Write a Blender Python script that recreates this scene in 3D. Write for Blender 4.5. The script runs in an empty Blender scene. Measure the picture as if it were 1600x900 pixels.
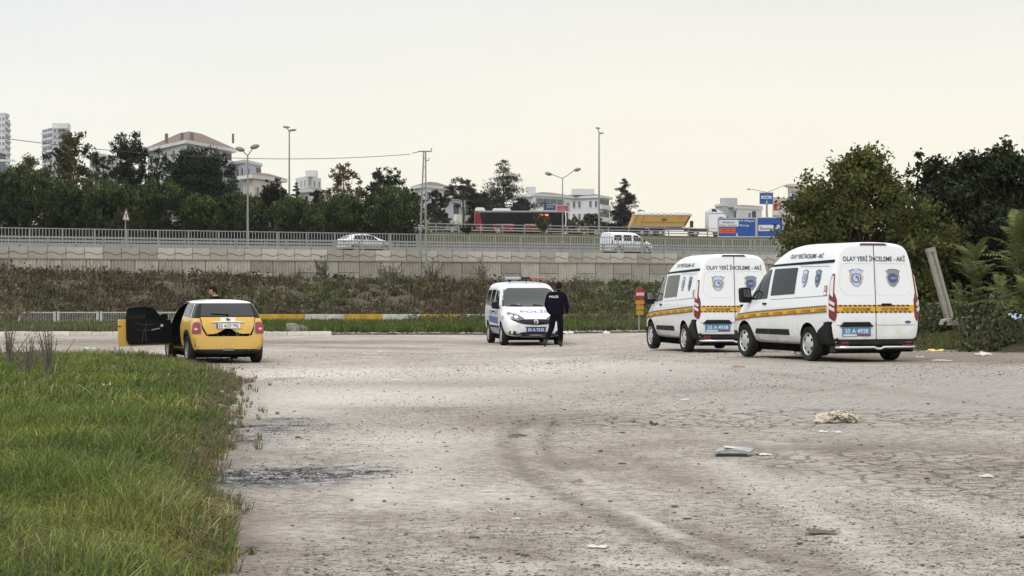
import bpy, bmesh, math, random
import numpy as np
from mathutils import Vector, Matrix
from mathutils.bvhtree import BVHTree
R = math.radians
scene = bpy.context.scene
col = scene.collection
random.seed(7)
rng = np.random.default_rng(7)

# ------------------------------------------------------------------ camera, sky, sun, exposure
CAM_H = 1.65
F = 3300.0                                   # focal length in photo pixels (1600 wide)
cam_d = bpy.data.cameras.new("camera"); cam = bpy.data.objects.new("camera", cam_d); col.objects.link(cam)
cam.location = (0, 0, CAM_H); cam.rotation_euler = (R(90), 0, 0)
cam_d.lens = 36.0 * F / 1600.0; cam_d.sensor_width = 36; cam_d.clip_start = 0.3; cam_d.clip_end = 6000
scene.camera = cam
scene.view_settings.view_transform = 'Standard'; scene.view_settings.look = 'None'
scene.view_settings.exposure = 0.0; scene.view_settings.gamma = 1.0
SUN_EL, SUN_AZ = 48.0, 205.0                 # azimuth clockwise from +Y (view direction)
world = bpy.data.worlds.new("World"); scene.world = world; world.use_nodes = True
wn, wl = world.node_tree.nodes, world.node_tree.links
wn.clear()
out = wn.new("ShaderNodeOutputWorld")
sky = wn.new("ShaderNodeTexSky"); sky.sky_type = 'NISHITA'; sky.sun_disc = False
sky.sun_elevation = R(SUN_EL); sky.sun_rotation = R(SUN_AZ); sky.dust_density = 3.0
bg1 = wn.new("ShaderNodeBackground"); bg1.inputs[1].default_value = 0.10
wl.new(sky.outputs[0], bg1.inputs[0])
tc = wn.new("ShaderNodeTexCoord"); sep = wn.new("ShaderNodeSeparateXYZ"); wl.new(tc.outputs["Generated"], sep.inputs[0])
ramp = wn.new("ShaderNodeValToRGB"); wl.new(sep.outputs[2], ramp.inputs[0])
els = ramp.color_ramp.elements
els[0].position = 0.0; els[0].color = (1.10, 1.01, 0.80, 1)
els[1].position = 1.0; els[1].color = (1.50, 1.47, 1.42, 1)
for p_, c_ in ((0.045, (1.07, 1.02, 0.86, 1)), (0.085, (1.02, 0.98, 0.86, 1)), (0.14, (0.88, 0.865, 0.82, 1)), (0.3, (1.10, 1.09, 1.06, 1))):
    e = els.new(p_); e.color = c_
nz = wn.new("ShaderNodeTexNoise"); nz.inputs["Scale"].default_value = 2.2; nz.inputs["Detail"].default_value = 4
mp = wn.new("ShaderNodeMapping"); mp.inputs["Scale"].default_value = (1, 1, 5); wl.new(tc.outputs["Generated"], mp.inputs[0]); wl.new(mp.outputs[0], nz.inputs["Vector"])
mr = wn.new("ShaderNodeMapRange"); mr.inputs[1].default_value = 0.3; mr.inputs[2].default_value = 0.7; mr.inputs[3].default_value = 0.955; mr.inputs[4].default_value = 1.045
wl.new(nz.outputs["Fac"], mr.inputs[0])
# cooler to the left, warmer to the right
mrx = wn.new("ShaderNodeMapRange"); mrx.inputs[1].default_value = -0.25; mrx.inputs[2].default_value = 0.05; mrx.inputs[3].default_value = 0; mrx.inputs[4].default_value = 1
wl.new(sep.outputs[0], mrx.inputs[0])
mixx = wn.new("ShaderNodeMix"); mixx.data_type = 'RGBA'; wl.new(mrx.outputs[0], mixx.inputs[0])
mixx.inputs[6].default_value = (0.95, 0.985, 1.05, 1); mixx.inputs[7].default_value = (1, 1, 1, 1)
m1 = wn.new("ShaderNodeVectorMath"); m1.operation = 'MULTIPLY'; wl.new(ramp.outputs[0], m1.inputs[0]); wl.new(mixx.outputs[2], m1.inputs[1])
m2 = wn.new("ShaderNodeVectorMath"); m2.operation = 'SCALE'; wl.new(m1.outputs[0], m2.inputs[0]); wl.new(mr.outputs[0], m2.inputs[3])
bg2 = wn.new("ShaderNodeBackground"); bg2.inputs[1].default_value = 1.06; wl.new(m2.outputs[0], bg2.inputs[0])
mixs = wn.new("ShaderNodeMixShader"); mixs.inputs[0].default_value = 0.9     # nine tenths cloud cover
wl.new(bg1.outputs[0], mixs.inputs[1]); wl.new(bg2.outputs[0], mixs.inputs[2]); wl.new(mixs.outputs[0], out.inputs[0])
sun_d = bpy.data.lights.new("sun", 'SUN'); sun_d.energy = 1.2; sun_d.angle = R(16); sun_d.color = (1.0, 0.97, 0.92)
sun = bpy.data.objects.new("sun", sun_d); col.objects.link(sun)
_a = R(SUN_AZ); _e = R(SUN_EL)
_d = Vector((math.sin(_a) * math.cos(_e), math.cos(_a) * math.cos(_e), math.sin(_e)))
sun.rotation_euler = _d.to_track_quat('Z', 'Y').to_euler(); sun.location = (0, -20, 60)
scene.cycles.max_bounces = 6; scene.cycles.diffuse_bounces = 2; scene.cycles.glossy_bounces = 3; scene.cycles.transparent_max_bounces = 12
scene.cycles.use_denoising = True
scene.cycles.denoising_input_passes = 'RGB_ALBEDO_NORMAL'; scene.cycles.denoising_prefilter = 'ACCURATE'

def px(x, D): return (x - 800.0) * D / F
def pz(y, D): return CAM_H + (450.0 - y) * D / F
def sstep(a, b, x):
    t = np.clip((np.asarray(x, float) - a) / (b - a), 0, 1); return t * t * (3 - 2 * t)
def gz(X, Y):
    """height of the gravel lot"""
    X = np.asarray(X, float); Y = np.asarray(Y, float)
    h = 0.207 * sstep(-1, 5.5, X) * (1 - 0.62 * sstep(42, 56, Y)) * sstep(16, 38, Y)
    h = h + 0.025 * np.sin(X * .55 + 1.3) * np.sin(Y * .31) * sstep(60, 20, Y) * sstep(8, 14, Y)
    return h
def gpt(x, y):
    """ground point under a photo pixel on the lot"""
    D = CAM_H * F / (y - 450.0)
    for _ in range(6): D = (CAM_H - float(gz(px(x, D), D))) * F / (y - 450.0)
    return px(x, D), D

# ------------------------------------------------------------------ materials
def newmat(name):
    m = bpy.data.materials.new(name); m.use_nodes = True
    return m, m.node_tree.nodes, m.node_tree.links, m.node_tree.nodes["Principled BSDF"]
MATS = {}
def mat(name, c, rough=0.6, metal=0.0, coat=0.0, var=0.0, vscale=3.0, bump=0.0, bscale=40.0, emit=0.0, alpha=1.0, spec=0.5, attr=False, rnd=0.0, dirt=None, twosided=False):
    if name in MATS: return MATS[name]
    m, n, l, b = newmat(name)
    c = (*c, 1)
    b.inputs["Base Color"].default_value = c; b.inputs["Roughness"].default_value = rough; b.inputs["Metallic"].default_value = metal
    b.inputs["Coat Weight"].default_value = coat; b.inputs["Coat Roughness"].default_value = 0.06; b.inputs["Specular IOR Level"].default_value = spec
    b.inputs["Alpha"].default_value = alpha
    src = None
    tcn = n.new("ShaderNodeTexCoord")
    def hsv(prev, valsock):
        h = n.new("ShaderNodeHueSaturation")
        if prev is None: h.inputs["Color"].default_value = c
        else: l.new(prev, h.inputs["Color"])
        l.new(valsock, h.inputs["Value"]); return h.outputs[0]
    def rng_(sock, a, b_, lo=0.0, hi=1.0):
        r = n.new("ShaderNodeMapRange"); r.inputs[1].default_value = lo; r.inputs[2].default_value = hi; r.inputs[3].default_value = a; r.inputs[4].default_value = b_; l.new(sock, r.inputs[0]); return r.outputs[0]
    if attr:
        a = n.new("ShaderNodeVertexColor"); a.layer_name = "Col"
        mm = n.new("ShaderNodeMix"); mm.data_type = 'RGBA'; mm.blend_type = 'MULTIPLY'; mm.inputs[0].default_value = 1
        mm.inputs[6].default_value = c; l.new(a.outputs[0], mm.inputs[7]); src = mm.outputs[2]
    if var > 0:
        t = n.new("ShaderNodeTexNoise"); t.inputs["Scale"].default_value = vscale; t.inputs["Detail"].default_value = 6; t.inputs["Roughness"].default_value = 0.65
        l.new(tcn.outputs["Object"], t.inputs["Vector"]); src = hsv(src, rng_(t.outputs["Fac"], 1 - var, 1 + var, 0.25, 0.75))
    if rnd > 0:
        o = n.new("ShaderNodeObjectInfo"); src = hsv(src, rng_(o.outputs["Random"], 1 - rnd, 1 + rnd))
    if dirt:                                  # dust that gathers low on a body: (top height, colour, strength)
        sx = n.new("ShaderNodeSeparateXYZ"); l.new(tcn.outputs["Object"], sx.inputs[0])
        t = n.new("ShaderNodeTexNoise"); t.inputs["Scale"].default_value = 5; t.inputs["Detail"].default_value = 8; l.new(tcn.outputs["Object"], t.inputs["Vector"])
        f1 = rng_(sx.outputs[2], dirt[2], 0.0, 0.15, dirt[0]); f2 = rng_(t.outputs["Fac"], 0.25, 1.5, 0.3, 0.7)
        mu = n.new("ShaderNodeMath"); mu.operation = 'MULTIPLY'; mu.use_clamp = True; l.new(f1, mu.inputs[0]); l.new(f2, mu.inputs[1])
        mm = n.new("ShaderNodeMix"); mm.data_type = 'RGBA'; l.new(mu.outputs[0], mm.inputs[0])
        if src is None: mm.inputs[6].default_value = c
        else: l.new(src, mm.inputs[6])
        mm.inputs[7].default_value = (*dirt[1], 1); src = mm.outputs[2]
    if src is not None: l.new(src, b.inputs["Base Color"])
    if bump > 0:
        t = n.new("ShaderNodeTexNoise"); t.inputs["Scale"].default_value = bscale; t.inputs["Detail"].default_value = 5; l.new(tcn.outputs["Object"], t.inputs["Vector"])
        bp = n.new("ShaderNodeBump"); bp.inputs["Strength"].default_value = bump; bp.inputs["Distance"].default_value = 0.02; l.new(t.outputs["Fac"], bp.inputs["Height"]); l.new(bp.outputs[0], b.inputs["Normal"])
    if emit > 0:
        b.inputs["Emission Color"].default_value = c; b.inputs["Emission Strength"].default_value = emit
    MATS[name] = m; return m
def leafmat(name, c, trans=0.25, rough=0.6):
    if name in MATS: return MATS[name]
    m, n, l, b = newmat(name)
    a = n.new("ShaderNodeVertexColor"); a.layer_name = "Col"
    mm = n.new("ShaderNodeMix"); mm.data_type = 'RGBA'; mm.blend_type = 'MULTIPLY'; mm.inputs[0].default_value = 1
    mm.inputs[6].default_value = (*c, 1); l.new(a.outputs[0], mm.inputs[7])
    l.new(mm.outputs[2], b.inputs["Base Color"]); b.inputs["Roughness"].default_value = rough; b.inputs["Specular IOR Level"].default_value = 0.08
    tr = n.new("ShaderNodeBsdfTranslucent"); l.new(mm.outputs[2], tr.inputs[0])
    mx = n.new("ShaderNodeMixShader"); mx.inputs[0].default_value = trans
    l.new(b.outputs[0], mx.inputs[1]); l.new(tr.outputs[0], mx.inputs[2]); l.new(mx.outputs[0], n["Material Output"].inputs[0])
    MATS[name] = m; return m

# ------------------------------------------------------------------ object helpers
def tag(o, label=None, cat=None, group=None, kind=None):
    if label: o["label"] = label
    if cat: o["category"] = cat
    if group: o["group"] = group
    if kind: o["kind"] = kind
    return o
def thing(name, label, cat, loc=(0, 0, 0), rz=0.0, group=None, parent=None):
    o = bpy.data.objects.new(name, None); col.objects.link(o); o.location = loc; o.rotation_euler = (0, 0, rz); o.empty_display_size = 0.2
    if parent: o.parent = parent
    return tag(o, label, cat, group)
def finish(name, me, mats, parent=None, smooth=None, loc=None):
    for m in (mats if isinstance(mats, (list, tuple)) else [mats]): me.materials.append(m)
    if smooth is not None:
        me.polygons.foreach_set("use_smooth", [True] * len(me.polygons))
        if smooth < 180: me.set_sharp_from_angle(angle=R(smooth))
    o = bpy.data.objects.new(name, me); col.objects.link(o)
    if parent is not None: o.parent = parent
    if loc is not None: o.location = loc
    return o
def copy_tree(o, parent=None):
    c = o.copy(); col.objects.link(c)
    if parent is not None: c.parent = parent
    for ch in list(o.children): copy_tree(ch, c)
    return c
class MB:
    def __init__(s): s.v = []; s.f = []; s.m = []; s.cur = 0
    def add(s, vs, fs):
        n = len(s.v); s.v += [tuple(map(float, p)) for p in vs]; s.f += [tuple(i + n for i in f) for f in fs]; s.m += [s.cur] * len(fs); return s
    def box(s, c, d, rz=0.0, taper=1.0):
        x, y, z = d[0] / 2, d[1] / 2, d[2] / 2; cr, sr = math.cos(rz), math.sin(rz); vs = []
        for k, (a, b, e) in enumerate([(-1,-1,-1),(1,-1,-1),(1,1,-1),(-1,1,-1),(-1,-1,1),(1,-1,1),(1,1,1),(-1,1,1)]):
            t = taper if e > 0 else 1; X, Y = a * x * t, b * y * t
            vs.append((c[0] + X * cr - Y * sr, c[1] + X * sr + Y * cr, c[2] + e * z))
        return s.add(vs, [(0,3,2,1),(4,5,6,7),(0,1,5,4),(1,2,6,5),(2,3,7,6),(3,0,4,7)])
    def tube(s, pts, rad, n=8, cap=True, sq=None):
        pts = [Vector(p) for p in pts]; rad = rad if isinstance(rad, (list, tuple)) else [rad] * len(pts)
        vs = []; fs = []
        up = Vector((0, 0, 1))
        for i, p in enumerate(pts):
            d = (pts[min(i + 1, len(pts) - 1)] - pts[max(i - 1, 0)]).normalized()
            a = d.cross(up)
            if a.length < 1e-3: a = Vector((1, 0, 0))
            a.normalize(); b = a.cross(d).normalized()
            for k in range(n):
                t = 2 * math.pi * (k + .5) / n; vs.append(p + (a * math.cos(t) + b * math.sin(t)) * rad[i])
        for i in range(len(pts) - 1):
            for k in range(n):
                k2 = (k + 1) % n; fs.append((i * n + k, i * n + k2, (i + 1) * n + k2, (i + 1) * n + k))
        if cap: fs.append(tuple(range(n))[::-1]); fs.append(tuple((len(pts) - 1) * n + k for k in range(n)))
        return s.add(vs, fs)
    def lathe(s, prof, n=24, axis='Z', c=(0, 0, 0)):
        vs = []; fs = []
        for r, h in prof:
            for k in range(n):
                t = 2 * math.pi * k / n; a, b = r * math.cos(t), r * math.sin(t)
                p = {'Z': (a, b, h), 'Y': (a, h, b), 'X': (h, a, b)}[axis]; vs.append((p[0] + c[0], p[1] + c[1], p[2] + c[2]))
        for i in range(len(prof) - 1):
            for k in range(n):
                k2 = (k + 1) % n; fs.append((i * n + k, i * n + k2, (i + 1) * n + k2, (i + 1) * n + k))
        return s.add(vs, fs)
    def prism(s, poly, a, b, axis='Y'):
        """poly in the plane across the axis, extruded from a to b"""
        n = len(poly)
        def P(u, v, w): return {'Y': (u, w, v), 'X': (w, u, v), 'Z': (u, v, w)}[axis]
        vs = [P(u, v, a) for u, v in poly] + [P(u, v, b) for u, v in poly]
        fs = [tuple(range(n))[::-1], tuple(range(n, 2 * n))] + [(i, (i + 1) % n, n + (i + 1) % n, n + i) for i in range(n)]
        return s.add(vs, fs)
    def build(s, name, mats, parent=None, smooth=None, loc=None, recalc=True):
        me = bpy.data.meshes.new(name); me.from_pydata(s.v, [], s.f)
        if recalc and len(s.f) < 60000:
            bm = bmesh.new(); bm.from_mesh(me); bmesh.ops.recalc_face_normals(bm, faces=bm.faces); bm.to_mesh(me); bm.free()
        if s.m and max(s.m) > 0: me.polygons.foreach_set("material_index", s.m)
        me.update()
        return finish(name, me, mats, parent, smooth, loc)
def fastmesh(name, V, Fc, mats, cols=None, parent=None, smooth=False, midx=None):
    V = np.ascontiguousarray(V, np.float32); Fc = np.ascontiguousarray(Fc, np.int32)
    me = bpy.data.meshes.new(name); nf, k = Fc.shape
    me.vertices.add(len(V)); me.vertices.foreach_set("co", V.ravel())
    me.loops.add(nf * k); me.loops.foreach_set("vertex_index", Fc.ravel())
    me.polygons.add(nf); me.polygons.foreach_set("loop_start", np.arange(0, nf * k, k, dtype=np.int32))
    try: me.polygons.foreach_set("loop_total", np.full(nf, k, np.int32))
    except Exception: pass
    if midx is not None: me.polygons.foreach_set("material_index", np.asarray(midx, np.int32))
    me.update(calc_edges=True); me.validate()
    if cols is not None:
        ca = me.color_attributes.new("Col", 'FLOAT_COLOR', 'POINT')
        c4 = np.ones((len(V), 4), np.float32); c4[:, :cols.shape[1]] = cols; ca.data.foreach_set("color", c4.ravel())
    if smooth: me.polygons.foreach_set("use_smooth", np.ones(nf, bool))
    return finish(name, me, mats, parent)
def rpoly(pts, r=0.04, n=4):
    """round the corners of a polygon"""
    o = []; N = len(pts)
    for i in range(N):
        p = Vector(pts[i]); a = Vector(pts[i - 1]) - p; b = Vector(pts[(i + 1) % N]) - p
        rr = min(r, a.length * .45, b.length * .45); A = p + a.normalized() * rr; B = p + b.normalized() * rr
        for k in range(n + 1):
            t = k / n; o.append(tuple((1 - t) ** 2 * A + 2 * t * (1 - t) * p + t * t * B))
    return o
_font_cache = {}
def text_geo(s, width, height, align='C', squeeze=True, shear=0.0, bold=0.0):
    """flat letter outlines as (verts 2d, faces) fitted in width x height, centred"""
    key = (s, shear, bold)
    if key not in _font_cache:
        cu = bpy.data.curves.new("t", 'FONT'); cu.body = s; cu.size = 1; cu.resolution_u = 3; cu.shear = shear; cu.offset = bold
        ob = bpy.data.objects.new("t", cu); col.objects.link(ob)
        dg = bpy.context.evaluated_depsgraph_get(); me = bpy.data.meshes.new_from_object(ob.evaluated_get(dg))
        V = [tuple(v.co) for v in me.vertices]; Fs = [tuple(p.vertices) for p in me.polygons]
        bpy.data.objects.remove(ob); bpy.data.curves.remove(cu); bpy.data.meshes.remove(me)
        _font_cache[key] = (V, Fs)
    V, Fs = _font_cache[key]
    xs = [v[0] for v in V]; ys = [v[1] for v in V]; x0, x1, y0, y1 = min(xs), max(xs), min(ys), max(ys)
    sy = height / (y1 - y0); sx = width / (x1 - x0)
    return [((v[0] - (x0 + x1) / 2) * sx, (v[1] - (y0 + y1) / 2) * sy) for v in V], Fs
# ------------------------------------------------------------------ vehicles
white_paint = mat("white_paint", (0.79, 0.82, 0.85), 0.32, coat=0.6, dirt=(1.0, (0.42, 0.38, 0.32), 0.55))
white_trim = mat("white_trim", (0.80, 0.80, 0.80), 0.4, dirt=(0.8, (0.5, 0.46, 0.4), 0.25))
yellow_paint = mat("yellow_paint", (0.66, 0.41, 0.065), 0.36, coat=0.5, dirt=(0.9, (0.42, 0.33, 0.2), 0.35), var=0.05, vscale=4)
black_plastic = mat("black_plastic", (0.012, 0.013, 0.015), 0.6, spec=.12, dirt=(0.8, (0.10, 0.09, 0.075), 0.22))
black_gloss = mat("black_gloss", (0.008, 0.008, 0.009), 0.2, spec=.35)
glass_dark = mat("window_glass_dark", (0.012, 0.015, 0.016), 0.05, coat=0, spec=0.35)
glass_mid = mat("window_glass_grey", (0.035, 0.042, 0.042), 0.06, coat=0.1, spec=0.35)
rubber = mat("tyre_rubber", (0.014, 0.014, 0.013), 0.9, spec=.05, dirt=(0.9, (0.10, 0.09, 0.075), 0.25), bump=0.3, bscale=30)
alloy = mat("alloy_silver", (0.55, 0.56, 0.57), 0.35, metal=0.6, var=0.12, vscale=9)
chrome = mat("chrome_bright", (0.75, 0.76, 0.78), 0.16, metal=1.0)
red_lens = mat("red_lens", (0.26, 0.012, 0.014), 0.2, coat=0.8)
clear_lens = mat("clear_lens", (0.62, 0.60, 0.60), 0.12, coat=0.8)
pink_lens = mat("pale_red_lens", (0.66, 0.42, 0.42), 0.15, coat=0.8)
lamp_lens = mat("headlight_lens", (0.10, 0.11, 0.115), 0.08, coat=1.0, var=0.45, vscale=14)
tape_yellow = mat("tape_yellow", (0.70, 0.37, 0.03), 0.45)
tape_black = mat("tape_black", (0.03, 0.028, 0.03), 0.5)
ink_grey = mat("lettering_dark_grey", (0.035, 0.038, 0.05), 0.6, spec=.2)
plate_blue = mat("plate_blue", (0.06, 0.22, 0.42), 0.4)
plate_blue_dark = mat("plate_blue_dark", (0.02, 0.06, 0.26), 0.4)
plate_white = mat("plate_white", (0.72, 0.74, 0.75), 0.4)
badge_blue = mat("badge_blue", (0.07, 0.12, 0.33), 0.5)
badge_pale = mat("badge_pale_blue", (0.50, 0.58, 0.78), 0.5)
badge_gold = mat("badge_gold", (0.58, 0.48, 0.18), 0.5)
badge_grey = mat("badge_grey", (0.075, 0.095, 0.12), 0.5)
badge_grey2 = mat("badge_light_grey", (0.22, 0.27, 0.28), 0.5)
badge_navy = mat("badge_navy", (0.07, 0.09, 0.24), 0.5)
seam_grey = mat("seam_grey", (0.16, 0.165, 0.17), 0.7)
under_black = mat("underbody_black", (0.006, 0.006, 0.006), 0.95, spec=.0)

def body_mesh(name, rows, mats, wheels=(), arch_r=0.4, half_w=0.9, sub=2, extra_cut=(), slicer=None, parent=None):
    """rows: sections from rear to front, each a list of (x,y,z) with y>=0, first and last on the centreline"""
    n = len(rows[0]); V = []; Fs = []; idx = {}
    for i, r in enumerate(rows):
        for k, (x, y, z) in enumerate(r):
            idx[i, k, 1] = len(V); V.append((x, y, z))
            if 0 < k < n - 1: idx[i, k, -1] = len(V); V.append((x, -y, z))
            else: idx[i, k, -1] = idx[i, k, 1]
    for i in range(len(rows) - 1):
        for k in range(n - 1):
            Fs.append((idx[i, k, 1], idx[i, k + 1, 1], idx[i + 1, k + 1, 1], idx[i + 1, k, 1]))
            Fs.append((idx[i + 1, k, -1], idx[i + 1, k + 1, -1], idx[i, k + 1, -1], idx[i, k, -1]))
    for i, rv in ((0, 1), (len(rows) - 1, -1)):
        for k in range(n - 1):
            f = [idx[i, k, 1], idx[i, k, -1], idx[i, k + 1, -1], idx[i, k + 1, 1]]
            g = []
            for q in f:
                if q not in g: g.append(q)
            if len(g) >= 3: Fs.append(tuple(g[::rv]))
    me = bpy.data.meshes.new(name); me.from_pydata(V, [], Fs)
    bm = bmesh.new(); bm.from_mesh(me); bmesh.ops.recalc_face_normals(bm, faces=bm.faces); bm.to_mesh(me); bm.free()
    o = bpy.data.objects.new(name, me); col.objects.link(o)
    s = o.modifiers.new("s", 'SUBSURF'); s.levels = s.render_levels = sub
    dg = bpy.context.evaluated_depsgraph_get(); smooth_me = bpy.data.meshes.new_from_object(o.evaluated_get(dg))
    bm = bmesh.new(); bm.from_mesh(smooth_me); bvh = BVHTree.FromBMesh(bm); bm.free()
    cutters = []
    for (wx, wz) in wheels:
        for sgn in (1, -1):
            c = MB(); a, b = sgn * (half_w - 0.36), sgn * (half_w + 0.3)
            c.prism([(wx + arch_r * math.cos(t * math.pi / 16), wz + arch_r * math.sin(t * math.pi / 16)) for t in range(32)], min(a, b), max(a, b), 'Y')
            cutters.append(c.build("cut", []))
    for c in extra_cut: cutters.append(c.build("cut", []))
    for c in cutters:
        b = o.modifiers.new("b", 'BOOLEAN'); b.operation = 'DIFFERENCE'; b.object = c; b.solver = 'EXACT'
    dg = bpy.context.evaluated_depsgraph_get(); me2 = bpy.data.meshes.new_from_object(o.evaluated_get(dg)); me2.name = name
    bpy.data.objects.remove(o)
    for c in cutters: bpy.data.objects.remove(c)
    bm = bmesh.new(); bm.from_mesh(me2)
    if slicer: slicer(bm)
    wells = []
    for f in bm.faces:
        cc = f.calc_center_median()
        f.smooth = True
        for (wx, wz) in wheels:
            if math.hypot(cc.x - wx, cc.z - wz) < arch_r + 0.004 and cc.z > 0.0 and abs(cc.y) > half_w - 0.4:
                if math.hypot(cc.x - wx, cc.z - wz) > arch_r - 0.03 or abs(abs(cc.y) - (half_w - .36)) < .02: f.material_index = 1
    bm.to_mesh(me2); bm.free()
    mi = [p.material_index for p in me2.polygons]; me2.materials.clear()
    for m in mats: me2.materials.append(m)
    me2.polygons.foreach_set("material_index", mi)
    me2.set_sharp_from_angle(angle=R(38))
    ob = bpy.data.objects.new(name, me2); col.objects.link(ob); ob.parent = parent
    return ob, bvh
def frame_of(side):
    return {'L': (Vector((0, 4, 0)), Vector((1, 0, 0)), Vector((0, 0, 1)), Vector((0, -1, 0))),
            'R': (Vector((0, -4, 0)), Vector((1, 0, 0)), Vector((0, 0, 1)), Vector((0, 1, 0))),
            'B': (Vector((-9, 0, 0)), Vector((0, 1, 0)), Vector((0, 0, 1)), Vector((1, 0, 0))),
            'F': (Vector((9, 0, 0)), Vector((0, 1, 0)), Vector((0, 0, 1)), Vector((-1, 0, 0))),
            'T': (Vector((0, 0, 6)), Vector((1, 0, 0)), Vector((0, 1, 0)), Vector((0, 0, -1))),
            'BL': (Vector((-6, 6, 0)), Vector((0.7071, 0.7071, 0)), Vector((0, 0, 1)), Vector((0.7071, -0.7071, 0))),
            'BR': (Vector((-6, -6, 0)), Vector((0.7071, -0.7071, 0)), Vector((0, 0, 1)), Vector((0.7071, 0.7071, 0))),
            'FR': (Vector((6, -6, 0)), Vector((0.7071, 0.7071, 0)), Vector((0, 0, 1)), Vector((-0.7071, 0.7071, 0))),
            'FL': (Vector((6, 6, 0)), Vector((-0.7071, 0.7071, 0)), Vector((0, 0, 1)), Vector((-0.7071, -0.7071, 0)))}[side]
def project(bvh, fr, u, v, off):
    o, U, W, d = fr
    p = o + U * u + W * v
    h = bvh.ray_cast(p, d)
    if h[0] is None:
        q = p + d * 3.2; nn = bvh.find_nearest(q + d * 2); return nn[0] - d * off if nn[0] else q
    return h[0] - d * off
def patch_mb(mb, bvh, side, poly, off=0.006, thick=0.02, step=0.09):
    fr = frame_of(side)
    bm = bmesh.new(); vs = [bm.verts.new((p[0], p[1], 0)) for p in poly]; bm.faces.new(vs)
    for ax in (0, 1):
        lo = min(p[ax] for p in poly); hi = max(p[ax] for p in poly); k = math.floor(lo / step) + 1
        while k * step < hi:
            co = [0, 0, 0]; co[ax] = k * step; no = [0, 0, 0]; no[ax] = 1
            bmesh.ops.bisect_plane(bm, geom=bm.verts[:] + bm.edges[:] + bm.faces[:], plane_co=co, plane_no=no); k += 1
    bm.verts.ensure_lookup_table(); bm.verts.index_update(); n = len(bm.verts)
    top = [project(bvh, fr, v.co.x, v.co.y, off) for v in bm.verts]
    fs = [tuple(v.index for v in f.verts) for f in bm.faces]; verts = list(top)
    be = [e for e in bm.edges if e.is_boundary]; mp = {}
    if thick > 0:
        for e in be:
            for v in e.verts:
                if v.index not in mp: mp[v.index] = len(verts); verts.append(top[v.index] + fr[3] * thick)
        for e in be: a, b = e.verts[0].index, e.verts[1].index; fs.append((a, b, mp[b], mp[a]))
    bm.free(); mb.add(verts, fs); return mb
def patch(name, m, bvh, side, poly, parent, off=0.006, thick=0.02, step=0.09, smooth=30, label=None):
    mb = MB(); patch_mb(mb, bvh, side, poly, off, thick, step); o = mb.build(name, m, parent, smooth)
    if label: o["label"] = label
    return o
def lettering(name, m, bvh, side, s, cu, cv, w, h, parent, off=0.012, flip=False, rot=0.0, shear=0.0, bold=0.0):
    V, Fs = text_geo(s, w, h, shear=shear, bold=bold); fr = frame_of(side); c, sn = math.cos(rot), math.sin(rot); k = -1 if flip else 1
    mb = MB(); mb.add([project(bvh, fr, cu + k * (x * c - y * sn), cv + x * sn + y * c, off) for x, y in V], Fs)
    return mb.build(name, m, parent, None, recalc=False)
def ell(cx, cy, rx, ry, n=20, a0=0, a1=360):
    return [(cx + rx * math.cos(R(a0 + (a1 - a0) * k / n)), cy + ry * math.sin(R(a0 + (a1 - a0) * k / n))) for k in range(n)]
def wheel(parent, x, y, r, w, rim_r, spokes, style, side):
    we = thing("wheel", None, None, (x, y, r), 0 if side > 0 else math.pi, parent=parent)
    t = MB(); hw = w / 2
    t.lathe([(rim_r, -hw * .8), (r * .9, -hw), (r * .975, -hw * .8), (r, -hw * .45), (r, hw * .45), (r * .975, hw * .8), (r * .9, hw), (rim_r * 1.02, hw * .86), (rim_r, hw * .6)], 32, 'Y')
    t.build("tyre", rubber, we, 40)
    rm = MB(); y0 = hw * .62
    rm.lathe([(rim_r, hw * .86), (rim_r * .93, y0 + .008), (rim_r * .88, y0 - .012)], 32, 'Y')
    if style == 'cover':                      # pressed hub cap with a ring of holes
        rm.lathe([(rim_r * .9, y0 - .01), (rim_r * .75, y0 + .012), (rim_r * .35, y0 + .03), (rim_r * .18, y0 + .036), (0.002, y0 + .036)], 32, 'Y')
        rm.cur = 1
        for k in range(spokes):
            a = 2 * math.pi * (k + .5) / spokes; cx, cz = rim_r * .74 * math.cos(a), rim_r * .74 * math.sin(a)
            pts = []
            for q in range(8):
                b = 2 * math.pi * q / 8; u, v = rim_r * .13 * math.cos(b), rim_r * .17 * math.sin(b)
                pts.append((cx + u * math.cos(a) - v * math.sin(a), y0 + .02, cz + u * math.sin(a) + v * math.cos(a)))
            rm.add(pts, [tuple(range(8))])
    else:
        rm.cur = 1; rm.lathe([(rim_r * .9, y0 - .06), (0.002, y0 - .06)], 24, 'Y'); rm.cur = 0
        for k in range(spokes):
            a = 2 * math.pi * k / spokes; ca, sa = math.cos(a), math.sin(a)
            for (r0, r1, wd) in ((rim_r * .1, rim_r * .92, rim_r * .13),):
                q = [(r0, -wd), (r1, -wd * .8), (r1, wd * .8), (r0, wd)]
                rm.add([(u * ca - v * sa, y0 - .0, u * sa + v * ca) for u, v in q] + [(u * ca - v * sa, y0 - .05, u * sa + v * ca) for u, v in q],
                       [(0, 1, 2, 3), (0, 1, 5, 4), (1, 2, 6, 5), (2, 3, 7, 6), (3, 0, 4, 7)])
        rm.lathe([(rim_r * .24, y0 - .04), (rim_r * .22, y0 + .006), (0.002, y0 + .008)], 16, 'Y')
    rm.build("rim", [mat("alloy_dull", (.26, .255, .25), .5, metal=.4, var=.2, vscale=9) if style == "spoke_dark" else alloy, under_black], we, 35)
    return we
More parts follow.
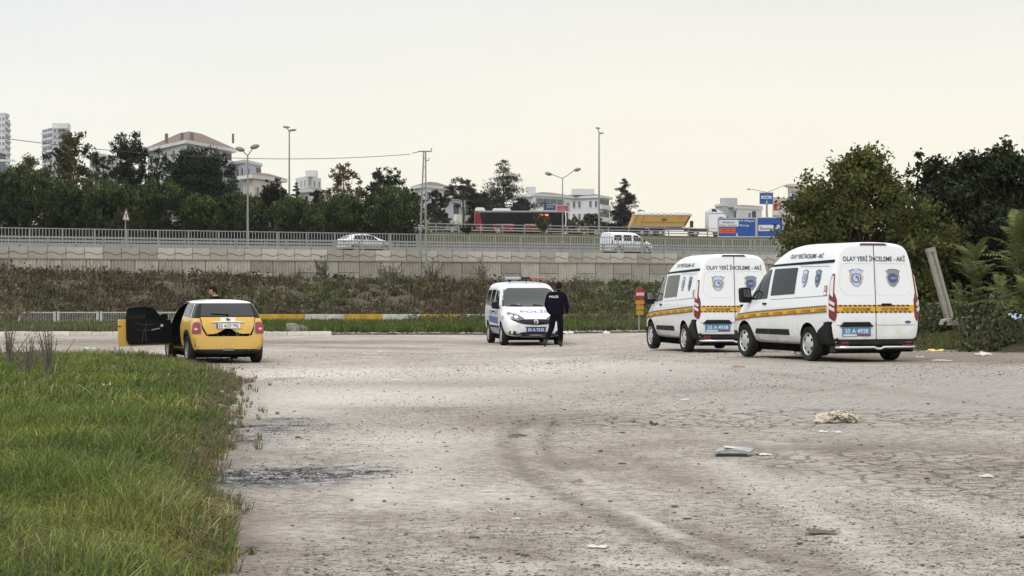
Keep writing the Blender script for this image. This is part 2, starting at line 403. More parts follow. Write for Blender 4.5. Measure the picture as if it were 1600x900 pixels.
def badge(parent, bvh, side, cu, cv, w, h, grey=False, flip=False):
    """police shield: outline, ring, centre disc, crown band and foot band"""
    k = -1 if flip else 1
    def P(pts): return [(cu + k * a * w, cv + b * h) for a, b in pts]
    sh = [(-.5, .40), (-.42, .44), (-.38, .38), (-.3, .46), (0, .5), (.3, .46), (.38, .38), (.42, .44), (.5, .40), (.42, .25), (.47, .0), (.4, -.2), (.2, -.42), (0, -.5), (-.2, -.42), (-.4, -.2), (-.47, 0), (-.42, .25)]
    inn = [(a * .84, b * .86) for a, b in sh]
    c1, c2, c3, c4 = (badge_grey, badge_grey2, badge_navy, badge_grey2) if grey else (badge_blue, badge_gold, badge_pale, badge_pale)
    o = patch("badge", c1, bvh, side, P(sh), parent, 0.008, 0.0, .2, None)
    for i, (pts, m) in enumerate(((inn, c2), ([(-.3, .40), (0, .46), (.3, .40), (.34, .30), (.2, .2), (0, .24), (-.2, .2), (-.34, .30)], c4), ([(x, y) for x, y in ell(0, -.0, .32, .25, 16)], c1 if not grey else c3), ([(x, y) for x, y in ell(0, 0, .25, .2, 14)], c3), ([(-.26, -.27), (.26, -.27), (.17, -.38), (0, -.45), (-.17, -.38)], c4))):
        patch("badge_field", m, bvh, side, P(pts), o, 0.010 + .002 * i, 0.0, .3, None)
    if grey: lettering("badge_lettering", badge_pale, bvh, side, "AKI", cu, cv, w * .4, h * .13, o, .026, flip)
    else: patch("badge_emblem", badge_blue, bvh, side, P([(-.02, .14), (.12, .06), (.17, -.06), (.06, -.16), (.1, -.05), (0, .0), (-.08, .06)]), o, .022, 0, .3, None)
    return o
def tape(parent, bvh, side, pts_fn, u0, u1, h, texts, flip, tparent=None):
    """yellow band with black dashes along both edges; pts_fn(u) = centre height"""
    n = max(2, int(abs(u1 - u0) / .12)); us = [u0 + (u1 - u0) * i / n for i in range(n + 1)]
    poly = [(u, pts_fn(u) - h / 2) for u in us] + [(u, pts_fn(u) + h / 2) for u in reversed(us)]
    b = patch("tape_band", tape_yellow, bvh, side, poly, parent, .009, 0, .12, None)
    mb = MB(); u = u0; s = 1 if u1 > u0 else -1; i = 0
    while (u1 - u) * s > .08:
        for e in (-1, 1):
            c = pts_fn(u) + e * (h / 2 - .012); l_ = .066; sk = .012
            patch_mb(mb, bvh, side, [(u + (e > 0) * .04, c - .014), (u + l_ * s + (e > 0) * .04, c - .014), (u + l_ * s + sk + (e > 0) * .04, c + .014), (u + sk + (e > 0) * .04, c + .014)], .017, 0, .3)
        u += .105 * s
    tag(mb.build("tape_dashes", tape_black, b, None), kind='stuff')
    for (cu, w) in texts:
        sl = math.atan2(pts_fn(cu + .1) - pts_fn(cu - .1), .2)
        lettering("tape_lettering", tape_black, bvh, side, "OLAY YER\u0130 \u0130NCELEME", cu, pts_fn(cu), w, .066, b, .019, flip, -sl if flip else sl, bold=.01)
    return b

# ---- white crime scene van
def make_van(label):
    t = thing("police_van", label, "van", group="two white crime scene vans")
    S = lambda x, pts: [(x if len(p) == 2 else p[0], p[-2], p[-1]) for p in pts]
    full = [(0, .30), (.78, .30), (.90, .36), (.965, .62), (.985, .98), (.955, 1.30), (.87, 1.80), (.80, 2.14), (.70, 2.30), (.40, 2.345), (0, 2.355)]
    def ins(p, d, dz): return [(max(y - d, 0) if y > 0 else 0, z + (d if z < .4 else (-dz if z > 1.9 else 0))) for y, z in p]
    def lean(p): return [(y, z, ) for y, z in p]
    rows = []
    def rear(x, pts): return [(x + max(0, z - .9) * .085, y, z) for y, z in pts]
    rows.append(rear(-2.475, ins(full, .10, .09))); rows.append(rear(-2.47, ins(full, .045, .035))); rows.append(rear(-2.43, ins(full, .01, .008)))
    rows.append(rear(-2.33, full)); rows += [S(x, full) for x in (-1.6, -.9, -.45)]
    rows.append(S(.1, [(0, .30), (.78, .30), (.90, .36), (.965, .62), (.985, .98), (.955, 1.30), (.87, 1.75), (.80, 2.04), (.70, 2.19), (.40, 2.26), (0, 2.28)]))
    rows.append(S(.58, [(0, .30), (.78, .30), (.90, .36), (.965, .62), (.98, .95), (.95, 1.24), (.875, 1.62), (.81, 1.85), (.70, 1.96), (.40, 2.03), (0, 2.06)]))
    rows.append(S(1.1, [(0, .30), (.78, .30), (.90, .36), (.965, .62), (.975, .90), (.95, 1.18), (.89, 1.38), (.82, 1.52), (.72, 1.60), (.40, 1.67), (0, 1.70)]))
    rows.append(S(1.62, [(0, .30), (.78, .30), (.90, .36), (.96, .60), (.965, .84), (.93, 1.04), (.88, 1.13), (.80, 1.19), (.68, 1.22), (.40, 1.27), (0, 1.29)]))
    rows.append(S(2.05, [(0, .30), (.74, .30), (.86, .35), (.92, .54), (.92, .74), (.87, .90), (.80, .97), (.72, 1.01), (.60, 1.04), (.36, 1.08), (0, 1.10)]))
    rows.append(S(2.33, [(0, .30), (.62, .30), (.74, .35), (.80, .50), (.79, .64), (.74, .77), (.67, .83), (.60, .86), (.48, .89), (.30, .92), (0, .94)]))
    rows.append(S(2.45, [(0, .34), (.50, .34), (.60, .38), (.65, .50), (.64, .60), (.60, .68), (.54, .72), (.47, .75), (.36, .77), (.22, .79), (0, .80)]))
    body, bvh = body_mesh("body", rows, [white_paint, under_black], wheels=((1.465, .36), (-1.465, .36)), arch_r=.41, half_w=.96, parent=t)
    ub = MB(); ub.box((0, 0, .27), (4.2, 1.5, .20)); ub.box((-2.0, 0, .28), (.8, 1.6, .16)); ub.box((-.6, .3, .20), (1.2, .5, .1)); ub.box((.5, -.2, .20), (.9, .4, .08)); ub.tube([(-1.465, -.8, .34), (-1.465, .8, .34)], .06); ub.build("underbody", under_black, t)
    for sx in (1.465, -1.465):
        for sy in (1, -1): wheel(t, sx, sy * .865, .345, .22, .225, 6, 'cover', sy)
    for sd, sg in (('L', 1), ('R', -1)):
        d = patch("front_door", white_paint, bvh, sd, rpoly([(.30, .47), (1.02, .47), (1.12, .60), (1.30, 1.12), (1.14, 1.30), (.62, 1.86), (.30, 1.90)], .05), t, .007, .02)
        patch("window", glass_dark, bvh, sd, rpoly([(.36, 1.23), (1.20, 1.20), (1.06, 1.40), (.74, 1.77), (.60, 1.82), (.36, 1.84)], .05), d, .013, .01)
        patch("window_pillar", black_plastic, bvh, sd, [(.86, 1.2), (.89, 1.2), (.80, 1.73), (.77, 1.73)], d, .017, .01)
        patch("handle", black_plastic, bvh, sd, rpoly([(.38, 1.105), (.54, 1.105), (.54, 1.145), (.38, 1.145)], .015), d, .03, .03)
        s = patch("sliding_door" if sd == 'L' else "side_panel", white_paint, bvh, sd, rpoly([(-.90, .47), (.27, .47), (.27, 1.90), (-.90, 1.93)], .05), t, .006, .02)
        patch("window", glass_dark, bvh, sd, rpoly([(-.86, 1.33), (.22, 1.29), (.22, 1.84), (-.86, 1.86)], .03), s, .013, .01)
        patch("side_groove", seam_grey, bvh, sd, [(-2.30, 1.31), (.2, 1.215), (.2, 1.205), (-2.30, 1.30)], t, .009, 0)
        patch("roof_seam", black_plastic, bvh, sd, [(-2.33, 1.945), (.45, 1.885), (.62, 1.845), (.62, 1.875), (.45, 1.925), (-2.33, 2.005)], t, .014, .02)
        patch("body_recess_line", seam_grey, bvh, sd, [(-2.2, 1.872), (-.95, 1.872), (-.95, 1.88), (-2.2, 1.88)], t, .010, 0)
        md = patch("side_moulding", black_plastic, bvh, sd, rpoly([(-.62, .50), (.94, .50), (.86, .61), (-.62, .62)], .02), t, .025, .03)
        patch("moulding_joint", seam_grey, bvh, sd, [(.28, .5), (.29, .5), (.29, .615), (.28, .615)], md, .028, 0)
        for bx, g in ((-1.22, False), (-1.78, True)): badge(t, bvh, sd, bx, 1.64, .26, .36, g, flip=(sd == 'L'))
        lettering("lettering", ink_grey, bvh, sd, "OLAY YER\u0130 \u0130NCELEME - AK\u0130", -1.12, 2.10, 1.42, .115, t, .012, flip=(sd == 'L'), bold=.018)
        tg = patch("warning_tag", red_lens, bvh, sd, rpoly([(-2.23, 1.30), (-2.11, 1.30), (-2.11, 1.50), (-2.23, 1.50)], .02), t, .010, 0)
        patch("tag_field", white_trim, bvh, sd, [(-2.215, 1.315), (-2.125, 1.315), (-2.125, 1.375), (-2.215, 1.375)], tg, .013, 0)
        patch("tag_mark", pink_lens, bvh, sd, [(-2.205, 1.40), (-2.135, 1.40), (-2.135, 1.48), (-2.205, 1.48)], tg, .013, 0)
        tf = lambda u: 1.045 - (u + 2.3) * .046 if u < .9 else .8978 - (u - .9) * .07
        tape(t, bvh, sd, tf, -2.30, 2.18, .135, [(-2.05 + .62 * k, .40) for k in range(7)], sd == 'L')
        patch("bumper_corner", black_plastic, bvh, sd, rpoly([(-1.80, .33), (-2.47, .33), (-2.47, .80), (-2.24, .77), (-1.92, .63), (-1.83, .56)], .03), t, .014, .03)
        patch("sill", black_plastic, bvh, sd, [(-1.04, .30), (1.04, .30), (1.04, .36), (-1.04, .36)], t, .008, .02)
        patch("front_bumper_corner", black_plastic, bvh, sd, rpoly([(1.88, .34), (2.3, .34), (2.3, .55), (1.9, .55)], .03), t, .014, .03)
        patch("headlight", lamp_lens, bvh, sd, rpoly([(1.95, .80), (2.25, .66), (2.25, .80), (2.0, .95), (1.80, 1.0)], .03), t, .012, .02)
        mr_ = MB(); y = sg * 1.04
        mr_.prism(rpoly([(y - .13 * sg - .0, 1.14), (y + .10 * sg, 1.14), (y + .12 * sg, 1.45), (y - .08 * sg, 1.47)], .06), 1.16, 1.34, 'X'); mr_.tube([(1.25, sg * .9, 1.20), (1.25, sg * 1.0, 1.24)], .05, 8)
        mo = mr_.build("wing_mirror", black_plastic, t, 40)
        MB().prism(rpoly([(y - .09 * sg, 1.26), (y + .08 * sg, 1.26), (y + .09 * sg, 1.42), (y - .05 * sg, 1.44)], .03), 1.150, 1.156, 'X').build("mirror_glass", chrome, mo)
        # tall corner lamp: clear upper part, red lower part with clear bars
        cs = 'BL' if sg > 0 else 'BR'
        fr = frame_of(cs)
        def cz(xx, yy, fr=fr): return (Vector((xx, yy, 0)) - fr[0]).dot(fr[1])
        c0 = cz(-2.40, sg * .93)
        lp = patch("tail_lamp", mat("red_lens_deep", (0.15, 0.008, 0.010), .2, coat=.4), bvh, cs, rpoly([(c0 - .085, .80), (c0 + .045, .88), (c0 + .06, 1.25), (c0 + .045, 1.60), (c0 - .005, 1.73), (c0 - .055, 1.73), (c0 - .055, 1.36), (c0 - .105, 1.22), (c0 - .11, .9)], .03), t, .020, .04, .03)
        patch("tail_lamp_clear", mat("lens_pale", (.74, .64, .63), .2, coat=.5), bvh, cs, rpoly([(c0 - .038, 1.27), (c0 + .040, 1.34), (c0 + .028, 1.60), (c0 - .015, 1.695), (c0 - .038, 1.695)], .015), lp, .032, .015, .03)
        for q, zz in enumerate((1.02, 1.13)): patch("tail_lamp_bar", clear_lens, bvh, cs, [(c0 - .07, zz - .03), (c0 + .04, zz + .03), (c0 + .04, zz + .09), (c0 - .07, zz + .035)], lp, .032, .012, .03)
    # rear doors
    for nm, a, b in (("rear_door", .012, .84), ("rear_door", -.84, -.012)):
        lo = [(a, .45), (b, .45)]; s = 1 if a > 0 else -1
        pl = [(s * .006, .45), (s * .87, .45), (s * .885, .95), (s * .86, 1.25), (s * .77, 1.80), (s * .71, 2.10), (s * .60, 2.24), (s * .006, 2.28)]
        d = patch(nm, white_paint, bvh, 'B', rpoly(pl, .04), t, .008, .02)
        rec = [(s * .04, 1.93), (s * .70, 1.93), (s * .79, 1.52), (s * .66, 1.32), (s * .04, 1.32)]
        rec = rpoly(rec, .07)
        mb = MB(); fr = frame_of('B')
        P3 = [project(bvh, fr, u, v, .014) for u, v in rec]; P4 = [project(bvh, fr, s * .4 + (u - s * .4) * .965, 1.62 + (v - 1.62) * .965, .003) for u, v in rec]
        m_ = len(P3); mb.add(P3 + P4, [(i, (i + 1) % m_, m_ + (i + 1) % m_, m_ + i) for i in range(m_)]); mb.build("pressed_rim", white_trim, d, 40)
        badge(d, bvh, 'B', s * .40, 1.645, .33, .37, grey=(s < 0), flip=True)
        patch("fold_line", seam_grey, bvh, 'B', [(s * .02, .722), (s * .86, .722), (s * .86, .732), (s * .02, .732)], d, .011, 0)
        if s < 0:
            patch("emblem_oval", badge_navy, bvh, 'B', ell(-.70, .785, .065, .028, 18), d, .016, .01)
            patch("handle", black_plastic, bvh, 'B', rpoly([(-.36, 1.105), (-.11, 1.105), (-.13, 1.15), (-.34, 1.15)], .02), d, .03, .03)
        else:
            patch("plate_hood", black_plastic, bvh, 'B', rpoly([(.07, .695), (.80, .695), (.70, .79), (.15, .79)], .02), d, .035, .05)
            pl_ = patch("number_plate", plate_blue, bvh, 'B', rpoly([(.12, .515), (.74, .515), (.74, .685), (.12, .685)], .012), d, .020, .02, .3)
            lettering("plate_lettering", plate_white, bvh, 'B', "55 A 4938", .43, .615, .50, .085, pl_, .023, flip=True, bold=.012)
            patch("plate_strip_white", plate_white, bvh, 'B', [(.43, .522), (.72, .522), (.72, .55), (.43, .55)], pl_, .022, 0, .5, None)
            patch("plate_strip_red", red_lens, bvh, 'B', [(.135, .522), (.43, .522), (.43, .55), (.135, .55)], pl_, .022, 0, .5, None)
    patch("door_seam", under_black, bvh, 'B', [(-.008, .45), (.008, .45), (.008, 2.28), (-.008, 2.28)], t, .010, 0)
    lettering("lettering", ink_grey, bvh, 'B', "OLAY YER\u0130 \u0130NCELEME - AK\u0130", 0, 2.035, 1.36, .125, t, .018, flip=True, bold=.012)
    tape(t, bvh, 'B', lambda u: 1.045, .86, -.86, .15, [(.42, .60), (-.42, .60)], True)
    patch("high_brake_lamp", mat("brake_lens_dark", (.06, .008, .010), .3), bvh, 'B', rpoly([(-.30, 2.285), (.30, 2.285), (.26, 2.325), (-.26, 2.325)], .012), t, .018, .03)
    b = patch("rear_bumper", black_plastic, bvh, 'B', rpoly([(-.92, .31), (.92, .31), (.945, .455), (-.945, .455)], .02), t, .045, .08)
    MB().prism([(-2.38, .20), (-2.44, .33), (-2.2, .33), (-2.2, .20)], -.86, .86, "Y").build("bumper_underside", black_plastic, b)
    for s, cs in ((1, 'BL'), (-1, 'BR')):
        fr = frame_of(cs); c0 = (Vector((-2.40, s * .90, 0)) - fr[0]).dot(fr[1])
        patch("bumper_wrap", black_plastic, bvh, cs, rpoly([(c0 - .32, .315), (c0 + .22, .315), (c0 + .22, .78), (c0 + .10, .80), (c0 + .045, .80), (c0 + .02, .46), (c0 - .32, .445)], .015), t, .030, .05)
    for s in (1, -1): patch("reflector", red_lens, bvh, 'B', rpoly([(s * .62, .375), (s * .78, .375), (s * .78, .41), (s * .62, .41)], .008), b, .05, .01)
    MB().tube([(-2.42, -.84, .30), (-2.555, -.80, .30), (-2.56, -.12, .30), (-2.56, -.06, .27), (-2.56, .02, .27), (-2.56, .08, .30), (-2.555, .80, .30), (-2.42, .84, .30)], .026, 8).build("step_bar", chrome, t, 60)
    patch("windscreen", glass_mid, bvh, 'F', rpoly([(-.80, 1.26), (.80, 1.26), (.66, 1.88), (-.66, 1.88)], .05), t, .008, .01)
    patch("front_bumper", black_plastic, bvh, 'F', rpoly([(-.62, .36), (.62, .36), (.60, .52), (-.60, .52)], .03), t, .02, .03)
    patch("grille", black_gloss, bvh, 'F', rpoly([(-.42, .56), (.42, .56), (.50, .74), (-.50, .74)], .03), t, .015, .02)
    return t

# ---- small police car, seen from its front
def make_doblo(label, police=True):
    t = thing("police_car" if police else "compact_van", label, "police car" if police else "van")
    S = lambda x, pts: [(x, y, z) for y, z in pts]
    full = [(0, .26), (.72, .26), (.83, .33), (.89, .58), (.91, .92), (.885, 1.12), (.82, 1.50), (.76, 1.70), (.66, 1.80), (.35, 1.84), (0, 1.85)]
    def ins(p, d, dz): return [(max(y - d, 0) if y > 0 else 0, z + (d if z < .34 else (-dz if z > 1.6 else 0))) for y, z in p]
    rr = lambda x, pts: [(x + max(0, z - 1.0) * .10, y, z) for y, z in pts]
    rows = [rr(-2.10, ins(full, .09, .08)), rr(-2.095, ins(full, .04, .03)), rr(-2.05, ins(full, .01, .01)), rr(-1.95, full)] + [S(x, full) for x in (-1.3, -.5, .1)]
    rows.append(S(.52, [(0, .26), (.72, .26), (.83, .33), (.89, .58), (.91, .92), (.885, 1.11), (.83, 1.46), (.77, 1.64), (.68, 1.74), (.35, 1.79), (0, 1.80)]))
    rows.append(S(1.0, [(0, .26), (.72, .26), (.83, .33), (.89, .58), (.91, .90), (.885, 1.09), (.86, 1.24), (.80, 1.35), (.72, 1.42), (.40, 1.49), (0, 1.51)]))
    rows.append(S(1.45, [(0, .26), (.72, .26), (.83, .33), (.89, .56), (.905, .84), (.87, 1.01), (.84, 1.07), (.78, 1.10), (.70, 1.13), (.40, 1.18), (0, 1.20)]))
    rows.append(S(1.78, [(0, .26), (.70, .26), (.82, .33), (.88, .54), (.89, .74), (.85, .90), (.80, .96), (.72, 1.00), (.62, 1.03), (.38, 1.08), (0, 1.10)]))
    rows.append(S(2.06, [(0, .25), (.64, .25), (.76, .31), (.82, .48), (.82, .64), (.78, .78), (.72, .84), (.64, .88), (.54, .91), (.34, .94), (0, .95)]))
    rows.append(S(2.22, [(0, .25), (.52, .25), (.64, .30), (.70, .44), (.70, .56), (.66, .65), (.60, .69), (.52, .72), (.42, .74), (.26, .76), (0, .77)]))
    rows.append(S(2.27, [(0, .30), (.42, .30), (.52, .34), (.56, .44), (.56, .53), (.52, .58), (.47, .61), (.40, .63), (.32, .64), (.2, .65), (0, .66)]))
    body, bvh = body_mesh("body", rows, [white_paint, under_black], wheels=((1.38, .33), (-1.38, .33)), arch_r=.375, half_w=.885, parent=t)
    MB().box((0, 0, .25), (3.9, 1.45, .18)).build("underbody", under_black, t)
    for sx in (1.38, -1.38):
        for sy in (1, -1): wheel(t, sx, sy * .79, .318, .20, .205, 8, 'cover', sy)
    patch("windscreen", glass_mid, bvh, 'F', rpoly([(-.80, 1.15), (.80, 1.15), (.70, 1.60), (.56, 1.66), (-.56, 1.66), (-.70, 1.60)], .05), t, .008, .01)
    patch("windscreen_border", black_gloss, bvh, 'F', [(-.82, 1.115), (.82, 1.115), (.80, 1.155), (-.80, 1.155)], t, .010, .01)
    for sd, sg in (('L', 1), ('R', -1)):
        patch("front_pillar", black_gloss, bvh, 'F', [(sg * .79, 1.13), (sg * .84, 1.13), (sg * .745, 1.62), (sg * .70, 1.62)], t, .009, .01)
        d = patch("front_door", white_paint, bvh, sd, rpoly([(.02, .36), (.92, .36), (1.02, .60), (1.10, 1.06), (.88, 1.30), (.55, 1.62), (.02, 1.66)], .05), t, .006, .02)
        patch("window", glass_dark, bvh, sd, rpoly([(.08, 1.10), (.98, 1.08), (.86, 1.28), (.56, 1.56), (.08, 1.60)], .04), d, .012, .01)
        patch("handle", black_plastic, bvh, sd, rpoly([(.06, .94), (.22, .94), (.22, .98), (.06, .98)], .015), d, .03, .03)
        d = patch("rear_door", white_paint, bvh, sd, rpoly([(-.98, .36), (-.02, .36), (-.02, 1.66), (-.98, 1.66)], .05), t, .006, .02)
        patch("window", glass_dark, bvh, sd, rpoly([(-.90, 1.12), (-.10, 1.11), (-.10, 1.60), (-.90, 1.60)], .04), d, .012, .01)
        patch("handle", black_plastic, bvh, sd, rpoly([(-.22, .94), (-.08, .94), (-.08, .98), (-.22, .98)], .015), d, .03, .03)
        patch("quarter_window", glass_dark, bvh, sd, rpoly([(-1.85, 1.16), (-1.08, 1.13), (-1.08, 1.60), (-1.78, 1.58)], .04), t, .010, .01)
        patch("side_moulding", black_plastic, bvh, sd, [(-.9, .50), (.95, .50), (.95, .56), (-.9, .56)], t, .02, .03)
        hl = patch("headlight", lamp_lens, bvh, 'F', rpoly([(sg * .30, .775), (sg * .44, .74), (sg * .66, .78), (sg * .80, .93), (sg * .74, .97), (sg * .50, .905)], .03), t, .010, .02, .06)
        patch("lamp_bowl", chrome, bvh, 'F', ell(sg * .55, .83, .06, .045, 14), hl, .014, 0)
        patch("lamp_bowl", clear_lens, bvh, 'F', ell(sg * .68, .87, .05, .04, 14), hl, .014, 0)
        patch("fog_lamp_recess", black_plastic, bvh, 'F', rpoly([(sg * .54, .31), (sg * .74, .33), (sg * .76, .43), (sg * .58, .43)], .03), t, .010, .02)
        m_ = MB(); y = sg * 1.0
        m_.prism(rpoly([(y - .10 * sg, 1.04), (y + .10 * sg, 1.06), (y + .10 * sg, 1.24), (y - .08 * sg, 1.25)], .05), .98, 1.12, 'X'); m_.tube([(1.05, sg * .84, 1.07), (1.05, sg * .95, 1.10)], .04, 6); m_.build("wing_mirror", black_plastic, t, 40)
        cs = 'BL' if sg > 0 else 'BR'; fr = frame_of(cs); c0 = (Vector((-2.0, sg * .84, 0)) - fr[0]).dot(fr[1])
        patch("tail_lamp", red_lens, bvh, cs, rpoly([(c0 - .07, .85), (c0 + .05, .85), (c0 + .05, 1.25), (c0 - .07, 1.25)], .03), t, .012, .03)
        if police:
            bl = mat("stripe_blue", (0.04, 0.10, 0.34), .4)
            patch("stripe", bl, bvh, sd, [(-.95, .66), (.86, .60), (.90, .80), (-.95, .84)], t, .012, 0)
            patch("stripe", mat("stripe_grey_blue", (0.22, 0.27, 0.42), .4), bvh, sd, [(-.95, .38), (.84, .38), (.86, .50), (-.95, .50)], t, .012, 0)
            lettering("lettering", badge_blue, bvh, sd, "POL\u0130S", .45, .96, .62, .17, t, .014, flip=(sd == 'L'), bold=.01)
            lettering("lettering", badge_blue, bvh, sd, "POL\u0130S", -.5, .96, .62, .17, t, .014, flip=(sd == 'L'), bold=.01)
            lettering("lettering", ink_grey, bvh, sd, "155", 1.72, .80, .16, .09, t, .012, flip=(sd == 'L'))
    patch("grille", black_gloss, bvh, 'F', rpoly([(-.50, .735), (-.28, .765), (.28, .765), (.50, .735), (.74, .79), (.60, .70), (.36, .625), (0, .60), (-.36, .625), (-.60, .70), (-.74, .79)], .02), t, .012, .02, .06)
    e = patch("emblem", chrome, bvh, 'F', ell(0, .69, .065, .065, 20), t, .03, .03); patch("emblem_field", badge_grey, bvh, 'F', ell(0, .69, .045, .045, 16), e, .034, 0)
    patch("lower_intake", black_plastic, bvh, 'F', rpoly([(-.62, .275), (.62, .275), (.40, .40), (-.40, .40)], .03), t, .012, .03)
    patch("bumper_lip", black_plastic, bvh, 'F', rpoly([(-.76, .24), (.76, .24), (.74, .305), (-.74, .305)], .02), t, .018, .04)
    if police:
        p = patch("number_plate", plate_blue_dark, bvh, 'F', rpoly([(-.275, .40), (.275, .40), (.275, .53), (-.275, .53)], .012), t, .022, .02, .3)
        lettering("plate_lettering", plate_white, bvh, 'F', "55 A 7532", 0, .465, .46, .085, p, .026, bold=.015)
        patch("plate_holder", black_plastic, bvh, 'F', rpoly([(-.30, .525), (.30, .525), (.30, .545), (-.30, .545)], .005), t, .024, .02, .3)
        lettering("bonnet_lettering", badge_blue, bvh, 'F', "POL\u0130S", 0, .99, .80, .085, t, .008, bold=.01)
        patch("dashboard_paper", plate_white, bvh, 'F', [(-.10, 1.18), (-.42, 1.18), (-.40, 1.23), (-.12, 1.23)], t, .010, 0)
        for q, (a, b) in enumerate((((.30, 1.12), (.02, 1.175)), ((-.30, 1.12), (-.62, 1.17)))):
            MB().tube([project(bvh, frame_of('F'), a[0], a[1] + .03, .02), project(bvh, frame_of('F'), b[0], b[1], .03)], .008, 5).build("wiper", under_black, t)
        lb = MB(); lb.prism(rpoly([(-.16, 1.90), (.16, 1.90), (.14, 1.975), (-.14, 1.975)], .03), -.14, .14, 'Y'); lb.tube([(.30 - .3, -.45, 1.82), (.0, -.45, 1.92)], .02, 6); lb.tube([(0, .45, 1.82), (0, .45, 1.92)], .02, 6)
        lbo = lb.build("light_bar", black_gloss, t, 30, loc=(.15, 0, 0))
        MB().prism(rpoly([(-.16, 1.90), (.16, 1.90), (.14, 1.975), (-.14, 1.975)], .03), -.60, -.14, 'Y').build("blue_lamp", mat("blue_grey_lens", (0.30, 0.36, 0.42), .15, coat=.8), lbo, 30)
        MB().prism(rpoly([(-.16, 1.90), (.16, 1.90), (.14, 1.975), (-.14, 1.975)], .03), .14, .60, 'Y').build("red_lamp", mat("red_grey_lens", (0.30, 0.085, 0.075), .15, coat=.8), lbo, 30)
        MB().tube([(.5, 0, 1.78), (.47, 0, 1.92)], .006, 5).build("antenna", under_black, t)
    return t
# ---- yellow hatchback with its left door open and a dented tailgate
def make_mini():
    t = thing("small_hatchback", "yellow two-door hatchback with white roof, dented tailgate and its left door wide open", "car")
    S = lambda x, pts: [(x, y, z) for y, z in pts]
    full = [(0, .20), (.62, .20), (.74, .26), (.80, .46), (.825, .72), (.80, .90), (.72, 1.12), (.655, 1.29), (.58, 1.365), (.32, 1.40), (0, 1.41)]
    def ins(p, d, dz): return [(max(y - d, 0) if y > 0 else 0, z + (d * .6 if z < .3 else (-dz if z > 1.2 else 0))) for y, z in p]
    def rear(x, pts):
        return [(x + (max(0, z - .62) * .18 + max(0, z - 1.0) * .62), y, z) for y, z in pts]
    rows = [rear(-1.80, ins(full, .09, .035)), rear(-1.795, ins(full, .045, .015)), rear(-1.74, ins(full, .012, .004)), rear(-1.62, full)]
    rows += [S(x, full) for x in (-.9, -.3, .2)]
    rows.append(S(.50, [(0, .20), (.62, .20), (.74, .26), (.80, .46), (.825, .72), (.80, .90), (.73, 1.10), (.67, 1.24), (.60, 1.31), (.32, 1.35), (0, 1.36)]))
    rows.append(S(.90, [(0, .20), (.62, .20), (.74, .26), (.80, .46), (.82, .70), (.80, .86), (.77, .95), (.73, 1.00), (.64, 1.04), (.34, 1.07), (0, 1.08)]))
    rows.append(S(1.10, [(0, .20), (.62, .20), (.74, .26), (.80, .46), (.82, .66), (.80, .80), (.76, .87), (.72, .91), (.62, .95), (.34, .98), (0, .99)]))
    rows.append(S(1.5, [(0, .20), (.60, .20), (.72, .26), (.79, .44), (.80, .60), (.76, .72), (.70, .79), (.64, .83), (.56, .87), (.32, .91), (0, .92)]))
    rows.append(S(1.78, [(0, .20), (.50, .20), (.62, .26), (.68, .42), (.68, .54), (.65, .64), (.59, .70), (.53, .73), (.44, .76), (.26, .79), (0, .80)]))
    rows.append(S(1.86, [(0, .26), (.40, .26), (.50, .30), (.55, .42), (.55, .50), (.52, .57), (.48, .61), (.43, .63), (.36, .65), (.2, .67), (0, .68)]))
    def slicer(bm):
        for co, no in (((-1.6, 0, 1.0), (-.03, 0, 1)), ((0, 0, 1.325), (0, 0, 1)), ((0.93, 0, 1.0), (1, 0, 0.0)), ((0, 0, .30), (0, 0, 1))):
            bmesh.ops.bisect_plane(bm, geom=bm.verts[:] + bm.edges[:] + bm.faces[:], plane_co=co, plane_no=no)
        for f in bm.faces:
            c = f.calc_center_median()
            belt = 1.0 + (c.x + 1.6) * .03 - .0
            if c.z > 1.325: f.material_index = 2
            elif c.z > belt - .075 * 0 and c.x < .93: f.material_index = 3
            elif c.z < .30: f.material_index = 4
    mats = [yellow_paint, under_black, white_paint, black_gloss, black_plastic]
    # tailgate dent gap and left door opening are cut out of the shell
    cut1 = MB().prism([(.44, .60), (.46, .64), (.20, .69), (.05, .775), (-.06, .775), (-.22, .69), (-.48, .645), (-.46, .60), (-.2, .565), (.2, .565)], -2.2, -1.58, 'X')
    cut2 = MB().prism([(-.42, .33), (.74, .33), (.82, .55), (.80, .93), (.52, 1.29), (-.40, 1.33)], .52, 1.2, 'Y')
    body, bvh = body_mesh("body", rows, mats, wheels=((1.233, .31), (-1.233, .31)), arch_r=.345, half_w=.80, extra_cut=(cut1, cut2), slicer=slicer, parent=t)
    # dark inside of the door opening and the dent
    me = body.data
    for p in me.polygons:
        c = p.center
        if (-.425 < c.x < .825 and .32 < c.z < 1.335 and .50 < c.y < .79 and (abs(p.normal.y) < .6 or c.y < .54)): p.material_index = 1
        if c.x > -1.76 and c.x < -1.55 and abs(c.y) < .49 and .56 < c.z < .78: p.material_index = 1
    seat = mat("seat_black", (0.01, 0.01, 0.01), .9, spec=.05)
    MB().box((0, 0, .21), (3.1, 1.3, .16)).tube([(-1.233, -.7, .3), (-1.233, .7, .3)], .04, 6).build("underbody", under_black, t)
    for sx in (1.233, -1.233):
        for sy in (1, -1): wheel(t, sx, sy * .735, .305, .19, .20, 7, 'spoke_dark', sy)
    # arch cladding
    for sx in (1.233, -1.233):
        for sd, sg in (('L', 1), ('R', -1)):
            o_ = [(sx + .435 * math.cos(R(a)), .31 + .435 * math.sin(R(a))) for a in range(-12, 193, 12)]; i_ = [(sx + .348 * math.cos(R(a)), .31 + .348 * math.sin(R(a))) for a in range(192, -13, -12)]
            o_ = [p for p in o_ if abs(p[0]) < 1.74]; i_ = [p for p in i_ if abs(p[0]) < 1.74]
            patch("arch_cladding", black_plastic, bvh, sd, o_ + i_, t, .022, .03, .1)
